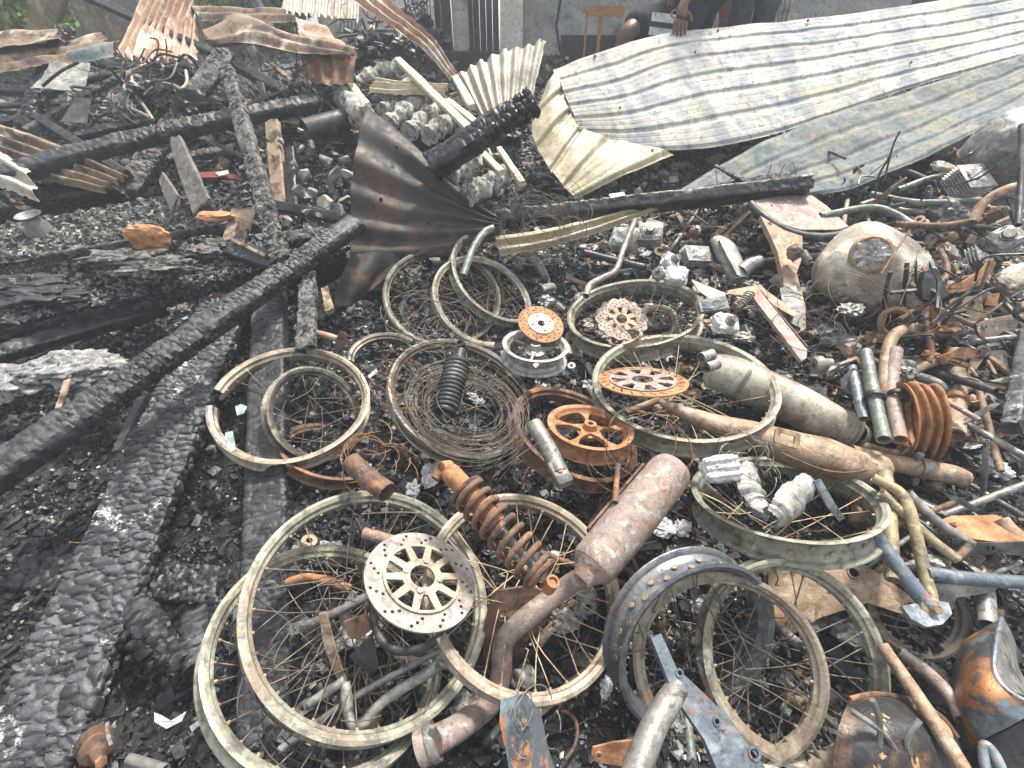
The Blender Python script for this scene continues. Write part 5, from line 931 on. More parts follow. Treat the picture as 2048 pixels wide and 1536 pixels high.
def helix(P0, P1, R, turns, n=16, taper=None):
    P0, P1 = np.asarray(P0), np.asarray(P1); ax = P1 - P0; e1, e2, _ = frame(ax); t = np.linspace(0, 1, int(turns * n)); a = t * turns * 2 * np.pi; rr = R if taper is None else np.interp(t, [0, 1], [R, R * taper])
    return P0 + t[:, None] * ax + (rr * np.cos(a))[:, None] * e1 + (rr * np.sin(a))[:, None] * e2
def shock(label, P, Q, R, rw, turns, mts, body=.55, br=.7, eye=True):
    P, Q = np.asarray(P), np.asarray(Q); ax = nrm(Q - P); L = np.linalg.norm(Q - P); a = M(); lathe(a, [(.003, 0), (R * br * .92, 0), (R * br, .006), (R * br, L * body), (R * br * .9, L * body + .004), (.003, L * body + .004)][::-1], P, ax, 28, closed=True)
    b = M(); tube(b, [P + ax * L * body * .8, Q], R * .25, 12); c = M(); tube(c, helix(P + ax * L * .22, P + ax * L * .94, R, turns), rw, 10); d = M(); lathe(d, [(.004, -.004), (R * 1.12, -.003), (R * 1.15, 0), (R * 1.05, .005), (.004, .006)][::-1], P + ax * L * .2, ax, 28); d2 = M(); lathe(d2, [(.004, -.004), (R * 1.05, -.003), (R * 1.08, 0), (R, .005), (.004, .006)][::-1], P + ax * L * .95, ax, 28)
    ps = [('damper_body', a, MT[mts[0]]), ('rod', b, MT['steel']), ('coil_spring', c, MT[mts[1]]), ('spring_seat', d, MT[mts[1]]), ('spring_seat', d2, MT[mts[1]])]
    if eye:
        s = nrm(np.cross(ax, nrm(P - O)))
        for X, o in ((Q + ax * .012, 1), (P - ax * .014, -1)):
            m = M(); vv = nrm(np.cross(ax, s) * .8 + s * .5 * o); pipe(m, [X - vv * .016, X + vv * .016], .013, wall=.004, seg=18); ps.append(('mounting_eye', m, MT[mts[0]]))
    thing('shock_absorber', label, 'shock absorber', ps, 'shock absorbers')
shock('orange rusted shock absorber with a loose brown coil lying over the cream wheel', D(898, 942, .99), D(1092, 1160, .86), .036, .0065, 8.5, ('rust', 'rust_dark'), .52, .62)
shock('black shock absorber with tight coils standing in the wire-filled wheel', D(922, 700, 1.27), D(888, 830, 1.16), .029, .0062, 12, ('iron', 'iron'), .4, .5)
# tube handle etc
tubeobj('handlebar_tube', 'bent grey handlebar tube end standing above the rear wheels', [D(986, 456, 1.72), D(968, 466, 1.70), D(945, 500, 1.66), D(926, 552, 1.6)], .014, 'green_tube', 'handlebar')
tubeobj('handlebar_tube', 'kinked grey-brown tube standing up right of the wire coil', [D(1270, 440, 1.80), D(1248, 495, 1.75), D(1232, 540, 1.70), D(1205, 556, 1.66), D(1180, 570, 1.62), D(1172, 592, 1.58)], .012, 'steel', 'handlebar', k=5)
def f1(P):
    m = M(); ax = nrm(P[1] - P[0]); e = P[-1]; cbox(m, e, .018, .014, .03, ax); h = M(); tube(h, [e + A(0, 0, .012), e + A(0, -.002, .018)], .007, 10); return [('end_lug', m, MT['steel']), ('bolt_hole', h, MT['rust'])]
tubeobj('fork_leg', 'grey fork leg lying beside the orange cast wheel', [D(1068, 848, 1.14), D(1098, 900, 1.09), D(1120, 948, 1.04)], .021, 'steel', 'fork leg', extra=f1)
tubeobj('rusty_rod', 'short upright rusty rod below the orange cast wheel', [D(1236, 930, 1.08), D(1232, 985, 1.02), D(1230, 1005, 1.0)], .007, 'rust_dark', 'rod')
def f2(P):
    m = M(); ax = nrm(P[0] - P[-1]); lathe(m, [(.02, -.008), (.026, -.006), (.026, .006), (.02, .008)], P[0] * .45 + P[-1] * .55, ax, 20); return [('fork_collar', m, MT['iron'])]
tubeobj('fork_tube', 'longest pale fork tube leaning at right of the grey muffler', [D(1730, 704, 1.36), D(1748, 790, 1.26), D(1768, 880, 1.16)], .017, 'green_tube', 'fork tube', extra=f2, group='fork tubes')
tubeobj('fork_tube', 'bluish slimmer fork tube left of the longest fork tube', [D(1705, 735, 1.36), D(1718, 800, 1.28), D(1728, 838, 1.24)], .013, 'steel_blue', 'fork tube', group='fork tubes')
tubeobj('fork_tube', 'rust-brown fork tube right of the longest fork tube', [D(1792, 700, 1.38), D(1782, 780, 1.30), D(1800, 880, 1.18)], .018, 'rust_pink', 'fork tube', extra=f2, group='fork tubes')
tubeobj('fork_tube', 'ochre flaking fork tube passing under the exhaust tail pipe', [D(1770, 945, 1.12), D(1778, 1010, 1.06), D(1785, 1160, .96)], .015, 'yellow_tube', 'fork tube', group='fork tubes')
tubeobj('frame_tube', 'curved rusty frame tube arching over the stacked rims', [D(1835, 655, 1.45), D(1795, 665, 1.43), D(1775, 700, 1.40), D(1770, 770, 1.32), D(1775, 810, 1.28)], .017, 'rust_tan', 'frame tube')
tubeobj('swing_arm_tube', 'bent ochre frame tube running down to the fork bolt above the small wheel', [D(1745, 955, 1.08), D(1800, 985, 1.05), D(1822, 1030, 1.02), D(1850, 1150, .97), D(1870, 1225, .93)], .012, 'yellow_tube', 'frame tube')
tubeobj('frame_tube', 'ochre tube lying parallel below the bent frame tube', [D(1762, 985, 1.05), D(1840, 1060, 1.02), D(1915, 1120, .99)], .010, 'yellow_tube', 'frame tube')
tubeobj('frame_tube', 'grey-brown tube slanting right above the ochre tube', [D(1815, 985, 1.08), D(1870, 1040, 1.05), D(1945, 1090, 1.02)], .011, 'steel', 'frame tube')
tubeobj('cross_tube', 'short rusty connector joining two tube ends at right', [D(1938, 1092, 1.01), D(1922, 1108, 1.0), D(1908, 1118, .99)], .008, 'rust_dark', 'tube')
def f3(P): m = M(); lathe(m, [(.002, -.006), (.02, -.006), (.02, .006), (.012, .01), (.002, .01)][::-1], P[-1], (0, -.6, .8), 20); m2 = M(); tube(m2, [P[-1] + A(0, -.006, .008), P[-1] + A(0, -.014, .018)], .009, 6); return [('axle_plate', m, MT['yellow_tube']), ('axle_nut', m2, MT['rust_tan'])]
tubeobj('swing_arm', 'flat flaking swing arm bar bolted above the small brown wheel', [D(1748, 1068, 1.0), D(1800, 1140, .96), D(1858, 1215, .92)], .016, 'steel_blue', 'swing arm', extra=f3)
tubeobj('side_rail', 'long smooth grey rail entering from the right frame edge', [D(1848, 1146, .97), D(1950, 1158, .98), D(2100, 1168, 1.0)], .015, 'steel_blue', 'rail')
tubeobj('steel_rod', 'long straight tan steel rod running down to the lower right', [D(1765, 1292, .92), D(1840, 1400, .84), D(1960, 1590, .72)], .0125, 'rust_tan', 'rod')
tubeobj('curved_rod', 'mauve curved bar behind the long steel rod', [D(1800, 1305, .97), D(1860, 1350, .93), D(1905, 1400, .88), D(1925, 1440, .85)], .013, 'rust_pink', 'bar')
tubeobj('grey_tube', 'mottled grey tube slanting down under the blued rim', [D(1355, 1375, .80), D(1310, 1450, .75), D(1262, 1570, .68)], .021, 'steel', 'tube')
tubeobj('frame_tube', 'thin rusty tube bent behind the drilled brake disc', [D(575, 1165, .98), D(610, 1155, .98), D(650, 1160, .98), D(700, 1178, .98)], .009, 'rust', 'tube')
tubeobj('frame_tube', 'mauve tube ending left of the top of the drilled disc', [D(728, 1065, 1.03), D(790, 1082, 1.02), D(860, 1100, 1.01)], .012, 'rust_pink', 'tube')
def lug(P): m = M(); e1, e2, n = frame(A(0, -.5, .85), P[0] - P[1]); prism(m, [[(-.005, -.011), (.02, -.011), (.026, -.005), (.026, .006), (.02, .011), (-.005, .011)], circ2(.005, 10, .014, 0)], P[0] - n * .003, n, .005, P[0] - P[1]); return [('end_lug', m, MT['steel'])]
tubeobj('stay_bar', 'upper grey stay with a flattened eyelet under the largest wheel', [D(604, 1252, .92), D(650, 1235, .92), D(760, 1180, .94)], .009, 'steel', 'stay bar', extra=lug, group='eyelet stays')
tubeobj('stay_bar', 'lower grey stay with a flattened eyelet under the largest wheel', [D(618, 1408, .84), D(660, 1380, .85), D(690, 1360, .86)], .009, 'steel', 'stay bar', extra=lug, group='eyelet stays')
tubeobj('bent_tube', 'grey U-shaped tube under the largest wheel', [D(690, 1365, .86), D(700, 1440, .83), D(722, 1452, .82), D(770, 1400, .84), D(880, 1330, .88)], .010, 'steel', 'tube')
tubeobj('bent_tube', 'dark curved tube running down from the drilled disc edge', [D(745, 1190, .93), D(752, 1260, .90), D(790, 1300, .88), D(860, 1290, .88), D(890, 1240, .9)], .008, 'iron', 'tube')
tubeobj('frame_bar', 'straight grey bar lying across the lower half of the largest wheel', [D(560, 1500, .83), D(700, 1400, .86), D(880, 1300, .9)], .007, 'steel', 'bar')
tubeobj('tube_end', 'grey tube end poking up at the bottom left of the frame', [D(258, 1518, .8), D(330, 1540, .78)], .009, 'steel', 'tube')
tubeobj('scooter_tube', 'long straight bluish tube in the wreckage right of the black beam', [D(1640, 432, 1.95), D(1740, 415, 1.95), D(1790, 428, 1.9), D(1830, 455, 1.85)], .015, 'green_tube', 'handlebar')
tubeobj('scooter_tube', 'dark bar end continuing toward the fuel tank top', [D(1790, 448, 1.85), D(1880, 452, 1.8), D(1960, 440, 1.8)], .013, 'rust_dark', 'tube')
tubeobj('frame_tube', 'thick peeling bent tube at the right edge below the upper tank', [D(2080, 366, 1.7), D(2010, 380, 1.72), D(1965, 408, 1.75), D(1945, 445, 1.75)], .017, 'rust_tan', 'frame tube')
tubeobj('frame_tube', 'long grey tube crossing the wreckage behind the fuel tank', [D(1740, 388, 2.0), D(1840, 405, 1.95), D(1960, 400, 1.9)], .013, 'green_tube', 'frame tube')
tubeobj('frame_tube', 'grey tube slanting up to the cream clamp behind the fuel tank', [D(1795, 380, 2.0), D(1850, 360, 2.0), D(1900, 345, 2.0)], .013, 'steel', 'frame tube')
tubeobj('frame_tube', 'dark curved tube below the underside sheet at right', [D(1765, 350, 2.15), D(1800, 340, 2.15), D(1850, 358, 2.1)], .014, 'iron', 'frame tube')
tubeobj('vertical_post', 'thin dark iron post standing at the right frame edge', [D(2044, 250, 1.62), D(2042, 360, 1.58), D(2036, 450, 1.52)], .010, 'iron', 'post')
tubeobj('dark_tube', 'dark tube lying in the char below the black beam', [D(1168, 505, 1.82), D(1225, 520, 1.80), D(1290, 535, 1.75)], .014, 'iron', 'tube')
tubeobj('fork_tube', 'dark green tube stub behind the stacked rims', [D(1832, 752, 1.38), D(1870, 765, 1.36), D(1895, 785, 1.34)], .014, 'green_tube', 'fork tube')
tubeobj('rusty_tube', 'rusty brown tube with an orange clamp joint at right', [D(1786, 762, 1.36), D(1840, 735, 1.38), D(1885, 718, 1.4)], .013, 'rust_tan', 'tube')
tubeobj('fork_leg', 'upright mottled fork leg right of the stacked rims', [D(1908, 705, 1.42), D(1912, 780, 1.35), D(1908, 870, 1.25)], .026, 'rust_tan', 'fork leg', extra=lambda P: [('fork_clamp', (lambda m: lathe(m, [(.026, -.01), (.033, -.008), (.033, .008), (.026, .01)], P[1] + (P[2] - P[1]) * .25, nrm(P[2] - P[1]), 20))(M()), MT['rust'])])
tubeobj('rusty_stay', 'orange bent stay beside the mottled fork leg', [D(1900, 802, 1.3), D(1880, 812, 1.28), D(1868, 850, 1.24)], .009, 'rust', 'stay')
tubeobj('swing_tube', 'tube stump with a tan end behind the curved rail at right', [D(2000, 1040, 1.1), D(2060, 1110, 1.05)], .018, 'rust_tan', 'tube')
tubeobj('fork_tube', 'short grey pipe standing behind the blue and orange fender', [D(1968, 1150, 1.02), D(1972, 1210, .98), D(1975, 1250, .95)], .016, 'steel', 'tube')
tubeobj('axle_tube', 'brown axle tube with a notched disc lying on the charred plank', [D(592, 655, 1.5), D(640, 668, 1.48), D(682, 680, 1.46)], .011, 'rust_tan', 'axle', extra=lambda P: [('notched_disc', (lambda m: ringdisc(m, P[2], nrm(P[2] - P[0]), .03, .01, [], th=.003, teeth=24))(M()), MT['rust_dark'])])
tubeobj('rusty_pipe', 'thick rusty pipe stub with flaking ends left of the big shock absorber', [D(700, 922, 1.08), D(735, 955, 1.06), D(775, 985, 1.03)], .024, 'rust_dark', 'pipe')
tubeobj('pipe_stub', 'small open pipe stub next to the orange shock absorber top', [D(892, 930, 1.04), D(870, 958, 1.02)], .011, 'rust_dark', 'pipe stub')

# ================================================================ TANKS, PLATES, ENGINE PARTS
def tank(name, label, c, r, ax, mt, seed, capc=None, cat='fuel tank', taper=.35, seam=True):
    m = M(); V, F = ICO[4]; V = V.copy(); P = np.sign(V) * np.abs(V) ** .72; tf = 1 - taper * np.clip(-P[:, 0] * .5 + .2, -1, 1); P = P * np.stack([np.ones(len(P)), tf, tf], 1)
    P[:, 2] -= .25 * np.clip(P[:, 0] ** 2 - .3, 0, 1) * (P[:, 2] > 0); d = 1 + .055 * fbm(V * 1.8 + seed, 3, seed); P = P * d[:, None] * r; e1, e2, e3 = ax; W = c + P[:, :1] * e1 + P[:, 1:2] * e2 + P[:, 2:] * e3; m.add(W, F); ps = [('shell', m, MT[mt])]
    if seam:
        t = np.linspace(0, 2 * np.pi, 64, endpoint=False); q = np.stack([np.cos(t), np.sin(t)], 1); q = np.sign(q) * np.abs(q) ** .82; tf = 1 - taper * np.clip(-q[:, 0] * .5 + .2, -1, 1)
        s = M(); tube(s, c + (q[:, :1] * r[0] * 1.03) * e1 + (q[:, 1:] * tf[:, None] * r[1] * 1.04) * e2 - e3 * r[2] * .25, .005, 6, closed=True); ps.append(('seam_flange', s, MT['rust_dark']))
    if capc is not None:
        cc, cn = capc; s = M(); lathe(s, [(.030, -.006), (.038, -.004), (.042, .002), (.038, .006), (.031, .004)], cc, cn, 36); f = M(); e = frame(cn); lump(f, cc - cn * .004, (.031, .031, .007), 4, .35, 5, 3, e); ps += [('filler_ring', s, MT['rust'], [('melted_cap', f, MT['alu'])])]
    return thing(name, label, cat, ps)
fx = frame(A(-.30, -.62, .72), A(.50, .15, -.6)); cT = D(1752, 545, 1.62); capn = fx[2]
cc_, cn_ = fit((1737, 508, 38, 33, 15), .036, (-.3, -.6, .7))
tk = tank('fuel_tank', 'large cream and brown fuel tank with a round filler hole at right', cT, (.180, .150, .105), (-fx[0], -fx[1], fx[2]), 'tank', 3, None)
shell = [o for o in tk.children if o.name.startswith('shell')][0]; sv = np.array([v.co for v in shell.data.vertices]) + np.array(tk.location); sn = np.array([v.normal for v in shell.data.vertices])
pq = np.linalg.norm(proj(sv) - [1737, 508], axis=1) + 1e3 * (np.einsum('ij,ij->i', sn, O - sv) < 0); kv = int(np.argmin(pq))
if True:
    cn = nrm(sn[kv] * .6 + nrm(O - sv[kv]) * .6); cc = sv[kv] + cn * .014
    s = M(); lathe(s, [(.046, -.012), (.058, -.008), (.063, .002), (.055, .007), (.047, .004)], cc, cn, 36); part_of(tk, 'filler_ring', s, MT['rust_tan']); f = M(); lump(f, cc, (.047, .047, .012), 4, .45, 5, 3, frame(cn)); part_of(tk, 'melted_filler_cap', f, MT['alu'])
    s = M(); lathe(s, [(.03, -.01), (.05, -.006), (.052, .003), (.04, .006), (.03, 0)], *(lambda c2: (c2, nrm(A(-.2, -.8, .5))))(D(1790, 645, 1.46)), 32); part_of(tk, 'tank_outlet_ring', s, MT['rust_dark'])
tank('fuel_tank', 'grey dented fuel tank with an orange rusted top at the upper right edge', D(2010, 300, 1.98), (.155, .13, .17), frame(A(0, -.3, .9), (1, 0, .1)), 'steel', 5)
fe = [[D(2003, 1236, .93), D(1965, 1256, .94), D(1928, 1282, .95), D(1912, 1320, .97)], [D(1992, 1290, .86), D(1955, 1305, .875), D(1922, 1330, .90), D(1905, 1350, .95)], [D(1990, 1345, .82), D(1955, 1355, .83), D(1922, 1375, .86), D(1904, 1395, .91)], [D(2020, 1385, .79), D(1975, 1400, .80), D(1935, 1420, .83), D(1912, 1445, .88)], [D(2080, 1415, .77), D(2030, 1445, .78), D(1975, 1475, .80), D(1935, 1500, .84)]]
f2_ = [[D(2003, 1236, .93), D(2018, 1262, .95), D(2028, 1285, .98)], [D(1992, 1290, .86), D(2020, 1310, .89), D(2036, 1335, .94)], [D(1991, 1345, .82), D(2030, 1360, .85), D(2060, 1375, .90)], [D(2021, 1385, .79), D(2055, 1395, .82), D(2090, 1400, .87)]]
f3_ = [[D(1915, 1440, .86), D(1975, 1475, .80), D(2080, 1430, .77)], [D(1935, 1500, .83), D(1985, 1530, .79), D(2090, 1500, .76)], [D(1960, 1580, .80), D(2010, 1600, .77), D(2100, 1590, .75)]]
a_, b_, c_ = M(), M(), M(); sheet(a_, fe, 50, 60, th=.004, crumple=.003, seed=3); sheet(b_, f2_, 30, 50, th=.004, crumple=.003, seed=4); sheet(c_, f3_, 40, 40, th=.004, crumple=.006, seed=5); rg_ = M(); tube(rg_, smoothpath([r[0] for r in fe], 6), .0045, 8)
thing('fender', 'blue-grey fender with orange rust patches at the lower right edge', 'fender', [('front_shell', a_, MT['fender']), ('inner_face', b_, MT['steel']), ('lower_shell', c_, MT['iron']), ('ridge', rg_, MT['steel_blue'])])
ls = [[D(1700, 1398, .86), D(1752, 1388, .87), D(1820, 1400, .87), D(1880, 1432, .85), D(1915, 1475, .83)], [D(1682, 1440, .81), D(1745, 1445, .80), D(1810, 1452, .80), D(1870, 1480, .80), D(1925, 1520, .80)], [D(1668, 1500, .79), D(1735, 1510, .77), D(1805, 1515, .77), D(1870, 1535, .77), D(1930, 1570, .77)], [D(1660, 1600, .78), D(1735, 1600, .76), D(1810, 1600, .76), D(1880, 1610, .76), D(1940, 1630, .76)]]
a_ = M(); sheet(a_, ls, 80, 70, th=.005, crumple=.006, seed=6); b_ = M(); tube(b_, smoothpath(ls[0], 6), .005, 8)
thing('leg_shield', 'black leg shield with peeling orange patches at the bottom right', 'leg shield', [('shell', a_, MT['peeled']), ('rolled_edge', b_, MT['rust_dark'])])
for k, pts in enumerate([[(1745, 1400), (1760, 1450), (1755, 1540)], [(1700, 1420), (1770, 1470), (1810, 1540)], [(1840, 1440), (1815, 1480), (1830, 1550)]]):
    m = M(); tube(m, smoothpath([D(x, y, .775) for x, y in pts], 5), .005, 8); tag(obj('wire_stay', m, MT['steel'], None, D(*pts[0], .775)), ['left upright', 'slanting middle', 'right bent'][k] + ' wire lying over the peeling leg shield', 'wire')
tubeobj('loop_handle', 'smooth grey looped bar beside the fender at the bottom right corner', [D(2030, 1600, .70), D(1990, 1510, .73), D(1968, 1490, .74), D(1970, 1530, .73), D(1990, 1600, .70)], .007, 'steel_blue', 'handle')
def plate(name, label, pts, d, th, mt, holes=(), cat='plate', bendamp=0., n=None, flange=None, group=None):
    """outline in picture points at depth d; a real plate of thickness th facing roughly the viewer's side"""
    P = [D(x, y, dd) for (x, y), dd in zip(pts, d if hasattr(d, '__len__') else [d] * len(pts))]; c = np.mean(P, 0); X = np.array(P) - c
    if n is None: u, s, vt = np.linalg.svd(X); n = vt[2] if len(P) > 3 else np.cross(X[1] - X[0], X[2] - X[0])
    n = nrm(n); n = n if n @ (O - c) > 0 else -n; e1, e2, _ = frame(n)
    L = [[(x @ e1, x @ e2) for x in X]]
    for (hx, hy, hr) in holes:
        r = nrm(ray(hx, hy)); q = O + r * ((c - O) @ n / (r @ n)) - c; L.append(circ2(hr, 12, q @ e1, q @ e2))
    m = M(); prism(m, L, c, n, th, e1, (lambda p: bendamp * np.sin(p[:, 0] * 25) + bendamp * np.sin(p[:, 1] * 18)) if bendamp else None)
    ps = [(name.split('_')[-1] + '_plate', m, MT[mt])]
    if flange:
        for (i, j, h, fm) in flange:
            f = M(); a, b = P[i], P[j]; box(f, (a + b) / 2 + n * (th - h / 2 + .0005), (b - a) / 2, nrm(np.cross(n, b - a)) * .0018, n * h / 2); ps.append(('flange', f, MT[fm]))
        return thing(name, label, cat, ps, group)
    for (hx, hy, hr) in holes[:3]:
        r = nrm(ray(hx, hy)); q = O + r * ((c - O) @ n / (r @ n)); f = M(); lathe(f, [(hr, 0), (hr + .003, .001), (hr + .003, th + .003), (hr, th + .003)], q, n, 16); ps.append(('hole_rim', f, MT[mt]))
    return thing(name, label, cat, ps, group)
plate('scorched_side_plate', 'large tan pointed plate with round holes under the outer green wheel', [(1540, 1120), (1640, 1108), (1690, 1115), (1755, 1155), (1832, 1205), (1838, 1222), (1815, 1230), (1740, 1205), (1640, 1235), (1560, 1280), (1535, 1200)], [1.08, 1.08, 1.08, 1.05, 1.0, .98, .98, 1.0, 1.02, 1.03, 1.06], .006, 'rust_tan', [(1705, 1146, .010), (1818, 1212, .007)])
plate('swing_arm_plate', 'blue-grey and rusty channel bar crossing below the blued rim', [(1296, 1275), (1318, 1268), (1345, 1335), (1400, 1385), (1440, 1425), (1520, 1530), (1540, 1600), (1450, 1600), (1410, 1480), (1340, 1390)], [.84, .84, .82, .80, .785, .75, .73, .73, .75, .80], .016, 'steel_blue', [(1352, 1345, .004), (1498, 1503, .007), (1425, 1440, .004)])
plate('frame_gusset_plate', 'rusty blue-grey frame plate with a round hole at the bottom centre', [(1002, 1400), (1050, 1385), (1080, 1420), (1095, 1490), (1130, 1600), (1030, 1600), (1012, 1500), (1000, 1440)], [.83, .83, .82, .8, .76, .76, .79, .82], .018, 'fender', [(1045, 1444, .009)])
plate('frame_plate', 'dark rusty frame web lying under the cream wheel between the pipe and the disc', [(985, 1180), (1060, 1165), (1110, 1185), (1090, 1240), (1040, 1290), (1030, 1380), (990, 1400), (965, 1330), (970, 1240)], 1.0, .008, 'rust_dark', [(1005, 1230, .006)], bendamp=.006)
plate('bracket_plate', 'orange rusty lug bracket at the bottom edge left of the grey tube', [(1185, 1492), (1225, 1482), (1262, 1478), (1265, 1510), (1250, 1530), (1190, 1520), (1182, 1505)], .78, .004, 'rust', [(1196, 1506, .004)])
plate('seat_pan_plate', 'tan rectangular seat pan plate on the scooter frame under the black beam', [(1505, 405), (1560, 392), (1622, 396), (1650, 418), (1700, 450), (1672, 462), (1600, 458), (1540, 445)], [2.0, 2.05, 2.05, 2.0, 1.9, 1.88, 1.88, 1.92], .006, 'rust_pink', [(1542, 415, .006)], bendamp=.004)
tubeobj('seat_rail', 'dark curved rail beneath the scorched seat pan', [D(1500, 408, 1.93), D(1535, 440, 1.88), D(1590, 468, 1.84), D(1650, 475, 1.82), D(1700, 465, 1.82)], .018, 'iron', 'rail')
plate('scooter_leg_plate', 'pressed steel frame spine standing down from the seat rail', [(1515, 440), (1560, 470), (1600, 478), (1598, 520), (1580, 560), (1600, 620), (1608, 660), (1578, 680), (1560, 640), (1562, 560), (1555, 505), (1530, 480)], [1.85, 1.83, 1.82, 1.75, 1.7, 1.6, 1.52, 1.5, 1.55, 1.65, 1.72, 1.8], .020, 'rust_tan', [(1533, 455, .006), (1571, 507, .007), (1566, 540, .004)])
plate('dark_foot_plate', 'blue-black lower end of the frame spine standing in debris', [(1558, 580), (1590, 575), (1606, 630), (1600, 660), (1580, 650), (1562, 620)], [1.60, 1.60, 1.52, 1.47, 1.49, 1.55], .012, 'iron')
plate('channel_plate', 'rusty brown channel bar slanting down right of the wide pale wheel', [(1498, 590), (1518, 586), (1560, 640), (1612, 700), (1608, 722), (1598, 728), (1560, 672), (1510, 610)], [1.55, 1.56, 1.48, 1.38, 1.36, 1.35, 1.42, 1.52], .012, 'rust_pink', [], flange=[(1, 3, .022, 'rust_dark')])
plate('bent_sheet_plate', 'folded dark red and cream plate standing behind the wide pale wheel', [(1382, 560), (1450, 588), (1448, 605), (1420, 600), (1395, 582)], [1.6, 1.58, 1.55, 1.55, 1.57], .004, 'tank', [], flange=[(0, 1, .02, 'rust_dark')])
plate('strap_plate', 'bent brown strap lying across the debris beside the frame spine', [(1455, 582), (1520, 570), (1530, 582), (1590, 625), (1588, 636), (1520, 596), (1455, 590)], [1.58, 1.6, 1.58, 1.5, 1.48, 1.55, 1.57], .004, 'rust_tan')
plate('white_base_plate', 'white rounded base plate lying behind the grey muffler', [(1590, 782), (1640, 774), (1652, 780), (1650, 805), (1635, 812), (1600, 795)], [1.46, 1.46, 1.45, 1.43, 1.43, 1.44], .005, 'alu', [(1630, 788, .008), (1642, 803, .003)])
plate('grey_cover_plate', 'grey rounded cover plate beside the fork tubes', [(1680, 760), (1705, 735), (1725, 745), (1730, 790), (1700, 790), (1682, 775)], 1.34, .004, 'steel')
plate('rusty_wing_plate', 'rust-red wavy bracket lying at the right edge above the long rail', [(1880, 1040), (1900, 1035), (1985, 1042), (2020, 1050), (2048, 1075), (2060, 1100), (1990, 1085), (1930, 1075), (1885, 1068)], [1.1, 1.12, 1.12, 1.1, 1.07, 1.03, 1.05, 1.06, 1.07], .006, 'rust', [(1905, 1052, .004)], bendamp=.006)
plate('dark_wing_plate', 'black curved plate below the rust-red wavy bracket', [(1900, 1075), (1960, 1085), (2060, 1080), (2070, 1115), (2010, 1105), (1940, 1110), (1905, 1098)], 1.02, .006, 'iron', [(1978, 1094, .005)], bendamp=.005)
plate('rail_bracket_plate', 'grey triangular bracket welded under the long rail at right', [(1850, 1162), (1990, 1172), (1975, 1182), (1905, 1192), (1900, 1215), (1870, 1215), (1855, 1180)], .985, .008, 'steel')
plate('grey_blade_plate', 'round-ended grey lever plate over the small brown wheel', [(1800, 1215), (1860, 1205), (1890, 1210), (1898, 1232), (1880, 1252), (1850, 1256), (1818, 1240)], [.92, .94, .94, .92, .90, .89, .90], .008, 'steel_blue', [], bendamp=.002)
plate('chain_guard_plate', 'slender dark blade lying in the ash at the right below the tail pipe', [(1880, 982), (1920, 996), (1958, 1018), (1950, 1024), (1900, 1000)], 1.12, .004, 'iron')
plate('rear_bracket_plate', 'long reddish rusty bracket reaching in from the right edge', [(1940, 650), (1990, 635), (2060, 622), (2070, 650), (2000, 665), (1960, 690), (1935, 680)], 1.5, .008, 'rust_pink', [(1965, 655, .004), (2030, 635, .005)], bendamp=.004)
plate('orange_arm_plate', 'orange forked arm right of the tangled handlebar clamp', [(1870, 575), (1920, 565), (1960, 540), (1975, 520), (1985, 530), (1965, 565), (1920, 585), (1880, 590)], 1.6, .012, 'rust', [(1892, 580, .006)])
plate('square_tag_plate', 'small bright orange rusted plate at the right among wires', [(1975, 590), (1998, 585), (1992, 612), (1968, 610)], 1.55, .004, 'rust')
plate('perforated_plate', 'grey frame plate with rectangular windows right of the fuel tank', [(1895, 598), (1960, 590), (1965, 640), (1900, 650)], 1.58, .006, 'rust_tan', [(1915, 610, .010), (1940, 607, .010), (1925, 635, .008)])
plate('clamp_plate', 'black handlebar clamp wedge standing right of the fuel tank', [(1840, 545), (1862, 540), (1885, 590), (1870, 610), (1835, 600), (1832, 570)], 1.45, .02, 'iron')
plate('yoke_plate', 'dark ragged yoke bracket joining the mottled fork leg', [(1870, 715), (1920, 695), (1975, 700), (1960, 712), (1915, 722), (1880, 730)], 1.38, .010, 'rust_dark', [(1950, 704, .005)])
plate('lower_lever_plate', 'grey forked bracket standing under the largest wheel beside the disc', [(678, 1225), (700, 1185), (706, 1180), (714, 1185), (700, 1225), (722, 1235), (722, 1265), (700, 1270), (680, 1245)], .93, .003, 'steel')
plate('rusty_box_plate', 'dark plate with orange rust under the spokes of the largest wheel', [(690, 1240), (735, 1225), (745, 1255), (720, 1275), (700, 1268)], .90, .010, 'rust_dark')
plate('long_bracket_plate', 'long twisted bracket standing under the largest wheel', [(640, 1225), (655, 1222), (675, 1300), (690, 1350), (705, 1380), (690, 1385), (668, 1340), (650, 1290)], .90, .006, 'rust_tan', [], bendamp=.004)
plate('grey_wedge_plate', 'dark grey wedge plate under the spokes below the drilled disc', [(700, 1310), (745, 1265), (760, 1330), (740, 1345)], .89, .006, 'iron')
plate('slot_bar_plate', 'flat grey bar with a pointed end lying under the tilted wide wheel', [(1625, 962), (1640, 958), (1670, 1010), (1688, 1035), (1676, 1042), (1650, 1010)], 1.04, .004, 'steel_blue')
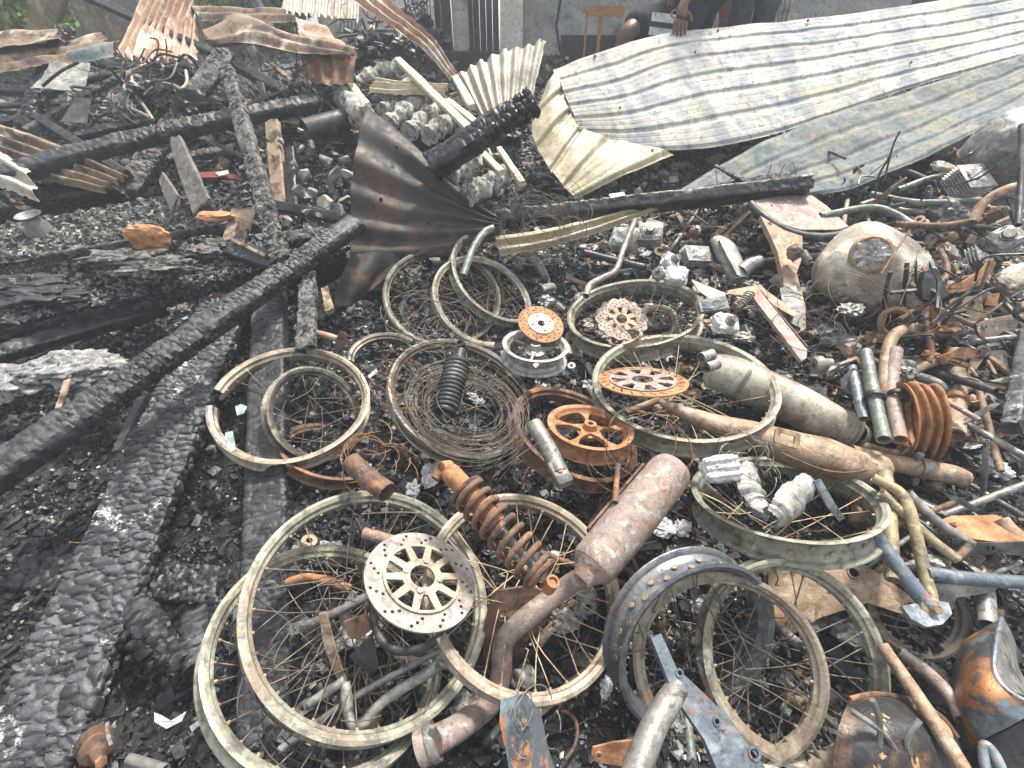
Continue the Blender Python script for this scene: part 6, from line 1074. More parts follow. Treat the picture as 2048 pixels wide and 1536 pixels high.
# chains of engine parts
def block(name, label, c, h, n, mt, fins=0, hole=0, hint=(1, 0, 0), cat='engine part', group=None, fm=None):
    e1, e2, n = frame(n, hint); ps = []; m = M(); lump(m, c, h, 4, .13, 2.6, int(abs(c[0]) * 997) % 89, (e1, e2, n), wor=2.5, pw=.42); ps.append(('casting', m, MT[mt]))
    for k in range(fins): f = M(); z = -h[2] + (k + .5) * 2 * h[2] / fins; cbox(f, c + n * z, h[0] * 1.22, h[1] * 1.22, h[2] / fins * .32, n, e1, .5); ps.append(('fin', f, MT[fm or mt]))
    if hole: f = M(); pipe(f, [c + n * h[2] * .6, c + n * (h[2] * 1.25)], min(h[0], h[1]) * .62, wall=.004, seg=18); ps.append(('bore', f, MT['steel']))
    return thing(name, label, cat, ps, group)
block('ribbed_block', 'white ribbed aluminium block lying on the half hidden orange disc', D(1440, 938, 1.05), (.040, .030, .022), (-.1, -.5, .85), 'alu_white', 0, 0, (.9, 0, .2))
for k in range(3): m = M(); e = frame(A(-.1, -.5, .85), (.9, 0, .2)); tube(m, [D(1440, 938, 1.05) + e[2] * .022 + e[1] * (-.018 + .018 * k) - e[0] * .037, D(1440, 938, 1.05) + e[2] * .022 + e[1] * (-.018 + .018 * k) + e[0] * .037], .006, 8); o = obj('rib', m, MT['alu_white'], [q for q in bpy.data.objects if q.name.startswith('ribbed_block')][0], np.array([q for q in bpy.data.objects if q.name.startswith('ribbed_block')][0].location))
EN = [((1250, 480, 1.86), (.045, .035, .03), 5, 0, 'alu', 'finned grey engine casting behind the kinked tube'), ((1300, 470, 1.84), (.04, .035, .03), 4, 1, 'steel', 'finned engine casting with a rusty bore top below the black beam'), ((1340, 525, 1.72), (.032, .03, .02), 0, 1, 'alu_white', 'white pitted aluminium casting with round holes above the pale wheel'),
      ((1392, 512, 1.74), (.045, .028, .022), 5, 0, 'alu', 'grey slanted finned casting left of the ribbed engine case'), ((1352, 552, 1.65), (.038, .03, .022), 0, 0, 'alu_white', 'rounded white lump casting just behind the wide pale wheel'), ((1318, 548, 1.66), (.022, .02, .018), 0, 1, 'alu', 'small bored aluminium piece beside the white lump casting'),
      ((1388, 466, 1.8), (.02, .02, .02), 0, 1, 'rust_dark', 'short dark bushing lying below the black beam'), ((1450, 648, 1.46), (.045, .03, .02), 0, 1, 'alu_white', 'pale engine cover with a round hole right of the wide pale wheel'), ((1425, 610, 1.52), (.04, .02, .012), 3, 0, 'ashgrey', 'grey finned fragment beside the rusty channel bar'),
      ((1590, 505, 1.64), (.022, .02, .03), 0, 1, 'rust_tan', 'tan cylindrical boss left of the frame spine'), ((1888, 335, 2.0), (.05, .02, .014), 0, 0, 'tank', 'cream clamp block on the grey slanting tube at right'), ((1935, 365, 1.95), (.055, .05, .045), 8, 0, 'alu', 'large finned engine cylinder behind the fuel tank'),
      ((2010, 480, 1.68), (.045, .04, .03), 0, 1, 'alu', 'grey pitted casting at the right edge above the orange arm'), ((2025, 560, 1.6), (.05, .04, .03), 0, 0, 'tank', 'cream block casting at the right frame edge'), ((1955, 520, 1.65), (.035, .03, .02), 4, 0, 'steel', 'small finned casting between the tank and the orange arm'),
      ((1895, 505, 1.66), (.03, .03, .02), 0, 0, 'tank', 'pale angular casting right of the fuel tank top'), ((1700, 700, 1.40), (.02, .02, .015), 0, 1, 'rust_tan', 'small rusty bushing above the fork tubes'), ((1990, 430, 1.78), (.02, .02, .03), 0, 1, 'rust_dark', 'dark tube boss under the peeling bent tube'),
      ((1478, 610, 1.52), (.018, .015, .02), 0, 0, 'rust_tan', 'tiny tan bolt head casting next to the rusty channel bar')]
for (p, h, fi, ho, mt, lab) in EN: q = np.random.RandomState(int(p[0])); block('engine_casting', lab, D(*p), h, nrm(A(q.uniform(-.6, .6), -.5, .8)), mt, fi, ho, (q.uniform(.3, 1), q.uniform(-.5, .5), .2), 'engine part', 'scattered engine castings')
# ribbed engine case (1460,510)
m = M(); tube(m, smoothpath([D(1432, 478, 1.76), D(1448, 496, 1.73), D(1470, 540, 1.67), D(1480, 560, 1.65)], 5), [.03, .045, .045, .035], 20, flat=.6, rnd=(.003, 20)); m2 = M(); tube(m2, smoothpath([D(1480, 545, 1.66), D(1500, 530, 1.67), D(1520, 520, 1.68)], 5), [.03, .026, .018], 16); m3 = M(); a, b = D(1440, 482, 1.70), D(1476, 552, 1.61); box(m3, (a + b) / 2, (b - a) / 2, A(.006, 0, 0), A(0, -.004, .006))
thing('engine_case', 'elongated grey engine case lying below the black beam end', 'engine case', [('case', m, MT['steel'], [('rib', m3, MT['steel'])]), ('side_boss', m2, MT['steel'])])
# pale melted shells in the tilted wheel
def shellpiece(label, pts, w_, mt, seed):
    m = M(); P = smoothpath([D(*p) for p in pts], 8); n = len(P); T = np.gradient(P, axis=0); T /= np.linalg.norm(T, axis=1)[:, None]; a = np.linspace(-1.9, 1.2, 16); e = nrm(A(.6, -.3, .7)); rows = []
    for i in range(n): s = nrm(np.cross(T[i], e)); u = np.cross(s, T[i]); ww = w_ * (.6 + .5 * math.sin(math.pi * i / (n - 1))) * (1 + .2 * vn([[i * .7, seed, 0]])[0]); rows.append([P[i] + ww * (math.sin(q) * s + math.cos(q) * u) for q in a])
    sheet(m, rows, 40, 40, th=.004, crumple=.006, seed=seed, bite=.5); tag(obj('melted_casing', m, MT[mt], None, P[0], 60), label, 'engine casing')
shellpiece('curved melted aluminium casing on the left inside the tilted wide wheel', [(1490, 935, 1.10), (1478, 975, 1.06), (1495, 1015, 1.02), (1525, 1035, .99)], .038, 'alu', 1)
shellpiece('pointed melted aluminium casing right of its neighbour inside the tilted wide wheel', [(1610, 965, 1.07), (1580, 990, 1.04), (1555, 1015, 1.01), (1535, 1038, .99)], .036, 'alu', 2)
# springs, wires
def wires(name, label, c, r, n, mt, seed, ax=None, wr=.0012, arc=(3, 9), cat='wire coil', spread=.02, loose=.1):
    q = np.random.RandomState(seed); e1, e2, e3 = ax if ax is not None else frame((0, -.3, 1)); m = M()
    for k in range(n):
        a0 = q.uniform(0, 6.28); L = q.uniform(*arc); t = np.linspace(0, L, int(L * 7)); rr = r * q.uniform(.55, 1.0) * (1 + loose * np.sin(t * q.uniform(.3, 1.4) + q.uniform(0, 6))); o = q.normal(size=3) * spread
        P = c + o + (rr * np.cos(a0 + t))[:, None] * e1 + (rr * q.uniform(.75, 1) * np.sin(a0 + t))[:, None] * e2 + (spread * np.sin(t * q.uniform(.3, 1) + k))[:, None] * e3; tube(m, P, wr, 4)
    return tag(obj(name, m, MT[mt], None, c, 180), label, cat, None)
wires('wire_coil', 'big tangle of thin rusty wire coiled inside the brown wheel', D(935, 820, 1.20), .165, 46, 'spoke', 1, frame((.3, -.2, .9)), .0008, (2, 7), spread=.012)
wires('wire_coil', 'looping rusty wire coil hanging over the black beam', D(1085, 445, 1.78), .14, 26, 'spoke', 2, frame((0, -.8, .5)), .0009, (3, 8), spread=.03, loose=.3)
wires('wire_loop', 'single large wire loop right of the hanging coil', D(1140, 450, 1.75), .10, 4, 'rust_dark', 3, frame((0, -.8, .5)), .0013, (4, 7), spread=.02, loose=.3)
wires('wire_coil', 'fan of thin wires spilling left of the brown wheel', D(800, 760, 1.28), .09, 26, 'rust_dark', 4, frame((.2, -.5, .8)), .001, (1, 3), spread=.03)
wires('wire_bundle', 'dark wire coil tucked behind the first rear wheel', D(860, 640, 1.45), .12, 22, 'spoke', 5, frame((.2, -.5, .8)), .0011, (1, 3), spread=.03)
wires('wire_coil', 'thin wires spread below the fuel tank', D(1760, 620, 1.45), .16, 20, 'rust_dark', 6, frame((.1, -.6, .8)), .0014, (1, 2.5), spread=.05, loose=.3)
wires('wire_coil', 'wire tangle below the frame spine at right', D(1610, 655, 1.45), .10, 26, 'iron', 7, frame((.1, -.4, .9)), .0013, (1, 3), spread=.04, loose=.3)
wires('wire_coil', 'rusty wires gathered under the small orange cast wheel rim', D(1290, 900, 1.12), .11, 14, 'rust_dark', 8, frame((.1, -.3, .9)), .0012, (1, 3), spread=.02)
wires('wire_coil', 'pale bundle of fine wires under the tan exhaust', D(1495, 925, 1.08), .07, 24, 'steel', 9, frame((.1, -.3, .9)), .001, (.8, 2), spread=.03)
wires('wire_coil', 'fine twisted wire hanging at the frame plate at the bottom', D(1070, 1440, .79), .05, 12, 'steel', 10, frame((.6, -.3, .6)), .0011, (1, 3), spread=.015)
wires('wire_coil', 'grey wires lying across the motorcycle wreck at upper left', D(262, 200, 2.35), .12, 10, 'steel', 11, frame((.1, -.8, .4)), .0018, (1, 4), spread=.05, loose=.4)
wires('wire_coil', 'brown wire bundle lying between the broken wheel and the brown wheel', D(745, 920, 1.12), .09, 30, 'rust', 12, frame((.1, -.2, 1)), .0011, (.7, 1.6), spread=.02)
wires('loose_spokes', 'loose pale spokes scattered in the wide pale wheel', D(1290, 650, 1.42), .12, 18, 'spoke', 13, frame((0, 0, 1)), .0014, (.3, 1), spread=.03)
wires('loose_spokes', 'loose brown spokes lying in the wheel under the drilled disc', D(700, 1330, .88), .17, 26, 'spoke', 14, frame((.3, -.1, .9)), .0013, (.4, 1.3), spread=.025)
def loose(label, a, b, r, mt): m = M(); A_, B_ = D(*a), D(*b); tube(m, smoothpath([A_, (A_ + B_) / 2 + A(0, 0, .006), B_], 4), r, 6); tag(obj('loose_spoke', m, MT[mt], None, A_), label, 'spoke', 'single loose spokes')
loose('thin loose wire crossing from the orange shock to the fork leg', (985, 955, 1.02), (1085, 880, 1.05), .0014, 'rust_dark'); loose('loose spoke lying flat across the top of the largest wheel', (722, 1028, .95), (872, 1028, .95), .0015, 'spoke'); loose('single spoke lying on the tilted wide wheel left end', (1398, 985, 1.02), (1480, 1030, .99), .0016, 'spoke_pale')
loose('thin wire poking up left of the stacked rims', (1800, 610, 1.4), (1838, 500, 1.45), .002, 'iron'); loose('dark wire lying slanted over the fuel tank', (1762, 548, 1.42), (1820, 460, 1.5), .0028, 'rust_dark'); loose('nail-like wire beside the widest plank near the orange spring', (215, 1445, .8), (222, 1490, .78), .003, 'steel')
m = M(); tube(m, helix(D(1480, 612, 1.5), D(1500, 588, 1.53), .014, 6), .003, 8); tag(obj('coil_spring', m, MT['steel'], None, D(1480, 612, 1.5)), 'small grey coil spring beside the rusty channel bar', 'spring')
m = M(); tube(m, helix(D(1618, 525, 1.6), D(1606, 505, 1.62), .012, 6), .003, 8); tag(obj('coil_spring', m, MT['steel'], None, D(1618, 525, 1.6)), 'small coil spring in the gap right of the frame spine', 'spring')
# rusty bobbin at the lower left
c = D(190, 1490, .84); n = nrm(A(.75, -.5, .35)); ps = []
m = M(); lathe(m, [(.004, -.03), (.016, -.03), (.019, -.02), (.027, -.016), (.029, -.010), (.018, -.006), (.016, .006), (.025, .010), (.026, .015), (.013, .019), (.009, .05), (.004, .05)][::-1], c, n, 28); ps.append(('flanged_body', m, MT['rust_dark'])); m = M(); tube(m, [c + n * .045, c + n * .06], .009, 6); ps.append(('nut', m, MT['rust']))
thing('rusty_bobbin', 'brown rusty flanged spool at the foot of the widest plank', 'spool', ps)
# shards and scraps
def scrap(name, label, pts, d, mt, th=.003, cat='scrap'): plate_ = [D(x, y, d) for x, y in pts]; c = np.mean(plate_, 0); m = M(); n = nrm(A(.1, -.4, .9)); e1, e2, _ = frame(n); prism(m, [[((p - c) @ e1, (p - c) @ e2 * 1.2) for p in plate_]], c, n, th, e1, lambda q: .006 * np.sin(q[:, 0] * 60)); tag(obj(name, m, MT[mt], None, c), label, cat)
scrap('pale_shard', 'torn off-white strip lying below the charred stump at lower left', [(305, 1428), (318, 1432), (345, 1440), (372, 1425), (368, 1440), (340, 1452), (310, 1442)], .82, 'paper')
scrap('white_shard', 'small white shard beside the lower wheel half', [(380, 1452), (405, 1436), (408, 1444), (388, 1460)], .82, 'alu_white'); scrap('white_chip', 'tiny white tile chip left of the largest wheel rim', [(465, 1215), (480, 1212), (482, 1232), (470, 1240)], .93, 'paper')
scrap('mint_shard', 'pale green flake stuck in the broken wheel rim', [(468, 812), (480, 808), (495, 815), (492, 828), (478, 832)], 1.2, 'mint'); scrap('mint_shard', 'pale green shard lying in the lower left of the broken wheel', [(445, 865), (460, 862), (478, 900), (470, 905), (450, 885)], 1.12, 'mint'); scrap('mint_shard', 'green glass shard left of the brown wheel', [(735, 752), (752, 738), (756, 745), (740, 758)], 1.25, 'mint')
scrap('white_chip', 'small white oval stone in the middle ash', [(1065, 730), (1072, 727), (1078, 731), (1070, 738)], 1.3, 'alu_white', .006); scrap('red_rag', 'dark red rag lying in debris right of the grey splintered board', [(400, 350), (440, 338), (470, 348), (490, 362), (450, 358), (410, 365)], 1.98, 'redcloth', .004)
scrap('paper_scrap', 'white scrap on top of the dark red rag', [(430, 345), (455, 340), (460, 350), (440, 354)], 1.97, 'paper'); scrap('white_flake', 'white flake on the black beam left part', [(1218, 388), (1248, 384), (1250, 392), (1220, 398)], 1.98, 'alu_white')
# ash heaps
AH = [(1110, 1085, .055, 'ash', 'pale ash heap inside the cream wheel'), (1330, 1048, .05, 'ash', 'pale curled ash flakes between the muffler and the tilted wide wheel'), (1300, 1025, .03, 'ashgrey', 'grey ash lumps right of the mauve muffler'), (845, 945, .045, 'ash', 'white ash lump above the largest wheel'), (955, 800, .03, 'ash', 'pale ash lump beside the black shock absorber'), (925, 985, .04, 'ashgrey', 'grey crumpled ash beside the orange shock absorber'),
      (1035, 1130, .035, 'ashgrey', 'dark ash flakes under the coil of the orange shock'), (1385, 1190, .04, 'ash', 'ash crumbs inside the blued rim'), (800, 800, .05, 'ashgrey', 'grey ash lump left inside the wire-filled wheel'), (785, 830, .03, 'ash', 'white ash edge left of the wire-filled wheel'), (1190, 1380, .035, 'ash', 'grey-white ash below the cream wheel'), (1225, 670, .03, 'ash', 'white ash heap on the perforated disc'),
      (1350, 560, .04, 'ash', 'ash pile behind the wide pale wheel'), (1150, 552, .045, 'ashgrey', 'grey ash heap right of the rear wheel'), (1285, 505, .035, 'ash', 'ash-dusted heap behind the kinked tube'), (1945, 860, .06, 'ashgrey', 'ash covered char heap right of the mottled fork leg'), (1975, 920, .06, 'ash', 'ash covered char heap near the right edge below the tail pipe'), (2010, 800, .06, 'ashgrey', 'grey char heap at the right edge'),
      (800, 1330, .02, 'ashgrey', 'tiny ash lump under the largest wheel'), (1345, 1440, .04, 'ashgrey', 'ashy debris at the bottom between the two bars'), (520, 880, .035, 'ashgrey', 'grey flake heap lying in the broken cream wheel'), (715, 870, .03, 'ash', 'pale lump between the broken wheel and the brown wheel'), (1160, 1200, .04, 'ashgrey', 'grey curled sheet remains in the cream wheel'), (1400, 560, .035, 'ash', 'ash heap below the elongated engine case'),
      (1430, 655, .04, 'ash', 'pale ash heap right of the pale wheel'), (1660, 600, .03, 'ashgrey', 'ashy lump between the frame spine and the fuel tank'), (630, 825, .03, 'ashgrey', 'crumpled leaf-like flake in the inner brown rim'), (1610, 480, .03, 'ashgrey', 'ash heap left of the fuel tank')]
for i, (x, y, r, mt, lab) in enumerate(AH):
    m = M(); P = G(x, y, .012); q = np.random.RandomState(i)
    for k in range(5): lump(m, P + q.normal(size=3) * [r * .5, r * .5, .004], (r * q.uniform(.3, .6), r * q.uniform(.25, .5), r * q.uniform(.1, .25)), 3, .55, 2.6, i * 5 + k, frame(q.normal(size=3) * [.5, .5, 0] + [0, 0, 1]))
    tag(obj('ash_heap', m, MT[mt], None, P, 35), lab, 'ash heap', 'ash heaps in the wreckage')
# more wire and tube clutter counted by nobody
q = np.random.RandomState(77); m = M()
for k in range(900):
    x, y = (q.uniform(-.2, 2.2), q.uniform(.5, 2.9)) if k % 3 else (q.uniform(-.6, 1.2), q.uniform(.3, 2.2)); z = float(H(x, y)) + .01; a = q.uniform(0, 6.28); L = q.uniform(.04, .16); d = A(math.cos(a), math.sin(a), q.normal() * .25); s = np.cross(d, (0, 0, 1)) * q.normal() * .2
    tube(m, smoothpath([A(x, y, z), A(x, y, z + .006) + d * L * .5 + s * L, A(x, y, z) + d * L], 3), q.choice([.0011, .0014, .002]), 4)
tag(obj('wire_litter', m, MT['rust_dark'], None, None, 180), 'short rusty wires scattered over the debris', 'wire', None, 'stuff')
m = M()
for k in range(560):
    x, y = q.uniform(.35, 2.3), q.uniform(.8, 3.0); z = float(H(x, y)) + .012; t = k % 5; n = nrm(q.normal(size=3) + [0, 0, 1.2]); s = q.uniform(.008, .034)
    if t == 0: pipe(m, [A(x, y, z), A(x, y, z) + nrm(q.normal(size=3) * [1, 1, .3]) * s * q.uniform(1.5, 5)], s * .35, seg=10)
    elif t == 1: ringdisc(m, A(x, y, z), n, s, s * .45, [], th=.004)
    elif t == 2: cbox(m, A(x, y, z), s, s * .6, s * .35, n, q.normal(size=3), .3)
    elif t == 3: prism(m, [[(-s * 1.6, -s * .4), (s * 1.4, -s * .5), (s * 1.8, 0), (s * 1.4, s * .5), (-s * 1.6, s * .35)], circ2(s * .2, 8, s * 1.2, 0)], A(x, y, z), n, .003, q.normal(size=3))
    else: lump(m, A(x, y, z), (s, s * .7, s * .5), 2, .4, 2, k)
tag(obj('scrap_litter', m, MT['rust_tan'], None, None, 35), 'small nuts, bushings and brackets scattered at the right', 'scrap', None, 'stuff')
m = M()
for k in range(340):
    x, y = q.uniform(.1, 2.3), q.uniform(1.1, 3.1); z = float(H(x, y)) + .012; s = q.uniform(.014, .04)
    if k % 2: lump(m, A(x, y, z), (s, s * .7, s * .45), 3, .5, 2.4, k)
    else: cbox(m, A(x, y, z), s, s * .7, s * .4, nrm(q.normal(size=3) + [0, 0, 1]), q.normal(size=3), .4)
tag(obj('aluminium_litter', m, MT['alu'], None, None, 35), 'melted aluminium fragments scattered behind the wheels', 'scrap', None, 'stuff')
# ================================================================ MOTORCYCLE WRECKS IN THE BACK
def wreck(label, tubes, blobs, mt='green_tube', rack=None, seed=0, r=.012):
    ps = []
    for t in tubes: m = M(); tube(m, smoothpath([D(*p) for p in t], 5), r, 8); ps.append(('frame_tube', m, MT[mt]))
    for (p, rr, bm) in blobs: m = M(); lump(m, D(*p), (rr, rr * .7, rr * .7), 3, .5, 2.6, seed + len(ps)); ps.append(('burnt_engine', m, MT[bm]))
    if rack:
        c, e1, e2, w_, h_, n_ = rack; c = D(*c); e1, e2 = nrm(A(*e1)), nrm(A(*e2)); m = M(); k4 = [c - e1 * w_ - e2 * h_, c + e1 * w_ - e2 * h_, c + e1 * w_ + e2 * h_, c - e1 * w_ + e2 * h_]
        tube(m, np.array(k4 + [k4[0]]), .006, 6); sub = []
        for i in range(n_): f = (i + 1) / (n_ + 1) * 2 - 1; b = M(); tube(b, [c + e1 * w_ * f - e2 * h_, c + e1 * w_ * f + e2 * h_], .005, 6); sub.append(('rack_bar', b, MT['iron']))
        ps.append(('luggage_rack', m, MT['iron'], sub))
    q = np.random.RandomState(seed); m = M(); c0 = D(*tubes[0][0]); allp = np.array([D(*p) for t in tubes for p in t]); lo, hi = allp.min(0), allp.max(0)
    for k in range(60): a = q.uniform(lo, hi); b = a + q.normal(size=3) * .09; tube(m, smoothpath([a, (a + b) / 2 + q.normal(size=3) * .03, b], 4), q.choice([.002, .004, .007]), 5)
    ps.append(('cable_tangle', m, MT['iron'])); thing('motorcycle_wreck', label, 'motorcycle wreck', ps, 'burnt motorcycle wrecks')
wreck('burnt motorcycle wreck in front of the orange and white sheet at upper left', [[(245, 150, 2.6), (262, 142, 2.6), (292, 128, 2.65)], [(262, 142, 2.6), (248, 155, 2.55), (250, 180, 2.5), (275, 188, 2.45), (290, 175, 2.45)], [(270, 175, 2.5), (300, 165, 2.5), (345, 170, 2.45), (362, 178, 2.4), (374, 165, 2.45), (372, 142, 2.5)],
       [(270, 188, 2.45), (290, 215, 2.4), (306, 240, 2.35)], [(262, 150, 2.6), (268, 175, 2.5), (275, 190, 2.45)], [(330, 110, 2.75), (365, 110, 2.7), (385, 130, 2.6)], [(225, 190, 2.45), (240, 205, 2.4), (300, 235, 2.35)]],
      [((300, 200, 2.5), .12, 'char_dark'), ((345, 200, 2.5), .10, 'char'), ((345, 150, 2.65), .09, 'char_dark'), ((240, 215, 2.4), .07, 'ashgrey'), ((382, 215, 2.5), .1, 'char_dark')], 'rim_cream', None, 1, .009)
wreck('burnt motorcycle wreck with a luggage rack behind the cream rails at top centre', [[(735, 70, 3.4), (748, 48, 3.45), (775, 38, 3.5)], [(748, 48, 3.45), (742, 80, 3.3), (700, 95, 3.2)], [(752, 60, 3.4), (790, 62, 3.3), (800, 70, 3.25), (795, 85, 3.2)], [(690, 60, 3.3), (720, 75, 3.3), (740, 95, 3.2), (760, 110, 3.1)]],
      [((735, 85, 3.3), .11, 'char_dark'), ((765, 95, 3.2), .1, 'char_dark'), ((800, 105, 3.1), .09, 'iron'), ((720, 110, 3.1), .1, 'char')], 'steel', ((692, 52, 3.3), (1, 0, 0), (0, .5, .6), .07, .05, 4), 2, .012)
wreck('dark motorcycle wreck standing near the tall black post', [[(800, 20, 4.2), (830, 5, 4.3), (850, 20, 4.2)], [(820, 10, 4.2), (835, 45, 4.1), (860, 70, 4.0)], [(845, 30, 4.1), (820, 60, 4.0), (850, 90, 3.9)]], [((835, 50, 4.2), .14, 'char_dark'), ((865, 85, 4.0), .12, 'char_dark'), ((815, 85, 4.1), .12, 'char_dark')], 'iron', ((845, 15, 4.1), (1, 0, 0), (0, .1, 1), .07, .06, 4), 3, .014)
wreck('crushed luggage carrier frame leaning at the end of the long upper left beam', [[(630, 165, 2.6), (650, 155, 2.6), (670, 175, 2.55)], [(640, 195, 2.5), (662, 178, 2.5), (690, 190, 2.45)], [(610, 155, 2.6), (640, 190, 2.5), (670, 220, 2.45)]], [((665, 215, 2.6), .05, 'char_dark')], 'steel_blue', ((648, 190, 2.5), (1, 0, -.5), (.4, .2, .7), .07, .07, 4), 4, .007)
wreck('tangled burnt scooter frame under the right end of the pale sheet', [[(1760, 330, 2.4), (1830, 320, 2.4), (1900, 290, 2.4)], [(1690, 370, 2.2), (1760, 365, 2.2), (1810, 372, 2.15)], [(1720, 410, 2.05), (1760, 400, 2.05), (1800, 420, 2.0), (1850, 425, 1.95)]], [((1830, 330, 2.5), .12, 'char_dark'), ((1900, 330, 2.4), .09, 'char'), ((1780, 380, 2.2), .07, 'iron'), ((1900, 430, 1.95), .08, 'steel')], 'green_tube', None, 5, .012)
wreck('tangled handlebar clamp and cables right of the large fuel tank', [[(1825, 520, 1.55), (1850, 545, 1.5), (1856, 600, 1.45), (1850, 640, 1.42)], [(1818, 560, 1.5), (1828, 575, 1.48), (1850, 570, 1.47)], [(1868, 612, 1.45), (1900, 630, 1.42), (1950, 652, 1.4)], [(1850, 640, 1.42), (1862, 700, 1.4), (1858, 725, 1.38)], [(1880, 500, 1.6), (1895, 540, 1.55), (1870, 600, 1.5)], [(1800, 640, 1.45), (1835, 620, 1.45), (1880, 640, 1.45)]],
      [((1850, 625, 1.46), .035, 'rust'), ((1862, 712, 1.4), .022, 'rust'), ((1880, 660, 1.44), .05, 'rust_dark'), ((1910, 680, 1.44), .04, 'iron')], 'rust_dark', None, 6, .009)

LM = [('large fuel tank', 1755, 545), ('finned engine cylinder', 1935, 365), ('cream clamp block', 1888, 335), ('scorched seat pan', 1600, 430), ('frame spine', 1580, 560), ('rusty channel bar', 1555, 650), ('upper fuel tank', 1995, 300), ('peeling bent tube', 1975, 395), ('orange forked arm', 1930, 565), ('reddish bracket', 1990, 650), ('stacked rims', 1836, 840), ('mottled fork leg', 1910, 790),
  ('longest fork tube', 1748, 790), ('rust-brown fork tube', 1786, 780), ('grey muffler end', 1700, 866), ('tail pipe', 1880, 945), ('tilted wide wheel', 1585, 1010), ('flaking swing arm bar', 1800, 1140), ('long side rail', 1950, 1158), ('rust-red wavy bracket', 1960, 1055), ('elongated engine case', 1455, 515), ('kinked tube', 1240, 520), ('wide pale wheel', 1272, 600), ('white pitted casting', 1340, 525), ('dark tube in the char', 1225, 520),
  ('drilled brake disc', 838, 1168), ('orange shock absorber', 1000, 1050), ('mauve muffler', 1260, 1040), ('upper eyelet stay', 650, 1235), ('lower eyelet stay', 650, 1390), ('U-shaped tube', 710, 1445), ('cream wheel rim', 1045, 1405), ('clamped pipe elbow', 880, 1475), ('bottom frame plate', 1050, 1450), ('blued rim', 1300, 1200), ('channel bar', 1400, 1400), ('tan pointed plate', 1660, 1170), ('outer wheel rim', 1750, 1350), ('mottled grey tube', 1310, 1450), ('inner hoop', 1390, 1345), ('large wheel top', 760, 1000),
  ('narrow grey plank', 500, 300), ('pointed grey board', 375, 345), ('jagged post', 90, 160), ('grey vase', 78, 440), ('orange wood block', 297, 474), ('tan board', 553, 335), ('dark can', 650, 250), ('motorcycle wreck at upper left', 300, 180), ('beige ridged sheet', 90, 310), ('dark sheet edge', 700, 400), ('red rag', 435, 350), ('crushed luggage carrier', 648, 190), ('thick charred block', 150, 390), ('long beam end', 30, 330), ('steep cracked beam', 340, 250), ('flat dark board', 620, 425)]
used = {}
CW = {'rust_tan': 'tan', 'steel': 'grey', 'rust_dark': 'brown', 'iron': 'black', 'green_tube': 'greenish', 'rust_pink': 'mauve', 'alu': 'silvery', 'ashgrey': 'ashy', 'char': 'charred', 'char_grey': 'cracked grey', 'char_dark': 'black', 'wood_grey': 'weathered', 'wood_brown': 'pale brown', 'stone': 'pale grey'}
def where_is(P):
    x, y = proj(np.asarray(P)); nm, lx, ly = min(LM, key=lambda l: (l[1] - x) ** 2 + (l[2] - y) ** 2); dx, dy = x - lx, y - ly
    if abs(dx) > 2.2 * abs(dy): w_ = 'right of' if dx > 0 else 'left of'
    elif abs(dy) > 2.2 * abs(dx): w_ = 'below' if dy > 0 else 'above'
    else: w_ = ('below and ' if dy > 0 else 'above and ') + ('right of' if dx > 0 else 'left of')
    return w_ + ' the ' + nm
def uniq(first, P):
    for pre in ('', 'another ', 'third '):
        lab = pre + first + ' ' + where_is(P)
        if lab not in used: used[lab] = 1; break
    return ' '.join(lab.split()[:16])
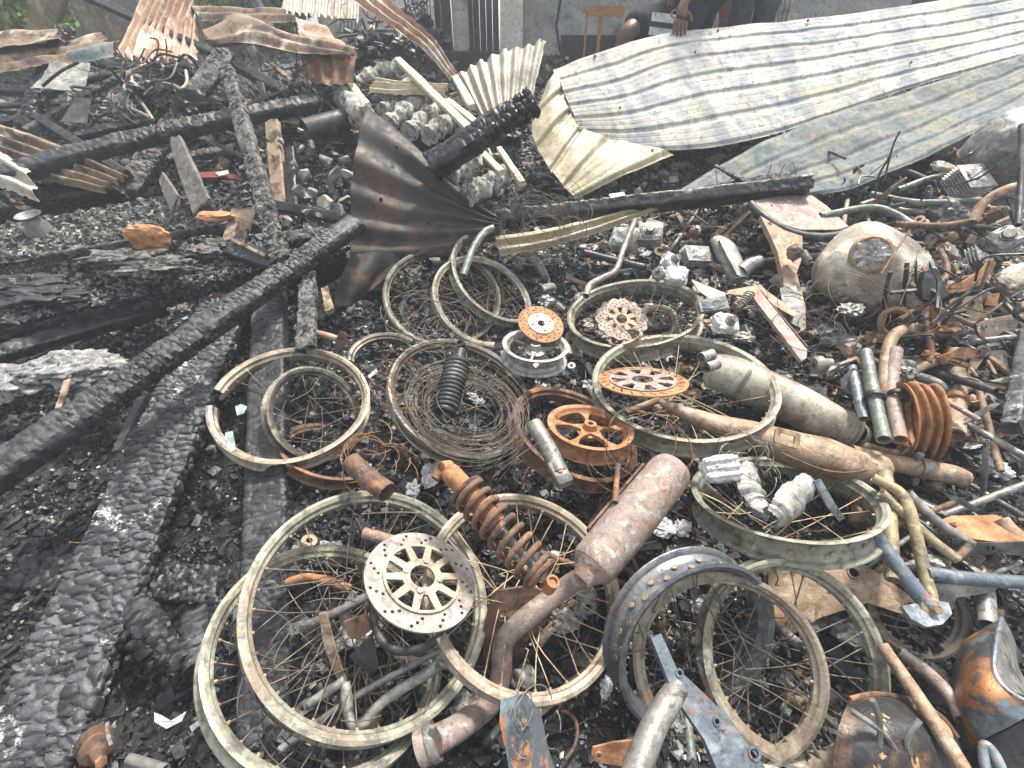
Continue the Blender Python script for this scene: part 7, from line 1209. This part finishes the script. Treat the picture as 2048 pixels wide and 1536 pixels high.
# ---------------------------------------------------------------- tangle of frame parts, thin sticks, far rubble
q = np.random.RandomState(123)
def spot(x0, x1, y0, y1, lift): return G(q.uniform(x0, x1), q.uniform(y0, y1), q.uniform(*lift))
ZN = [((1600, 2060), (345, 520), 'in the wreckage behind the fuel tank'), ((1640, 2060), (560, 760), 'in the tangle below the fuel tank'), ((1850, 2060), (640, 960), 'beside the mottled fork leg at the right edge'), ((1720, 2060), (950, 1180), 'among the ochre tubes at right'), ((1140, 1500), (440, 600), 'on the ash behind the wide pale wheel'), ((540, 1250), (1060, 1500), 'under the spokes of the large front wheels'), ((1280, 1760), (1180, 1530), 'inside the wheels at lower right')]
for zi, (xr, yr, where) in enumerate(ZN):
    nk = [44, 34, 26, 22, 22, 26, 20][zi]
    for k in range(nk):
        P = spot(xr[0], xr[1], yr[0], yr[1], (.01, .12 if zi < 4 else .03)); sc = dep(P) * (1 if zi < 5 else .85); t = k % 6; d = nrm(q.normal(size=3) * [1, 1, .35]); L = q.uniform(.05, .18) * sc; mt = ['rust_tan', 'steel', 'rust_dark', 'iron', 'green_tube', 'rust_pink'][q.randint(6)]
        if t in (0, 3): r = q.uniform(.005, .011); s_ = np.cross(d, (0, 0, 1)) * q.normal() * L * .4; m = M(); pipe(m, [P - d * L, P + s_ * .5, P + d * L + s_], r, seg=10, k=5); nm, lab, cat = 'bent_tube', 'short bent scorched tube lying ' + where, 'tube'
        elif t == 1: m = M(); w_ = q.uniform(.01, .018); l = L * .8; prism(m, [[(-l, -w_ * .6), (-l * .2, -w_), (l * .8, -w_), (l, -w_ * .4), (l, w_ * .5), (l * .7, w_), (-l * .1, w_ * .6), (-l, w_)], circ2(w_ * .35, 8, l * .75, 0), circ2(w_ * .3, 8, -l * .6, 0)], P, nrm(q.normal(size=3) + [0, -.5, 1]), q.uniform(.003, .008), d, lambda p: .008 * np.sin(p[:, 0] * 30)); nm, lab, cat = 'bracket', 'rusty drilled bracket lying ' + where, 'bracket'
        elif t == 2: m = M(); c_ = q.uniform(.015, .03); n_ = nrm(q.normal(size=3) + [0, 0, .8]); lathe(m, [(.3 * c_, -c_), (.8 * c_, -c_), (c_, -.7 * c_), (c_, -.2 * c_), (.7 * c_, 0), (.7 * c_, .8 * c_), (.45 * c_, .85 * c_), (.3 * c_, .8 * c_)][::-1], P, n_, 18); nm, lab, cat, mt = 'bushing', 'scorched metal bushing lying ' + where, 'bushing', ['rust_tan', 'alu', 'steel'][q.randint(3)]
        elif t == 4: m = M(); r0 = q.uniform(.03, .06); a0 = q.uniform(0, 6); e1, e2, e3 = frame(nrm(q.normal(size=3) + [0, 0, 1])); tube(m, [P + r0 * (math.cos(a0 + u) * e1 + math.sin(a0 + u) * e2) + e3 * .004 * u for u in np.linspace(0, q.uniform(2, 5.5), 26)], q.uniform(.002, .005), 7); nm, lab, cat = 'curled_rod', 'curled iron rod lying ' + where, 'rod'
        else: m = M(); c_ = q.uniform(.018, .035); lump(m, P, (c_ * 1.3, c_, c_ * .6), 3, .5, 2.4, k + zi * 31, wor=2); nm, lab, cat, mt = 'melted_lump', 'melted metal lump lying ' + where, 'metal lump', ['alu', 'ashgrey', 'steel'][q.randint(3)]
        szw = 'small ' if L < .08 else ('' if L < .13 else 'longish '); lab = uniq(szw + CW[mt] + ' ' + {'bent_tube': 'bent tube piece', 'bracket': 'drilled bracket', 'bushing': 'metal bushing', 'curled_rod': 'curled rod', 'melted_lump': 'melted lump'}[nm], P)
        tag(obj(nm, m, MT[mt], None, P, 45), lab, cat, cat + 's ' + where)
for k in range(64):                                  # thin sticks in the upper left rubble
    P = spot(-20, 700, 90, 420, (.02, .08)); a = q.uniform(-.5, 1.2); d = A(math.cos(a), math.sin(a) * .6, q.normal() * .3); L = q.uniform(.08, .42); w_ = q.uniform(.012, .035); m = M()
    beam(m, P - d * L, P + d * L, w_, w_ * q.uniform(.5, .9), (0, -.6, .8), .012, .025, .003, .004, jag=.02, seed=k, nick=.01)
    mt = ['char', 'char_grey', 'char_dark', 'wood_grey', 'wood_brown'][[0, 1, 2, 0, 1, 3, 4][k % 7]]; tag(obj('charred_stick', m, MT[mt], None, P, 35), uniq(('short ' if L < .18 else 'long ') + CW[mt] + ' stick lying', P), 'stick', 'burnt sticks in the upper left rubble')
for k in range(46):
    x, y = q.uniform(-20, 720), q.uniform(110, 480); P = G(x, y, .01); r = q.uniform(.02, .055); m = M(); stone(m, P, (r, r * .75, r * .55), 200 + k, 2); tag(obj('rubble_stone', m, MT[['stone', 'char_grey', 'ashgrey'][k % 3]], None, P, 20), uniq(('small ' if r < .035 else 'large ') + CW[['stone', 'char_grey', 'ashgrey'][k % 3]] + ' rubble lump', P), 'stone', 'rubble lumps in the upper left debris')
# ---------------------------------------------------------------- even haze volume added to lift the blacks like lens glare
m = M(); box(m, (0, 14, .6), (15, 0, 0), (0, 17, 0), (0, 0, 2.6)); hz = obj('haze', m, bpy.data.materials.new('glare_haze')); hz['kind'] = 'stuff'
hm = hz.data.materials[0]; hm.use_nodes = True; hm.node_tree.nodes.remove(hm.node_tree.nodes['Principled BSDF']); pv = hm.node_tree.nodes.new('ShaderNodeVolumePrincipled'); pv.inputs['Density'].default_value = .014; pv.inputs['Color'].default_value = (.86, .93, 1, 1)
hm.node_tree.links.new(pv.outputs[0], hm.node_tree.nodes['Material Output'].inputs['Volume']); hz.location = (0, 0, 0)

def coals(name, label, mt, n, area, sz, seed):
    r_ = np.random.RandomState(seed); m = M()
    for k in range(n):
        x, y = r_.uniform(area[0], area[1]), r_.uniform(area[2], area[3]); s_ = sz[0] * (sz[1] / sz[0]) ** (r_.rand() ** 2)
        stone(m, A(x, y, float(H(x, y)) + s_ * .1), (s_, s_ * r_.uniform(.6, .9), s_ * r_.uniform(.35, .7)), seed * 1000 + k, 1 + (s_ > .03))
    tag(obj(name, m, MT[mt], None, None, 30), label, 'debris', None, 'stuff')
coals('charcoal_lumps', 'larger charcoal lumps lying among the fine char', 'char', 900, (-1.6, 1.6, .2, 2.6), (.012, .045), 3)
coals('charcoal_lumps', 'large charred lumps heaped in the upper left', 'char_dark', 500, (-3.4, -.3, 1.5, 4.2), (.02, .09), 4)
coals('rubble_lumps', 'grey rubble lumps mixed into the right hand debris', 'stone', 450, (-.2, 2.4, 1.3, 3.2), (.010, .04), 5)
